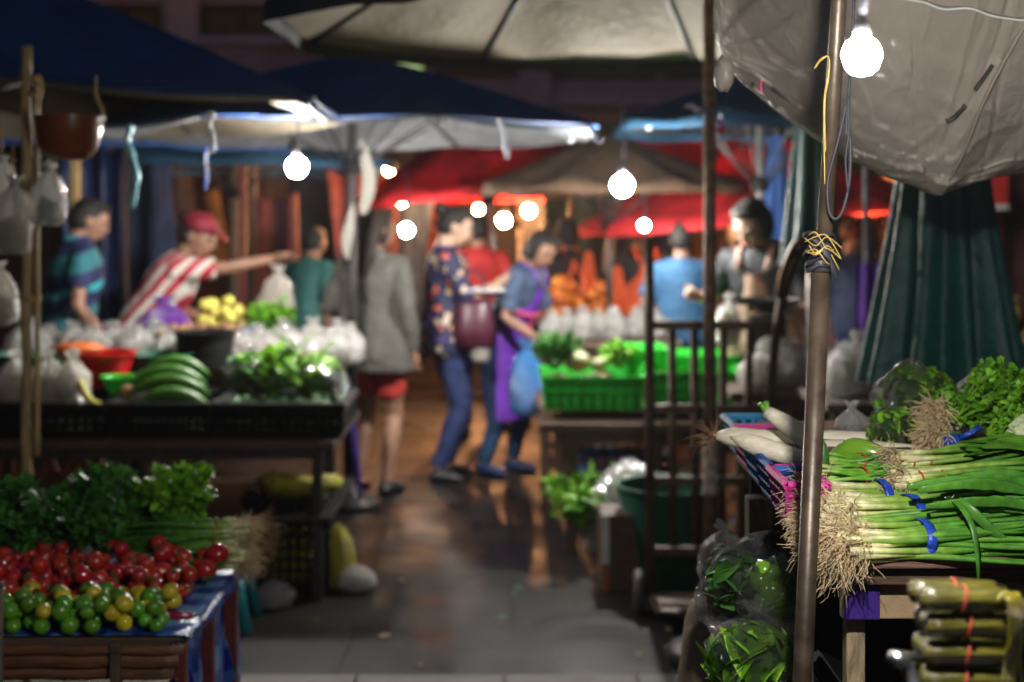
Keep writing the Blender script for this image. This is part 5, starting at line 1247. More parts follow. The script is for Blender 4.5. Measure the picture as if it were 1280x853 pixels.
t = thing('yellow_strip', 'bundle of yellow plastic strips hanging at the end of the leaf rolls', 'plastic strips', tuple(P(1266, 760, 1.46))); m = MB()
for q in range(9):
    x0 = 1252 + q * 2; m.loft(cat_rom([P(x0 - 6, 752 + U(-4, 4), 1.45), P(x0 + 8, 748 + U(-5, 3), 1.44), P(x0 + 12 + U(-4, 6), 790, 1.44), P(x0 + U(0, 10), 822, 1.45), P(x0 + U(-2, 14), 860 + U(0, 20), 1.45)], 5), [(.0035, .0008)] * 21, 6, up=(1, U(-.5, .5), 0))
m.build('strip', 'yellow_film', t)

t = thing('dark_cloth', 'added dark cloth imitating the black shade behind the onion table down to the floor', 'cloth', (.86, 2.92, 0)); m = MB(); N = 30; vs = []  # added sheet standing in for the black shade beneath the table
for i in range(N):
    for j in range(8): u, v = i / (N - 1), j / 7; vs.append((.49 + .78 * u, 2.925 + .018 * sin(u * 40) * (1 - .5 * v) + .01 * noise.noise(Vector((u * 9, v * 3, 4))), .01 + 1.03 * v))
m.add(vs, [(i * 8 + j, i * 8 + j + 1, (i + 1) * 8 + j + 1, (i + 1) * 8 + j) for i in range(N - 1) for j in range(7)]); o = m.build('fabric', 'dark_cloth', t); sm_ = o.modifiers.new('s', 'SOLIDIFY'); sm_.thickness = .003
for z in (0, .432): crate((.88, 2.52, z), .60, .44, .30, 'black_plastic', 'black crate added to darken the floor under the onion table' if z == 0 else 'black crate added to darken the shelf under the onion table', 'black crates added to darken the space under the onion table', cat='crate', wall=.03)  # crates added to blacken the gap under the table
# ================================================================== front left table: tomatoes, limes, chillies, herbs
LZ = .672; X1 = -.69
t = thing('vegetable_table', 'front left table with red brown legs under the tomatoes and limes', 'table', (-1.15, 3.5, 0))
m = MB(); m.box((-1.15, 3.335, LZ - .018), (.90, .67, .03), bev=.004); m.build('top', 'dark_wood', t, False)
for lx, ly in ((-.715, 3.06), (-.715, 3.34), (-.715, 3.62), (-1.56, 3.06), (-1.56, 3.62)):
    m = MB(); m.box((lx, ly, (LZ - .034) / 2), (.032, .032, LZ - .036), bev=.004); m.build('leg', 'red_leg_paint', t, False)
# checked cloth: over the top and down the right side
t = thing('checked_cloth', 'blue checked plastic cloth over the tomato table, hanging down its right side', 'tablecloth', (-1.1, 3.5, LZ))
NX, NY = 60, 64; vs, uv = [], []
for i in range(NX):
    u = i / (NX - 1) * 1.58
    for j in range(NY):
        v = j / (NY - 1); Y = 2.99 + v * .69
        n_ = noise.noise(Vector((u * 7, Y * 7, 1))); n3 = noise.noise(Vector((u * 20, Y * 20, 1)))
        if u < .92: p = Vector((-1.60 + u, Y, LZ + .004 + .004 * abs(n_)))
        else:
            dr = u - .92; hang = max(0, min(1, (Y - 3.10) / .12))
            wv = .018 * sin(Y * 26 + 3 * n_) * min(1, dr * 4)
            p = Vector((X1 - .042 + .060 * (1 - min(1, dr * 14)) + .012 + wv + .012 * n_, Y, LZ + .003 - dr * (.18 + .82 * hang) ))
        p += Vector((.003 * n3, 0, .0025 * n3 * (u < .92))); vs.append(p); uv.append((u, Y))
fs = [(i * NY + j, (i + 1) * NY + j, (i + 1) * NY + j + 1, i * NY + j + 1) for i in range(NX - 1) for j in range(NY - 1)]
o = MB().add(vs, fs).build('cloth', 'check_cloth', t); me = o.data; ul = me.uv_layers.new(name='UVMap')
for l in me.loops: ul.data[l.index].uv = uv[l.vertex_index]
# split bamboo baskets along the near edge
for z0, y0, lab in ((LZ - .065, 2.955, 'dark split bamboo tray edge under the limes'), (LZ - .150, 2.95, 'lower bamboo tray edge of lighter brown at the bottom left')):
    t = thing('bamboo_tray', lab, 'tray', (-1.15, y0, z0)); mt = 'dark_bamboo' if z0 > LZ - .1 else 'bamboo'
    for q, (dz, rr) in enumerate(((.0, .013), (.027, .014), (.052, .010))):
        m = MB(); k = 30; m.tube([Vector((-1.62 + (X1 - .015 - q * .0 + .012 * q + 1.62) * i / k, y0 - .006 * q, z0 + dz + .0015 * sin(i * 1.3))) for i in range(k + 1)], [(rr * .45 * (1.3 if i % 7 == 3 else 1), rr * (1.06 if i % 7 == 3 else 1)) for i in range(k + 1)], 10, up=(0, 1, 0)); m.build('split_cane', mt, t)
    m = MB()
    for xx in (-1.35, -1.08, -.82): m = MB(); m.box((xx, y0 - .004, z0 + .026), (.022, .036, .084), bev=.004); m.build('binding', 'dark_wood', t, False)
def proto_ball(name, m, r, label, cat, group, fn=None, calyx=None):
    mb = MB(); mb.ell((0, 0, 0), r, 18, 12, fn=fn); o = mb.build(name, m); tag(o, label, cat, group)
    if calyx == 'star':
        c = MB()
        for i in range(5):
            a = 2 * pi * i / 5; d = Vector((cos(a), sin(a), 0)); c.loft([Vector((0, 0, r * .88)), d * r * .35 + Vector((0, 0, r * .97)), d * r * .62 + Vector((0, 0, r * .86))], [(.004, .001), (.0035, .001), (.0006, .0006)], 5)
        c.tube([Vector((0, 0, r * .85)), Vector((.002, 0, r * 1.15))], .0014, 5); c.build('calyx', 'calyx_green', o)
    elif calyx == 'nub':
        c = MB(); c.lathe([(.0001, r * 1.03), (.003, r * 1.02), (.0045, r * .97)], (0, 0, 0), 10); c.build('stem_nub', 'calyx_green', o)
    return o
TG = 'tomatoes heaped on the front left table'
tom = proto_ball('tomato', 'tomato_red', .0245, 'small shiny red tomato in the heap on the checked cloth', 'tomato', TG, lambda v: 1 - .10 * max(0, v.z) ** 6 + .02 * cos(5 * math.atan2(v.y, v.x)) * abs(v.z) ** 2, 'star')
hp = Heap(LZ + .006); first = True
def t_area():
    while True:
        x, y = U(-1.42, -.735), U(3.15, 3.46)
        if x < -.745 - max(0, (3.26 - y)) * .6: return x, y
for i in range(305):
    r = U(.0145, .0205); v = hp.drop(r, t_area, 4, .105)
    if v is None: continue
    rt = (U(-.7, .7), U(-.7, .7), U(0, 6.3)) if R() < .4 else (U(1.2, 5), U(0, 6), U(0, 6))
    if first: tom.location = v; tom.rotation_euler = rt; first = False
    else: dup(tom, v, rt, tuple(r / .0245 * U(.92, 1.07) for _ in range(3)))
for x, y, Y, s, lab in ((272, 694, 3.42, 1.28, 'biggest ripe tomato topping the right end of the heap'), (258, 713, 3.37, 1.15, 'large smooth tomato just under the topmost one')):
    o = dup(tom, P(x, y, Y), (2.4, .5, 1), s * .9, lab)
LG = 'limes laid out along the near edge'
lf = lambda v: 1 + .10 * abs(v.z) ** 5
lime = proto_ball('lime', 'lime_green', .0225, 'round green lime lying along the near edge of the table', 'lime', LG, lf, 'nub')
ylime = proto_ball('lime', 'lime_yellow', .0235, 'ripe yellow lime lying among the green ones', 'lime', 'yellow limes among the green limes', lf, 'nub')
hl = Heap(LZ + .006); fl = [True, True]
cl = [(-1.32, 3.10), (-1.22, 3.13), (-1.10, 3.09), (-.99, 3.12), (-.86, 3.12), (-.82, 3.14), (-.92, 3.07)]
for i in range(165):
    cx, cy_ = random.choice(cl); r = U(.015, .0195)
    v = hl.drop(r, lambda: (min(-.75, max(-1.42, cx + random.gauss(0, .05))), min(3.15, max(2.99, cy_ - .05 + random.gauss(0, .04)))), 5, .065)
    if v is None: continue
    yl = R() < (.40 if v.y > 3.06 else .12); rt = (U(0, 6), U(0, 6), U(0, 6)); o = ylime if yl else lime
    if fl[yl]: o.location = v; o.rotation_euler = rt; fl[yl] = False
    else: dup(o, v, rt, tuple(r / .0225 * U(.93, 1.06) for _ in range(3)))
mb = MB(); mb.loft(cat_rom([(-.045, 0, 0), (-.015, .003, .004), (.02, 0, .004), (.05, -.008, 0)], 5), [.0045 + .0035 * sin(pi * min(1, i / 15 + .1)) if i < 14 else .0015 for i in range(16)], 8)
ch = tag(mb.build('chilli', 'chilli_red'), 'thin red chilli scattered between the limes and the tomatoes', 'chilli', 'red chillies between limes and tomatoes')
m = MB(); m.tube([(-.045, 0, 0), (-.058, .002, .003), (-.068, .0, .008)], [.003, .0018, .0016], 6); m.build('stalk', 'calyx_green', ch)
for i in range(64):
    x = U(-1.40, -.74); y = U(3.08, 3.24); v = Vector((x, y, LZ + .014 + U(.0, .05) * (y > 3.12)))
    if i == 0: ch.location = v
    else: dup(ch, v, (U(-.3, .3), U(-.25, .25), U(0, 6.3)), U(.8, 1.15))
t = thing('scoop', 'flat steel scoop stuck upright in the tomatoes', 'scoop', tuple(P(112, 700, 3.4))); m = MB(); m.box(P(112, 699, 3.36), (.034, .003, .055), rot=roty(-.7) @ rotx(-.5), bev=.001); m.build('blade', 'bare_steel', t, False)
m = MB(); m.tube([P(104, 693, 3.38), P(94, 683, 3.44)], .006, 8); m.build('handle', 'dark_wood', t)
HG = 'green bunches behind the tomatoes'
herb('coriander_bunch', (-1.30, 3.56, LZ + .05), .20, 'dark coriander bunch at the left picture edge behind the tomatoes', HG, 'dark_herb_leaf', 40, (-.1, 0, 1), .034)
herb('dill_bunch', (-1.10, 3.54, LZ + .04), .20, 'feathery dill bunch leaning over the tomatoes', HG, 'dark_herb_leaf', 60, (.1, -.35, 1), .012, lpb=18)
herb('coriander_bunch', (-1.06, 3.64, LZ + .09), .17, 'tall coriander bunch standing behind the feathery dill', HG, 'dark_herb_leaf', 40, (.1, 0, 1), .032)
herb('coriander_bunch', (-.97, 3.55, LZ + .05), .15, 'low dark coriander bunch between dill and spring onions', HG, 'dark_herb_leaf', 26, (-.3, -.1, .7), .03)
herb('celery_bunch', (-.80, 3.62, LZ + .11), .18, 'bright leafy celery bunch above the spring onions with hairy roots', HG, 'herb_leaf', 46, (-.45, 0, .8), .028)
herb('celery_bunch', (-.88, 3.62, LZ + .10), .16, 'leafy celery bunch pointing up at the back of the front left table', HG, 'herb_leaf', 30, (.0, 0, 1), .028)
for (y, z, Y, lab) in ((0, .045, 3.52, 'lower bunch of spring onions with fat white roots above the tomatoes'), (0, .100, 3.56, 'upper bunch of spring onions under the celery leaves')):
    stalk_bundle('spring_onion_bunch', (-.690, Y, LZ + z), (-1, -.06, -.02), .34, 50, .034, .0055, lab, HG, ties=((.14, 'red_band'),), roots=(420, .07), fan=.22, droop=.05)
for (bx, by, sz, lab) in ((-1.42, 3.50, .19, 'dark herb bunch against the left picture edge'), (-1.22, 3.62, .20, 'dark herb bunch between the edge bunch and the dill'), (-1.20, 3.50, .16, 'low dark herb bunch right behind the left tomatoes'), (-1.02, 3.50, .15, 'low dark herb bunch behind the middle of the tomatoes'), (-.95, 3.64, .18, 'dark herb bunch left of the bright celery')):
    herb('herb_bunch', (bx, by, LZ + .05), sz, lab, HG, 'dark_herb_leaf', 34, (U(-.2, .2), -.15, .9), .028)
t = thing('root_tuft', 'brown root clump hanging off the back corner of the tomato table', 'roots', (-.66, 3.66, LZ + .08), 'green bunches behind the tomatoes'); root_tuft(t, (-.68, 3.66, LZ + .07), (.9, -.2, -.1), 360, .09, 'brown_root', .045, .0013, 'fibres')
# black post cut by the left picture edge, teal stool behind
t = thing('edge_post', 'thin grey post cut by the left picture edge before the tomatoes', 'post', (PX(0, 2.9), 2.9, 0)); m = MB(); m.box((PX(-1, 2.9), 2.9, .40), (.014, .014, .80), bev=.002); m.build('shaft', 'grey_wood', t, False); m = MB(); m.box((PX(-1, 2.9), 2.9, .806), (.018, .018, .012), bev=.002); m.build('cap', 'dark_wood', t, False)
t = thing('plastic_stool', 'teal plastic stool of which one slanting leg shows beside the checked cloth', 'stool', (PX(268, 5.45), 5.45, 0)); sxx = PX(268, 5.45)
m = MB(); m.box((sxx, 5.45, .262), (.23, .23, .03), bev=.012); m.box((sxx, 5.45, .235), (.21, .21, .03), bev=.01); m.build('seat', 'teal_plastic', t)
for sx in (-1, 1):
    for sy in (-1, 1): m = MB(); m.loft([(sxx + sx * .095, 5.45 + sy * .09, .235), (sxx + sx * .150, 5.45 + sy * .12, .0)], [(.020, .014), (.018, .013)], 8); m.build('leg', 'teal_plastic', t)
# ================================================================== bamboo post with hanging basin and bags
pp = P(33, 115, 4.5)
t = thing('bamboo_post', 'upright bamboo post at the left with bags and a basin hung on it', 'post', (pp.x, 4.5, 0))
m = MB(); k = 40; m.tube([Vector((pp.x + .002 * sin(i), 4.5, 2.10 * i / k)) for i in range(k + 1)], [.0155 * (1.14 if i % 8 == 0 else 1) for i in range(k + 1)], 12); m.build('cane', 'bamboo', t)
m = MB(); m.tube([Vector((pp.x + .028, 4.52, .8 + 1.2 * i / 20)) for i in range(21)], .008, 8); m.build('thin_cane', 'bamboo', t)
for z in (2.0, 1.95, 1.30): m = MB(); m.loft([Vector((pp.x + .01 + cos(a) * .030, 4.505 + sin(a) * .026, z + .01 * sin(a * 2))) for a in [2 * pi * i / 14 for i in range(15)]], .005, 6); m.build('binding', 'yellow_string', t)
bc = P(86, 200, 4.4)
t = thing('hanging_basin', 'brown plastic basin slung on yellow strings beside the bamboo post', 'basin', tuple(bc))
m = MB(); m.lathe([(.055, 0), (.085, .03), (.100, .10), (.104, .128), (.109, .128), (.109, .134), (.100, .132), (.082, .034), (.05, .006), (.0001, .006)], bc, 28); autosmooth(m.build('bowl', 'brown_plastic', t), 50)
for s in (-1, 1):
    m = MB()
    for q in range(3): m.tube(cat_rom([bc + Vector((s * .10, U(-.02, .02), .10)), bc + Vector((s * .102, U(-.02, .02), .15)), bc + Vector((s * .09 + U(-.01, .01), 0, .20)), bc + Vector((s * .085, 0, .26))]), .003, 6)
    m.build('string', 'yellow_string', t)
HB = 'bags hanging from the bamboo post'
def hbag(x, y, Y, w, h, cont, col, lab, film_m='clear_film'):
    p = P(x, y, Y); t = bag(p - Vector((0, 0, h)), w, h, w * .75, cont, lab, HB, film_m, True, 'hanging bag', cont_col=col, fill=.5, name='hanging_bag', wr=.07)
    m = MB(); m.tube([p - Vector((0, 0, .12 * h)), p + Vector((.0, 0, .10))], .003, 6); m.build('string', 'yellow_string', t); return t
hbag(16, 222, 4.42, .13, .24, fill_mass, 'tofu_cream', 'bulging clear bag of pale goods hanging at the left picture edge', 'milky_film')
hbag(2, 195, 4.55, .10, .16, None, None, 'small empty clear bag hanging highest at the left picture edge')
hbag(60, 205, 4.36, .115, .19, fill_leaves(.03, .015, 120), 'herb_leaf', 'clear bag of green chillies hanging right of the bamboo post')
hbag(-6, 330, 4.6, .16, .20, fill_mass, 'brown_food', 'low hanging bag of brown goods half outside the left edge', 'milky_film')
for pts, wd, mt, lb in ((((163, 156, 6.0), (160, 180, 6.0), (168, 205, 6.0), (170, 232, 6.0), (162, 260, 6.0)), .016, 'ribbon_teal', 'long teal ribbon dangling left of the blue ribbon'),
                        (((264, 140, 6.0), (262, 160, 6.0), (266, 178, 6.0), (262, 190, 6.0)), .016, 'ribbon_white', 'pale blue looped ribbon hanging under the huge navy umbrella'), (((256, 182, 6.05), (257, 210, 6.05), (256, 238, 6.05)), .010, 'ribbon_blue', 'deep blue ribbon straight below the pale looped one'),
                        (((388, 122, 6.1), (392, 135, 6.1), (396, 150, 6.1)), .020, 'ribbon_white', 'short white strip on the rim between the two navy umbrellas'), (((625, 148, 6.5), (631, 170, 6.5), (634, 198, 6.5)), .012, 'ribbon_white', 'white and lilac strip hanging from the navy umbrella rim'),
                        (((738, 160, 7.0), (744, 168, 7.0), (750, 178, 7.0)), .02, 'ribbon_white', 'white scrap at the right tip of the navy umbrella'), (((712, 165, 7.0), (713, 172, 7.0), (712, 178, 7.0)), .014, 'ribbon_white', 'tiny white scrap left of the umbrella tip'),
                        (((862, 130, 5.02), (872, 136, 5.0), (882, 139, 4.97), (892, 139, 4.97), (902, 146, 5.0), (900, 158, 5.0)), .016, 'ribbon_blue', 'blue ribbon wound around the rusty pole'), (((860, 132, 5.0), (868, 135, 4.98), (874, 140, 4.97)), .022, 'ribbon_white', 'white end of the ribbon on the rusty pole'), (((898, 150, 5.0), (903, 158, 5.0), (897, 168, 5.0)), .016, 'pink_trim', 'pink and white scrap tied right of the rusty pole'),
                        (((800, 138, 7.6), (808, 150, 7.6), (812, 162, 7.6)), .022, 'ribbon_white', 'white scrap under the left tip of the teal umbrella'), (((952, 100, 2.6), (951, 107, 2.6), (952, 115, 2.6)), .003, 'pink_trim', 'tiny red thread hanging from the tarpaulin edge')):
    ribbon([P(*q) for q in pts], wd, mt, lb)
t = thing('plastic_bag', 'rolled yellowish plastic bags hooked on the dark pole by the grey jacket', 'plastic bag', tuple(P(456, 200, 7.55))); m = MB()
pl = cat_rom([P(453, 175, 7.55), P(456, 195, 7.55), P(461, 225, 7.55), P(456, 258, 7.55), P(452, 268, 7.55)], 6); m.loft(pl, [(.008 + .028 * sin(pi * i / (len(pl) - 1)) * (1 + .4 * noise.noise(Vector((i * .6, 2, 1)))), .012 + .012 * sin(pi * i / (len(pl) - 1))) for i in range(len(pl))], 14)
pl = cat_rom([P(441, 255, 7.55), P(436, 285, 7.55), P(433, 305, 7.55), P(434, 325, 7.55)], 6); m.loft(pl, [(.006 + .024 * sin(pi * i / (len(pl) - 1)), .012) for i in range(len(pl))], 12); m.build('film', 'yellow_film' if False else 'milky_film', t)
# ================================================================== middle left stall
SZ = .655
legs = [(PX(397, 5.8), 5.80), (PX(412, 6.4), 6.42), (-2.3, 5.80), (-1.5, 5.80), (-2.3, 6.5), (-1.5, 6.5)]
table(-2.45, -.715, 5.72, 6.65, SZ, 'long dark table of the left stall under three black crates', 'dark_wood', 'dark_steel', legs, .04, .03, .34, rail=.04)
table(-2.7, -.84, 6.75, 7.75, .83, 'higher dark table at the back of the left stall under bags and tubs', 'dark_wood', 'dark_steel', None, .045, .03, None)
CG = 'black crates along the left stall front'
for x0, x1, lb in ((-40, 136, 'black crate of clear bags with cream tofu at the left end'), (140, 268, 'black crate holding long green gourds in the middle'), (272, 428, 'black crate heaped with small aubergines and bagged greens at the right end')):
    xa, xb = PX(x0, 5.85), PX(x1, 5.85); crate(((xa + xb) / 2, 6.08, SZ + .002), xb - xa - .01, .52, .125, 'black_plastic', lb, CG, wall=.024, bars=(14, 3))
for i, (x, w_) in enumerate(((20, .17), (58, .16), (92, .14))):
    bag(P(x, 514, 5.95), w_, .25, .17, fill_mass, ['clear bag of cream tofu at the far left of the crate', 'clear bag of cream tofu in the middle of three', 'tall knotted clear bag of cream tofu beside the red basin'][i], 'bags of tofu in the left crate', 'milky_film', cont_col='tofu_cream', fill=.62)
m = MB(); m.loft(cat_rom([P(100, 478, 5.9), P(112, 500, 5.85), P(128, 508, 5.83)]), [.014] * 13, 10); tag(m.build('corn_husk', 'yellow_veg', None, loc=P(112, 500, 5.85)), 'yellowish stalk sticking out under the red basin', 'stalk')
tub(P(122, 482, 6.40), .165, .115, .145, 'red_plastic', 'bright red basin under clear bags on the left stall', 'basin')
tub(P(40, 470, 6.6), .17, .13, .10, 'dark_green_plastic', 'dark green basin left of the red basin', 'basin'); tub(P(196, 478, 6.65), .17, .13, .13, 'dark_green_plastic', 'dark green basin right of the red basin', 'basin')
m = MB(); m.ell(P(96, 436, 6.4), (.12, .10, .03), 16, 8, fn=lambda v: 1 + .2 * noise.noise(v * 4)); tag(m.build('orange_food', 'carrot_orange', None, loc=P(96, 436, 6.4)), 'orange red food heaped at the left side of the red basin', 'food')
o = tub(P(150, 494, 6.15), .075, .045, .075, 'green_plastic', 'small bright green bowl in front of the red basin', 'bowl', 'bowl')
m = MB(); m.ell(P(160, 490, 6.05), (.04, .035, .03), 12, 8); tag(m.build('onion', 'brown_food', None, loc=P(160, 490, 6.05)), 'brown onion in front of the bright green bowl', 'onion')
# gourds
GG = 'long green gourds in the middle crate'; gl = ['lowest green gourd at the front of the crate', 'second green gourd from the front in the crate', 'green gourd under the topmost one', 'topmost curved green gourd of the pile', 'green gourd at the back left of the pile']
for i, (x, y, Y, L) in enumerate(((218, 500, 5.9, .31), (216, 484, 5.95, .32), (214, 472, 6.02, .31), (222, 460, 6.08, .28), (205, 474, 6.15, .3))):
    c = P(x, y, Y); t = thing('green_gourd', gl[i], 'gourd', tuple(c), GG); m = MB(); k = 14
    m.loft([c + Vector((L * (f / k - .5), .0, .055 * (1 - (2 * f / k - .9) ** 2) - .03)) for f in range(k + 1)], [.031 * max(.12, sin(pi * min(1, max(0, f / k * .93 + .06))) ** .45) for f in range(k + 1)], 16); m.build('body', 'gourd_green', t)
    m = MB(); m.tube([c + Vector((-L * .5, 0, -.05)), c + Vector((-L * .5 - .03, 0, -.055))], [.010, .006], 8); m.build('stem', 'leaf_pale', t)
# small round aubergines
AG = 'small round aubergines in the right crate'; au = proto_ball('aubergine', 'eggplant_green', .017, 'small round dark green aubergine in the right crate', 'aubergine', AG, None, 'star'); ha = Heap(SZ + .03); ff = True
for i in range(280):
    v = ha.drop(.017, lambda: (U(PX(278, 5.9), PX(424, 5.9)), U(5.86, 6.2)), 3, .19)
    if v is None: continue
    if ff: au.location = v; ff = False
    else: dup(au, v, (U(0, 6), U(0, 6), 0), U(.8, 1.15))
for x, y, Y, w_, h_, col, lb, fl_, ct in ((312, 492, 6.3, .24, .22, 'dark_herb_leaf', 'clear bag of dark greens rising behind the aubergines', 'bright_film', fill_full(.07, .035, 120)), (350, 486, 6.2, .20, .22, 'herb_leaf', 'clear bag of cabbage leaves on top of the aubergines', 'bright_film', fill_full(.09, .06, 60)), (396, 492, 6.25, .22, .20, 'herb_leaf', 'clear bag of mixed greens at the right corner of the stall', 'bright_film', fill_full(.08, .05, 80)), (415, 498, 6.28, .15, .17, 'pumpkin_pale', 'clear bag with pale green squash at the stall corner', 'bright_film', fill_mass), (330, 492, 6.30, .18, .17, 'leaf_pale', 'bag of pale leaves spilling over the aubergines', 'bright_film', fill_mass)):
    bag(P(x, y, Y), w_, h_, w_ * .9, ct, lb, 'bags of greens at the right end of the left stall', fl_, False, cont_col=col, fill=.9)
m = MB()
for i in range(26): leaf_faces(m, P(335 + U(-30, 60), 470 - U(0, 40), 6.05), (U(-1, 1), U(-1, 0), U(-.2, .8)), U(.08, .13), U(.04, .06), U(.2, .9), U(0, .4), k=6)
tag(m.build('cabbage_leaves', 'herb_leaf', None, loc=P(345, 470, 6.05)), 'loose broad leaves lying over the small aubergines', 'leaves')
# bags crowding the back table: clear film catching the lamps
bz = 'clear bags crowding the back of the left stall'
def row(spots, z0, labf):
    for i, (x, Y, w_, h_, cont, col) in enumerate(spots):
        X = PX(x, Y); bag((X, Y, z0), w_, h_, w_ * .8, cont, labf[i], bz, 'clear_film', True, cont_col=col, fill=.6, wr=.14)
SW = fill_balls(.022, 14)
row([(36, 7.1, .24, .22, SW, 'brown_food'), (62, 7.3, .20, .18, SW, 'tofu_cream'), (112, 6.95, .24, .20, fill_balls(.02, 14), 'garlic_white'), (140, 7.1, .22, .20, SW, 'garlic_white'), (168, 6.98, .22, .21, SW, 'tofu_cream'), (195, 7.2, .20, .20, SW, 'garlic_white'), (208, 6.9, .16, .19, fill_balls(.02, 10), 'leaf_pale'), (92, 7.2, .2, .2, SW, 'garlic_white')], .835,
    ['sparkling clear bag of brown goods above the dark green basin at left', 'small clear bag of cream goods left of the red basin', 'clear bag of white goods directly over the red basin', 'clear bag of white goods over the right half of the red basin', 'clear bag of cream goods right of the red basin', 'clear bag of white goods in front of the purple bag', 'small clear bag of pale greens right of the dark green basin', 'clear bag of white goods behind the orange food'])
TB_ = fill_balls(.026, 9)
row([(302, 7.0, .20, .17, TB_, 'tomato_red'), (335, 6.95, .20, .17, TB_, 'tomato_red'), (362, 7.1, .20, .18, SW, 'garlic_white'), (388, 6.95, .20, .18, TB_, 'tomato_red'), (414, 7.05, .20, .17, SW, 'garlic_white'), (322, 7.3, .2, .18, SW, 'garlic_white'), (352, 7.4, .2, .2, SW, 'leaf_pale'), (392, 7.4, .2, .2, SW, 'garlic_white'), (424, 7.35, .18, .2, SW, 'tofu_cream'), (302, 7.45, .2, .16, SW, 'garlic_white'), (440, 7.1, .14, .2, SW, 'garlic_white')], .835,
    ['clear bag of red tomatoes beside the black tub', 'clear bag of red tomatoes second from the black tub', 'shining clear bag of white goods between two bags of tomatoes', 'clear bag of red tomatoes nearest the grey jacket', 'clear bag of white goods at the corner by the grey jacket', 'glittering bag of white goods behind the first tomatoes', 'glittering bag of pale greens behind the shining white goods', 'glittering bag of white goods below the leafy greens', 'glittering bag of cream goods next to the dark pole', 'bag of white goods below the yellow vegetables', 'narrow clear bag of white goods touching the dark pole'])
tub(P(256, 458, 6.75), .14, .125, .16, 'black_plastic', 'round black tub under the brown snack basket', 'tub', 'tub')
tub((PX(250, 7.15), 7.15, .84), .17, .15, .13, 'black_plastic', 'wide black tub holding brown snacks behind the gourds', 'tub', 'tub', None, 1.25)
pr = proto_ball('snack', 'brown_food', .019, 'small brown snack heaped in the wide black tub', 'snack', 'brown snacks heaped in the black tub'); hs = Heap(.965)
for i in range(55):
    v = hs.drop(.019, lambda: (PX(250, 7.15) + U(-.18, .18), 7.15 + U(-.12, .12)), 3, .06)
    if v is None: continue
    if i == 0: pr.location = v
    else: dup(pr, v, (U(0, 6), U(0, 6), 0), U(.7, 1.2))
bag((PX(205, 7.45), 7.45, .84), .34, .30, .22, fill_mass, 'purple plastic bag in front of the woman in the red cap', None, 'purple_film', True, cont_col='purple_print', fill=.8)
yv = proto_ball('yellow_vegetable', 'yellow_veg', .030, 'rounded yellow vegetable piled left of the leafy greens', 'vegetable', 'yellow vegetables behind the snack tub', lambda v: 1 + .1 * noise.noise(v * 3)); hy = Heap(.98)
for i in range(22):
    v = hy.drop(.03, lambda: (PX(277, 7.5) + U(-.10, .10), 7.5 + U(-.1, .1)), 3, .16)
    if v is None: continue
    if i == 0: yv.location = v
    else: dup(yv, v, (U(0, 6), U(0, 6), 0), U(.8, 1.2))
crate((PX(277, 7.5), 7.5, .84), .34, .26, .13, 'blue_plastic', 'blue crate under the yellow vegetables', None, bars=(8, 3))
herb('leafy_greens', (PX(340, 7.55), 7.55, .90), .24, 'bright leafy greens under the large clear bag with a white top', None, 'herb_leaf', 46, (0, -.1, .9), .045, cat='greens', frilly=False, lpb=14)
bag((PX(345, 7.7), 7.7, .98), .20, .32, .18, fill_mass, 'large clear bag with white top standing behind the leafy greens', None, 'milky_film', True, cont_col='brown_food', fill=.6)
# under the stall
crate((PX(366, 6.05), 6.0, 0), .34, .30, .30, 'black_plastic', 'lower black crate on the floor under the right end of the left stall', 'crates under the left stall', bars=(9, 6), wall=.014)
crate((PX(362, 6.05), 6.02, .302), .33, .29, .09, 'black_plastic', 'shallow black crate stacked under the yellow cloth', 'crates under the left stall', bars=(9, 2), wall=.014)
bag((PX(366, 6.05), 6.03, .02), .26, .26, .22, fill_mass, 'yellow plastic bag seen through the holes of the lower black crate', None, 'yellow_film', False, cont_col='yellow_cloth')
m = MB(); m.loft([Vector((PX(330 + 9 * i, 5.95), 5.98 + .02 * sin(i), .43 + .012 * sin(i * 1.7))) for i in range(10)], [(.12, .045 + .008 * sin(i * 2.1)) for i in range(10)], 16, up=(0, 1, 0)); tag(m.build('yellow_cloth', 'yellow_cloth', None, loc=(PX(370, 5.98), 5.98, .39)), 'folded yellow cloth on the stacked black crates', 'cloth')
bag((PX(425, 6.0), 6.0, .0), .13, .30, .16, fill_mass, 'yellow plastic bag standing in the aisle beside the black crates', None, 'yellow_film', False, cont_col='yellow_cloth')
m = MB(); c = P(417, 676, 6.05); m.lathe([(.018, -.02), (.02, .0), (.018, .03), (.010, .05), (.0001, .05)], c, 14, rot=roty(.4)); tag(m.build('bottle_cap', 'red_plastic', None, loc=c), 'red bottle top peeking over the yellow bag in the aisle', 'bottle top')
bag((PX(446, 5.95), 5.95, .0), .17, .12, .14, fill_mass, 'crumpled white plastic bag on the floor by the yellow bag', None, 'milky_film', False, cont_col='white_plastic', fill=.6)
bag((PX(345, 5.7), 5.7, .0), .16, .12, .14, None, 'crumpled clear bag on the dark floor under the left stall', None, 'clear_film', False)
t = thing('folded_parasol', 'furled purple parasol with pale tip leaning at the end of the left stall', 'parasol', (PX(446, 7.6), 7.6, 0)); a_, b_ = P(430, 480, 7.35), P(452, 632, 7.35)
m = MB(); m.loft([a_.lerp(b_, f) for f in (0, .1, .3, .6, .85, .95)], [.012, .030, .034, .026, .016, .008], 14); m.build('canopy', 'purple_print', t); m = MB(); m.tube([a_.lerp(b_, f) for f in (.94, 1.02)], .006, 8); m.build('tip', 'white_plastic', t); m = MB(); m.tube([a_.lerp(b_, -.12), a_], .010, 8); m.build('handle', 'dark_wood', t)
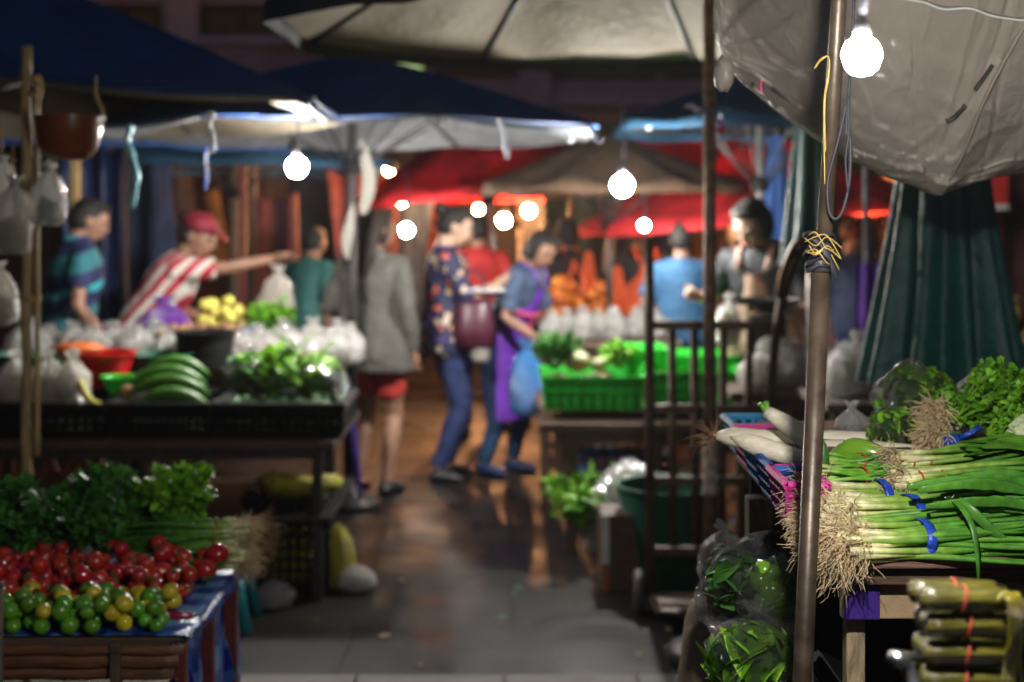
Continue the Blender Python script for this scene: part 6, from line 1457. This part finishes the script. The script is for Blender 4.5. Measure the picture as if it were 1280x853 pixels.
for i, x in enumerate((6, 28, 62, 88, 104, 122)):  # orange jars put in to imitate warm lamplight on the floor
    c = Vector((PX(x, 7.25), 7.25, .0)); m = MB(); h_ = PZ(568, 7.25) - .02; m.lathe([(.045, 0), (.055, .02), (.055, h_ * .8), (.030, h_ * .9), (.030, h_), (.0001, h_)], c, 16)
    tag(m.build('jar', 'terracotta_paint', None, loc=c), 'orange jar standing on the floor under the left stall', 'jar', 'orange jars put in for warm floor light')
# ================================================================== iron trolley standing upright in the aisle
t = thing('hand_trolley', 'dark iron hand trolley standing upright with slats and two bent handles', 'trolley', (PX(890, 5.55), 5.55, 0)); D = 5.55
def tp(x, y, d=D): return P(x, y, d)
m = MB(); m.tube([tp(813, 745), tp(812, 512), tp(812, 400), tp(811, 296)], .0195, 10); m.build('side_rail', 'trolley_iron', t)
m = MB(); m.tube(cat_rom([tp(952, 745), tp(958, 560), tp(966, 460), tp(974, 395), tp(986, 345), tp(1004, 305, 5.4)], 5), .0195, 10); m.build('side_rail', 'trolley_iron', t)
m = MB(); m.tube(cat_rom([tp(1004, 305, 5.4), tp(1000, 300, 5.4), tp(990, 312, 5.44), tp(978, 345, 5.5), tp(974, 372, 5.54)], 5), .014, 10); m.build('handle_grip', 'trolley_iron', t)
for (y, x1) in ((407, 968), (512, 958), (602, 954), (690, 952)):
    m = MB(); m.box(tp((813 + x1) / 2, y) + Vector((0, .012, 0)), ((x1 - 813) * D / F - .03, .020, .036), bev=.003); m.build('crossbar', 'trolley_iron', t, False)
for xt, xb in ((840, 842), (868, 870), (905, 900), (938, 928)):
    m = MB(); a_, b_ = tp(xt, 408, D + .03), tp(xb, 692, D + .03); m.loft([a_, b_], [(.016, .008)] * 2, 8, up=(1, 0, 0)); m.build('slat', 'trolley_iron', t)
m = MB(); m.box(tp(882, 744) + Vector((0, -.12, .0)), (.44, .26, .012), bev=.003); m.build('toe_plate', 'trolley_iron', t, False)
for x in (800, 966):
    m = MB(); c = tp(x, 752) + Vector((0, .06, 0)); c.z = .085; m.lathe([(.02, -.02), (.06, -.018), (.082, -.014), (.085, 0), (.082, .014), (.06, .018), (.02, .02)], c, 22, rot=roty(pi / 2)); w_ = m.build('wheel', 'black_rubber', t)
# white paint flakes on the rusty pole
m = MB(); c = Vector((.695, 5.0, 0)); m.lathe([(.0228, PZ(620, 5)), (.0235, PZ(615, 5)), (.0235, PZ(552, 5)), (.0228, PZ(546, 5))], c, 14)
um = [o for o in bpy.data.objects if o.name.startswith('market_umbrella') and 'rusty pole with worn' in o.get('label', '')][0]; m.build('paint_band', 'white_paint', um)
# ================================================================== table of green baskets
gx0, gx1 = PX(672, 7.2), PX(935, 7.2)
table(gx0, gx1, 6.62, 7.9, .60, 'dark table carrying the bright green baskets', 'dark_wood', 'dark_wood', [(PX(714, 6.68), 6.68), (PX(682, 7.8), 7.85), (gx1 - .05, 6.68), (gx1 - .05, 7.85), (PX(820, 6.7), 6.7)], .055, .04)
GB = 'bright green plastic baskets'
def gbasket(x0, x1, ytop, ybot, Y, dpt, lab):
    xa, xb = PX(x0, Y), PX(x1, Y); zt, zb_ = PZ(ytop, Y), PZ(ybot, Y); h = zt - zb_; c = Vector(((xa + xb) / 2, Y + dpt / 2, zb_)); t = thing('green_basket', lab, 'basket', tuple(c), GB); w_ = xb - xa; tp_ = .93
    m = MB(); th = .005
    def rect(s, z, ins=0): return [Vector((sx * (w_ / 2 * s - ins), sy * (dpt / 2 * s - ins), z)) for sx, sy in ((-1, -1), (1, -1), (1, 1), (-1, 1))]
    rs = [rect(tp_, 0), rect(1, h), rect(1.03, h), rect(1.03, h + .012), rect(1, h + .012, th), rect(tp_, th, th)]; vs = [c + v for r_ in rs for v in r_]; fs = [(3, 2, 1, 0), (20, 21, 22, 23)]
    for a in range(5):
        for i in range(4): j = (i + 1) % 4; fs.append((a * 4 + i, a * 4 + j, a * 4 + 4 + j, a * 4 + 4 + i))
    m.add(vs, fs); m.build('tray', 'green_plastic', t, False); m = MB(); k = int(w_ / .05)
    for i in range(k + 1):
        xx = -w_ / 2 * tp_ + w_ * tp_ * i / k; m.box(c + Vector((xx, -dpt / 2 * .965 - .004, h / 2)), (.008, .008, h * .94), bev=.002)
    for zz in (.3, .62): m.box(c + Vector((0, -dpt / 2 * (tp_ + (1 - tp_) * zz) - .004, h * zz)), (w_ * .95, .007, .008), bev=.002)
    m.build('rib', 'green_plastic', t, False); return c, h, w_
gbasket(677, 808, 474, 514, 6.75, .5, 'low green basket of shallots at the left end of the dark table')
gbasket(812, 930, 468, 512, 6.75, .5, 'low green basket seen through the slats of the trolley')
gbasket(782, 836, 440, 470, 7.15, .4, 'small green basket standing higher behind the shallots')
gbasket(840, 925, 448, 472, 7.1, .4, 'green basket standing higher behind the trolley rail')
z0 = .70
sh = proto_ball('shallot', 'shallot_red', .020, 'small purple red shallot heaped in the left green basket', 'shallot', 'shallots in the left green basket', lambda v: 1 + .25 * max(0, v.z) ** 5, None); h_ = Heap(z0); 
for i in range(110):
    v = h_.drop(.019, lambda: (U(PX(684, 6.9), PX(770, 6.9)), U(6.78, 7.05)), 4, .12)
    if v is None: continue
    if i == 0: sh.location = v
    else: dup(sh, v, (U(0, 6), U(0, 6), 0), U(.75, 1.15))
for x, y, Y, r, m_, lab in ((722, 452, 7.0, .062, 'pumpkin_pale', 'pale green round squash behind the shallots'), (748, 456, 7.0, .040, 'pumpkin_pale', 'small pale squash right of the round squash'), (700, 444, 7.1, .050, 'gourd_green', 'dark green squash left of the pale round squash'), (760, 446, 7.1, .045, 'gourd_green', 'dark green squash behind the small pale squash')):
    o = MB().ell(P(x, y, Y), (r, r, r * .8), 20, 12, fn=lambda v: 1 + .05 * abs(sin(4 * math.atan2(v.y, v.x)))).build('squash', m_, None, loc=P(x, y, Y)); tag(o, lab, 'squash', 'squashes behind the shallots'); MB().tube([P(x, y, Y) + Vector((0, 0, r * .7)), P(x, y, Y) + Vector((.006, 0, r * 1.0))], [.008, .006], 8).build('stem', 'leaf_pale', o)
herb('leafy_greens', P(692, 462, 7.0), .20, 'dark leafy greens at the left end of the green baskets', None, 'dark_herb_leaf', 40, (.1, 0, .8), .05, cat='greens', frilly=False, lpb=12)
herb('leafy_greens', P(775, 462, 7.05), .15, 'small leafy greens beside the higher green basket', None, 'herb_leaf', 26, (-.1, 0, .7), .04, cat='greens', frilly=False, lpb=10)
table(PX(690, 8.1), PX(850, 8.1), 8.0, 8.9, .86, 'table of garlic bags behind the green baskets', 'dark_wood', 'dark_wood')
i = 0
wl_ = ['clear bag of garlic by the elbow of the purple apron woman', 'clear bag of garlic behind the dark leafy greens', 'clear bag of garlic behind the pale squash', 'clear bag of garlic in the middle of its row', 'clear bag of garlic behind the higher green basket', 'clear bag of garlic left of the trolley', 'clear bag of garlic behind the trolley top', 'second row clear bag of garlic near the orange apron', 'second row clear bag of garlic in the middle', 'second row clear bag of garlic near the light blue shirt']
for (x, Y) in ((690, 8.15), (708, 8.2), (728, 8.12), (750, 8.2), (772, 8.12), (795, 8.2), (820, 8.15), (730, 8.5), (765, 8.5), (800, 8.5)):
    bag((PX(x, Y), Y, .865), .15, .17, .14, fill_balls(.021, 12), wl_[i], 'bags of garlic behind the green baskets', 'clear_film', True, cont_col='garlic_white', fill=.7, wr=.13); i += 1
bag(P(660, 520, 8.0), .22, .42, .16, fill_mass, 'light blue plastic bag hanging from the table edge by the purple apron', None, 'blue_film', True, cont_col='sky_plastic', fill=.7)
bag(P(600, 452, 8.3), .11, .16, .09, fill_mass, 'small white bag held low between the two women', None, 'milky_film', True, cont_col='garlic_white', fill=.7)
# under the table, beside the trolley
tub((PX(838, 6.05), 6.05, 0), .225, .17, .42, 'dark_green_plastic', 'large dark green bucket behind the iron trolley', 'bucket', 'bucket')
bag((PX(790, 6.45), 6.45, .02), .42, .50, .36, fill_leaves(.12, .06, 140), 'big clear bag of leaves with a shining rim left of the green bucket', None, 'clear_film', False, cont_col='dark_herb_leaf', fill=.85)
herb('leafy_greens', (PX(738, 6.5), 6.5, .12), .34, 'leafy greens drooping to the floor left of the striped box', None, 'herb_leaf', 40, (-.3, -.1, .8), .05, cat='greens', frilly=False, lpb=12)
t = thing('striped_box', 'box with white and orange striped corner on the floor before the bucket', 'box', (PX(772, 5.95), 5.95, 0)); c = Vector((PX(775, 5.95), 6.05, .16))
m = MB(); m.box(c, (.16, .24, .32), bev=.006); m.build('body', 'dark_wood', t, False)
m = MB(); m.box(c + Vector((-.062, -.1215, .055)), (.030, .004, .20), bev=.001); m.build('white_stripe', 'white_plastic', t, False); m = MB(); m.box(c + Vector((-.062, -.1215, -.105)), (.030, .004, .11), bev=.001); m.build('orange_stripe', 'terracotta_paint', t, False)
bag((PX(800, 7.2), 7.2, .0), .5, .40, .4, fill_mass, 'big dark plastic sack under the table of green baskets', None, 'dark_film', False, cont_col='dark_cloth')
crate((PX(765, 7.5), 7.5, 0), .42, .36, .36, 'blue_plastic', 'blue crate in the shade under the table of green baskets', None, bars=(7, 4), wall=.014)
# serving woman's stall
table(PX(905, 6.55), PX(1075, 6.55), 6.35, 7.0, .78, 'low counter of the serving woman behind the trolley', 'dark_wood', 'dark_wood')
bag((PX(910, 6.7), 6.7, PZ(432, 6.7)), .13, .24, .12, fill_mass, 'clear bag of yellow noodles lifted by the serving woman', None, 'clear_film', True, cont_col='yellow_veg', fill=.65)
t = thing('weighing_scale', 'dark scale with a flat pan in front of the serving woman', 'scale', (PX(958, 6.6), 6.6, .782)); c = Vector((PX(958, 6.6), 6.6, .785))
m = MB(); m.box(c + Vector((0, 0, .16)), (.17, .13, .32), bev=.015); m.build('body', 'dark_steel', t); m = MB(); m.lathe([(.05, .33), (.05, .36), (.15, .375), (.165, .40), (.16, .40), (.145, .382), (.0001, .376)], c, 24); autosmooth(m.build('pan', 'dark_steel', t), 50); m = MB(); m.lathe([(.0001, .0), (.06, .0), (.06, .006), (.0001, .008)], c + Vector((0, -.067, .17)), 24, rot=rotx(pi / 2)); m.build('dial', 'white_plastic', t)
for x, Y, w_, h_, lb in ((985, 6.5, .26, .22, 'pale milky bag on the counter of the serving woman'), (1010, 6.55, .22, .20, 'milky bag next to the slanting pole on the low counter'), (945, 6.45, .18, .16, 'small milky bag below the scale')):
    bag((PX(x, Y), Y, .785), w_, h_, w_ * .8, fill_balls(.03, 10), lb, 'milky bags on the low counter', 'milky_film', True, cont_col='garlic_white', fill=.7)
# stall between slanting pole and folded umbrella
table(PX(1020, 6.0), PX(1150, 6.0), 5.8, 6.6, .80, 'small dark stall table behind the slanting pole', 'grey_wood', 'dark_wood', shelf=.45)
for x, y, Y, w_, h_, lb in ((1052, 462, 6.0, .18, .22, 'glittering clear bag on the small dark stall by the folded umbrella'), (1072, 462, 6.1, .17, .26, 'taller glittering bag touching the folded green umbrella'), (1040, 460, 6.2, .2, .18, 'low glittering bag near the slanting pole')):
    bag((PX(x, Y), Y, .81), w_, h_, w_ * .8, fill_balls(.022, 14), lb, 'glittering bags on the small dark stall', 'clear_film', True, cont_col='garlic_white', fill=.7, wr=.15)
for x, y, Y, w_, h_, lb in ((1050, 560, 5.9, .24, .22, 'grey bag on the lower shelf of the small dark stall'), (1085, 560, 5.9, .2, .2, 'small grey bag at the right of the lower shelf')):
    bag((PX(x, Y), Y, .465), w_, h_, w_ * .8, fill_mass, lb, 'bags on the lower shelf', 'milky_film', False, cont_col='garlic_white', fill=.8)
t = thing('hanging_apron', 'purple apron hanging from a thin grey post', 'apron', tuple(P(1085, 380, 6.9))); m = MB(); N = 14; vs = []
for i in range(N):
    for j in range(N): u, v = i / (N - 1), j / (N - 1); p = P(1070 + 30 * u, 330 + 110 * v, 6.9); p.y += .025 * sin(u * 12 + v); vs.append(p)
m.add(vs, [(i * N + j, i * N + j + 1, (i + 1) * N + j + 1, (i + 1) * N + j) for i in range(N - 1) for j in range(N - 1)]); o = m.build('cloth', 'purple_apron', t); sm_ = o.modifiers.new('s', 'SOLIDIFY'); sm_.thickness = .004
t = thing('thin_post', 'thin grey metal post behind the slanting pole', 'post', (PX(1086, 6.9), 6.9, 0)); m = MB(); m.tube([(PX(1086, 6.9), 6.95, 0), (PX(1086, 6.9), 6.95, PZ(205, 6.95))], .016, 10); m.build('shaft', 'bare_steel', t); m = MB(); m.lathe([(.016, 0), (.09, 0), (.09, .02), (.018, .03)], (PX(1086, 6.9), 6.95, 0), 14); m.build('base', 'dark_steel', t)
# ================================================================== far stalls under the warm bulbs
def far_stall(x0, x1, Y, z, label, goods):
    xa, xb = PX(x0, Y), PX(x1, Y); table(xa, xb, Y, Y + .8, z, label, 'dark_wood', 'dark_wood', rail=.06, planks=4)
    for gi, (m_, r, n_, a, b, nm, lb, grp, hmax) in enumerate(goods):
        pr_ = proto_ball(nm, m_, r, lb, nm.replace('_', ' '), grp, lambda v: 1 + .08 * noise.noise(v * 2)); hh = Heap(z); ok = False
        for i in range(n_):
            v = hh.drop(r, lambda: (xa + (xb - xa) * U(a + .02, b - .02), Y + U(.06, .7)), 3, hmax)
            if v is None: continue
            if not ok: pr_.location = v; ok = True
            else: dup(pr_, v, (U(0, 6), U(0, 6), 0), U(.8, 1.15))
far_stall(670, 760, 9.6, .88, 'stall of orange roots behind the purple apron woman', [('carrot_orange', .045, 60, 0, 1, 'orange_root', 'orange root in the heap beside the purple apron woman', 'orange roots on the far stall', .25)])
far_stall(560, 760, 12.6, .80, 'warm lit far stall right under the paired bulbs', [('carrot_orange', .05, 34, 0, .45, 'orange_fruit', 'orange fruit on the warm lit far stall', 'orange fruit on the warm far stall', .2), ('yellow_veg', .05, 26, .5, 1, 'yellow_fruit', 'yellow fruit on the warm lit far stall', 'yellow fruit on the warm far stall', .2)])
far_stall(980, 1130, 11.4, .82, 'far stall between the slanting pole and folded green umbrella', [('brown_food', .05, 30, 0, .5, 'brown_root', 'brown root vegetable on the far right stall', 'brown roots on the far right stall', .2), ('carrot_orange', .05, 26, .5, 1, 'orange_fruit', 'orange fruit on the far right stall', 'orange fruit on the far right stall', .2)])
far_stall(1225, 1420, 8.4, .78, 'brown stall at the right edge beyond the folded green umbrella', [('brown_food', .05, 60, 0, .6, 'brown_root', 'brown root vegetable at the right picture edge', 'brown roots at the right picture edge', .3), ('carrot_orange', .055, 40, .1, 1, 'orange_fruit', 'orange fruit at the right picture edge', 'orange fruit at the right picture edge', .25)])
far_stall(300, 440, 10.9, .80, 'dim far stall behind the glittering bags', [('leaf_pale', .05, 30, 0, 1, 'cabbage', 'small pale cabbage on the dim far stall', 'cabbages on the dim far stall', .2)])
t = thing('red_sign', 'red sign with a white lower border hanging at the far right', 'sign', tuple(P(1248, 245, 8.2))); m = MB(); m.box(P(1248, 236, 8.2), (.11, .012, .20), bev=.002); m.build('panel', 'sign_red', t, False); m = MB(); m.box(P(1248, 259, 8.2) + Vector((0, -.008, 0)), (.112, .006, .03), bev=.001); m.build('border', 'white_plastic', t, False); m = MB(); m.tube([P(1248, 214, 8.2), P(1248, 120, 8.2)], .004, 6); m.build('string', 'cable_black', t)
# hanging navy sheet and posts on the left
t = thing('tarp_curtain', 'dark navy tarp curtain hanging behind the man in the teal striped shirt', 'curtain', (PX(125, 9.0), 9.0, 0)); m = MB(); N = 40; vs = []
for i in range(N):
    for j in range(12): u, v = i / (N - 1), j / 11; p = P(70 + 85 * u, 0, 9.0); p.z = .15 + 1.85 * v; p.y += .05 * sin(u * 22 + 2 * v) + .03 * noise.noise(Vector((u * 5, v * 2, 0))); vs.append(p)
m.add(vs, [(i * 12 + j, i * 12 + j + 1, (i + 1) * 12 + j + 1, (i + 1) * 12 + j) for i in range(N - 1) for j in range(11)]); o = m.build('sheet', 'navy_tarp', t); sm_ = o.modifiers.new('s', 'SOLIDIFY'); sm_.thickness = .004; m = MB(); m.tube([P(66, 0, 9.0) * Vector((1, 1, 0)) if False else Vector((PX(66, 9), 9, 2.0)), Vector((PX(160, 9), 9, 2.0))], .012, 8); m.build('rod', 'dark_steel', t); m = MB(); m.tube([Vector((PX(157, 9), 9.0, 0)), Vector((PX(157, 9), 9.0, 2.0))], .014, 8); m.build('post', 'dark_wood', t)
for i, (x, Y, mt, lb) in enumerate(((304, 10.0, 'red_leg_paint', 'dark red post right beside the wooden umbrella post'), (316, 11.0, 'dark_wood', 'brown post behind the arm of the woman in the red cap'), (94, 8.6, 'bamboo', 'cream post behind the head of the man in stripes'), (715, 12.0, 'dark_wood', 'brown post right of the warm bulbs'), (765, 11.8, 'dark_wood', 'brown post below the round white lamp'), (1120, 11.0, 'bare_steel', 'thin steel post near the top of the folded green umbrella'))):
    t = thing('stall_post', lb, 'post', (PX(x, Y), Y, 0)); m = MB(); m.box((PX(x, Y), Y, .95 + .1), (.05 if mt != 'bare_steel' else .03, .05, 2.1), bev=.006); m.build('shaft', mt, t, False); m = MB(); m.box((PX(x, Y), Y, .012), (.11, .11, .024), bev=.004); m.build('foot', 'dark_steel', t, False)
CG2 = 'orange cloths hanging by the far posts'
for x, y, Y, w_, h_, lb in ((736, 350, 9.95, .15, .42, 'orange cloth hanging left of the dark stallholder'), (772, 362, 9.9, .17, .34, 'shorter orange cloth hanging right of the dark stallholder'), (545, 285, 11.6, .16, .40, 'orange cloth glowing between the grey jacket and the floral blouse')):
    c = P(x, y, Y); t = thing('hanging_cloth', lb, 'cloth', tuple(c), CG2); m = MB(); N = 12; vs = []
    for i in range(N):
        for j in range(N): u, v = i / (N - 1), j / (N - 1); vs.append(c + Vector(((u - .5) * w_ * (.35 + .65 * v), .03 * sin(u * 14 + v * 2), (.5 - v) * h_ - .05 * abs(u - .5))))
    m.add(vs, [(i * N + j, i * N + j + 1, (i + 1) * N + j + 1, (i + 1) * N + j) for i in range(N - 1) for j in range(N - 1)]); o = m.build('fabric', 'orange_cloth', t); sm_ = o.modifiers.new('s', 'SOLIDIFY'); sm_.thickness = .004; m = MB(); m.tube([c + Vector((0, 0, h_ * .5)), Vector((c.x, Y, 2.0))], .003, 6); m.build('string', 'cable_black', t)

# scraps trodden into the aisle
lv = MB(); leaf_faces(lv, Vector((-.03, 0, 0)), (1, 0, 0), .06, .022, .3, .1, k=5)
lf_ = tag(lv.build('leaf_scrap', 'dark_herb_leaf'), 'trampled leaf scrap lying on the market floor', 'leaf scrap', 'leaf scraps on the aisle floor')
pm = MB(); pm.add([(-.02, -.015, .002), (.022, -.012, .004), (.026, .014, .002), (.0, .02, .006), (-.022, .012, .003)], [(0, 1, 2, 3, 4)]); pm.add([(-.02, -.015, .001), (.022, -.012, .003), (.026, .014, .001), (.0, .02, .005), (-.022, .012, .002)], [(4, 3, 2, 1, 0)])
pp_ = tag(pm.build('paper_scrap', 'sack_weave', None, False), 'small brown paper scrap lying on the market floor', 'paper scrap', 'paper scraps on the aisle floor')
rn = random.Random(4)
for i in range(34):
    v = Vector((rn.uniform(-.85, .75), rn.uniform(4.9, 8.5), .006)); r_ = (rn.uniform(-.1, .1), rn.uniform(-.1, .1), rn.uniform(0, 6.3)); o = lf_ if i % 4 else pp_
    if i in (0, 1): o.location = v; o.rotation_euler = r_
    else: dup(o, v, r_, rn.uniform(.35, .8))
# ------------------------------------------------------------------ thin haze added to hint at lens bloom and warm glow
if HAZE:
    m = bpy.data.materials.new('market_air'); m.use_nodes = True; nt = m.node_tree; nt.nodes.remove(nt.nodes['Principled BSDF'])
    pv = nt.nodes.new('ShaderNodeVolumePrincipled'); pv.inputs['Density'].default_value = HAZE; pv.inputs['Color'].default_value = (0.9, 0.92, 0.95, 1); pv.inputs['Anisotropy'].default_value = 0.35
    nt.links.new(pv.outputs[0], nt.nodes['Material Output'].inputs['Volume']); MATS['market_air'] = m
    o = MB().box((0, 13, 4.1), (46, 38, 10.4)).build('haze', 'market_air', None, False); o['kind'] = 'stuff'
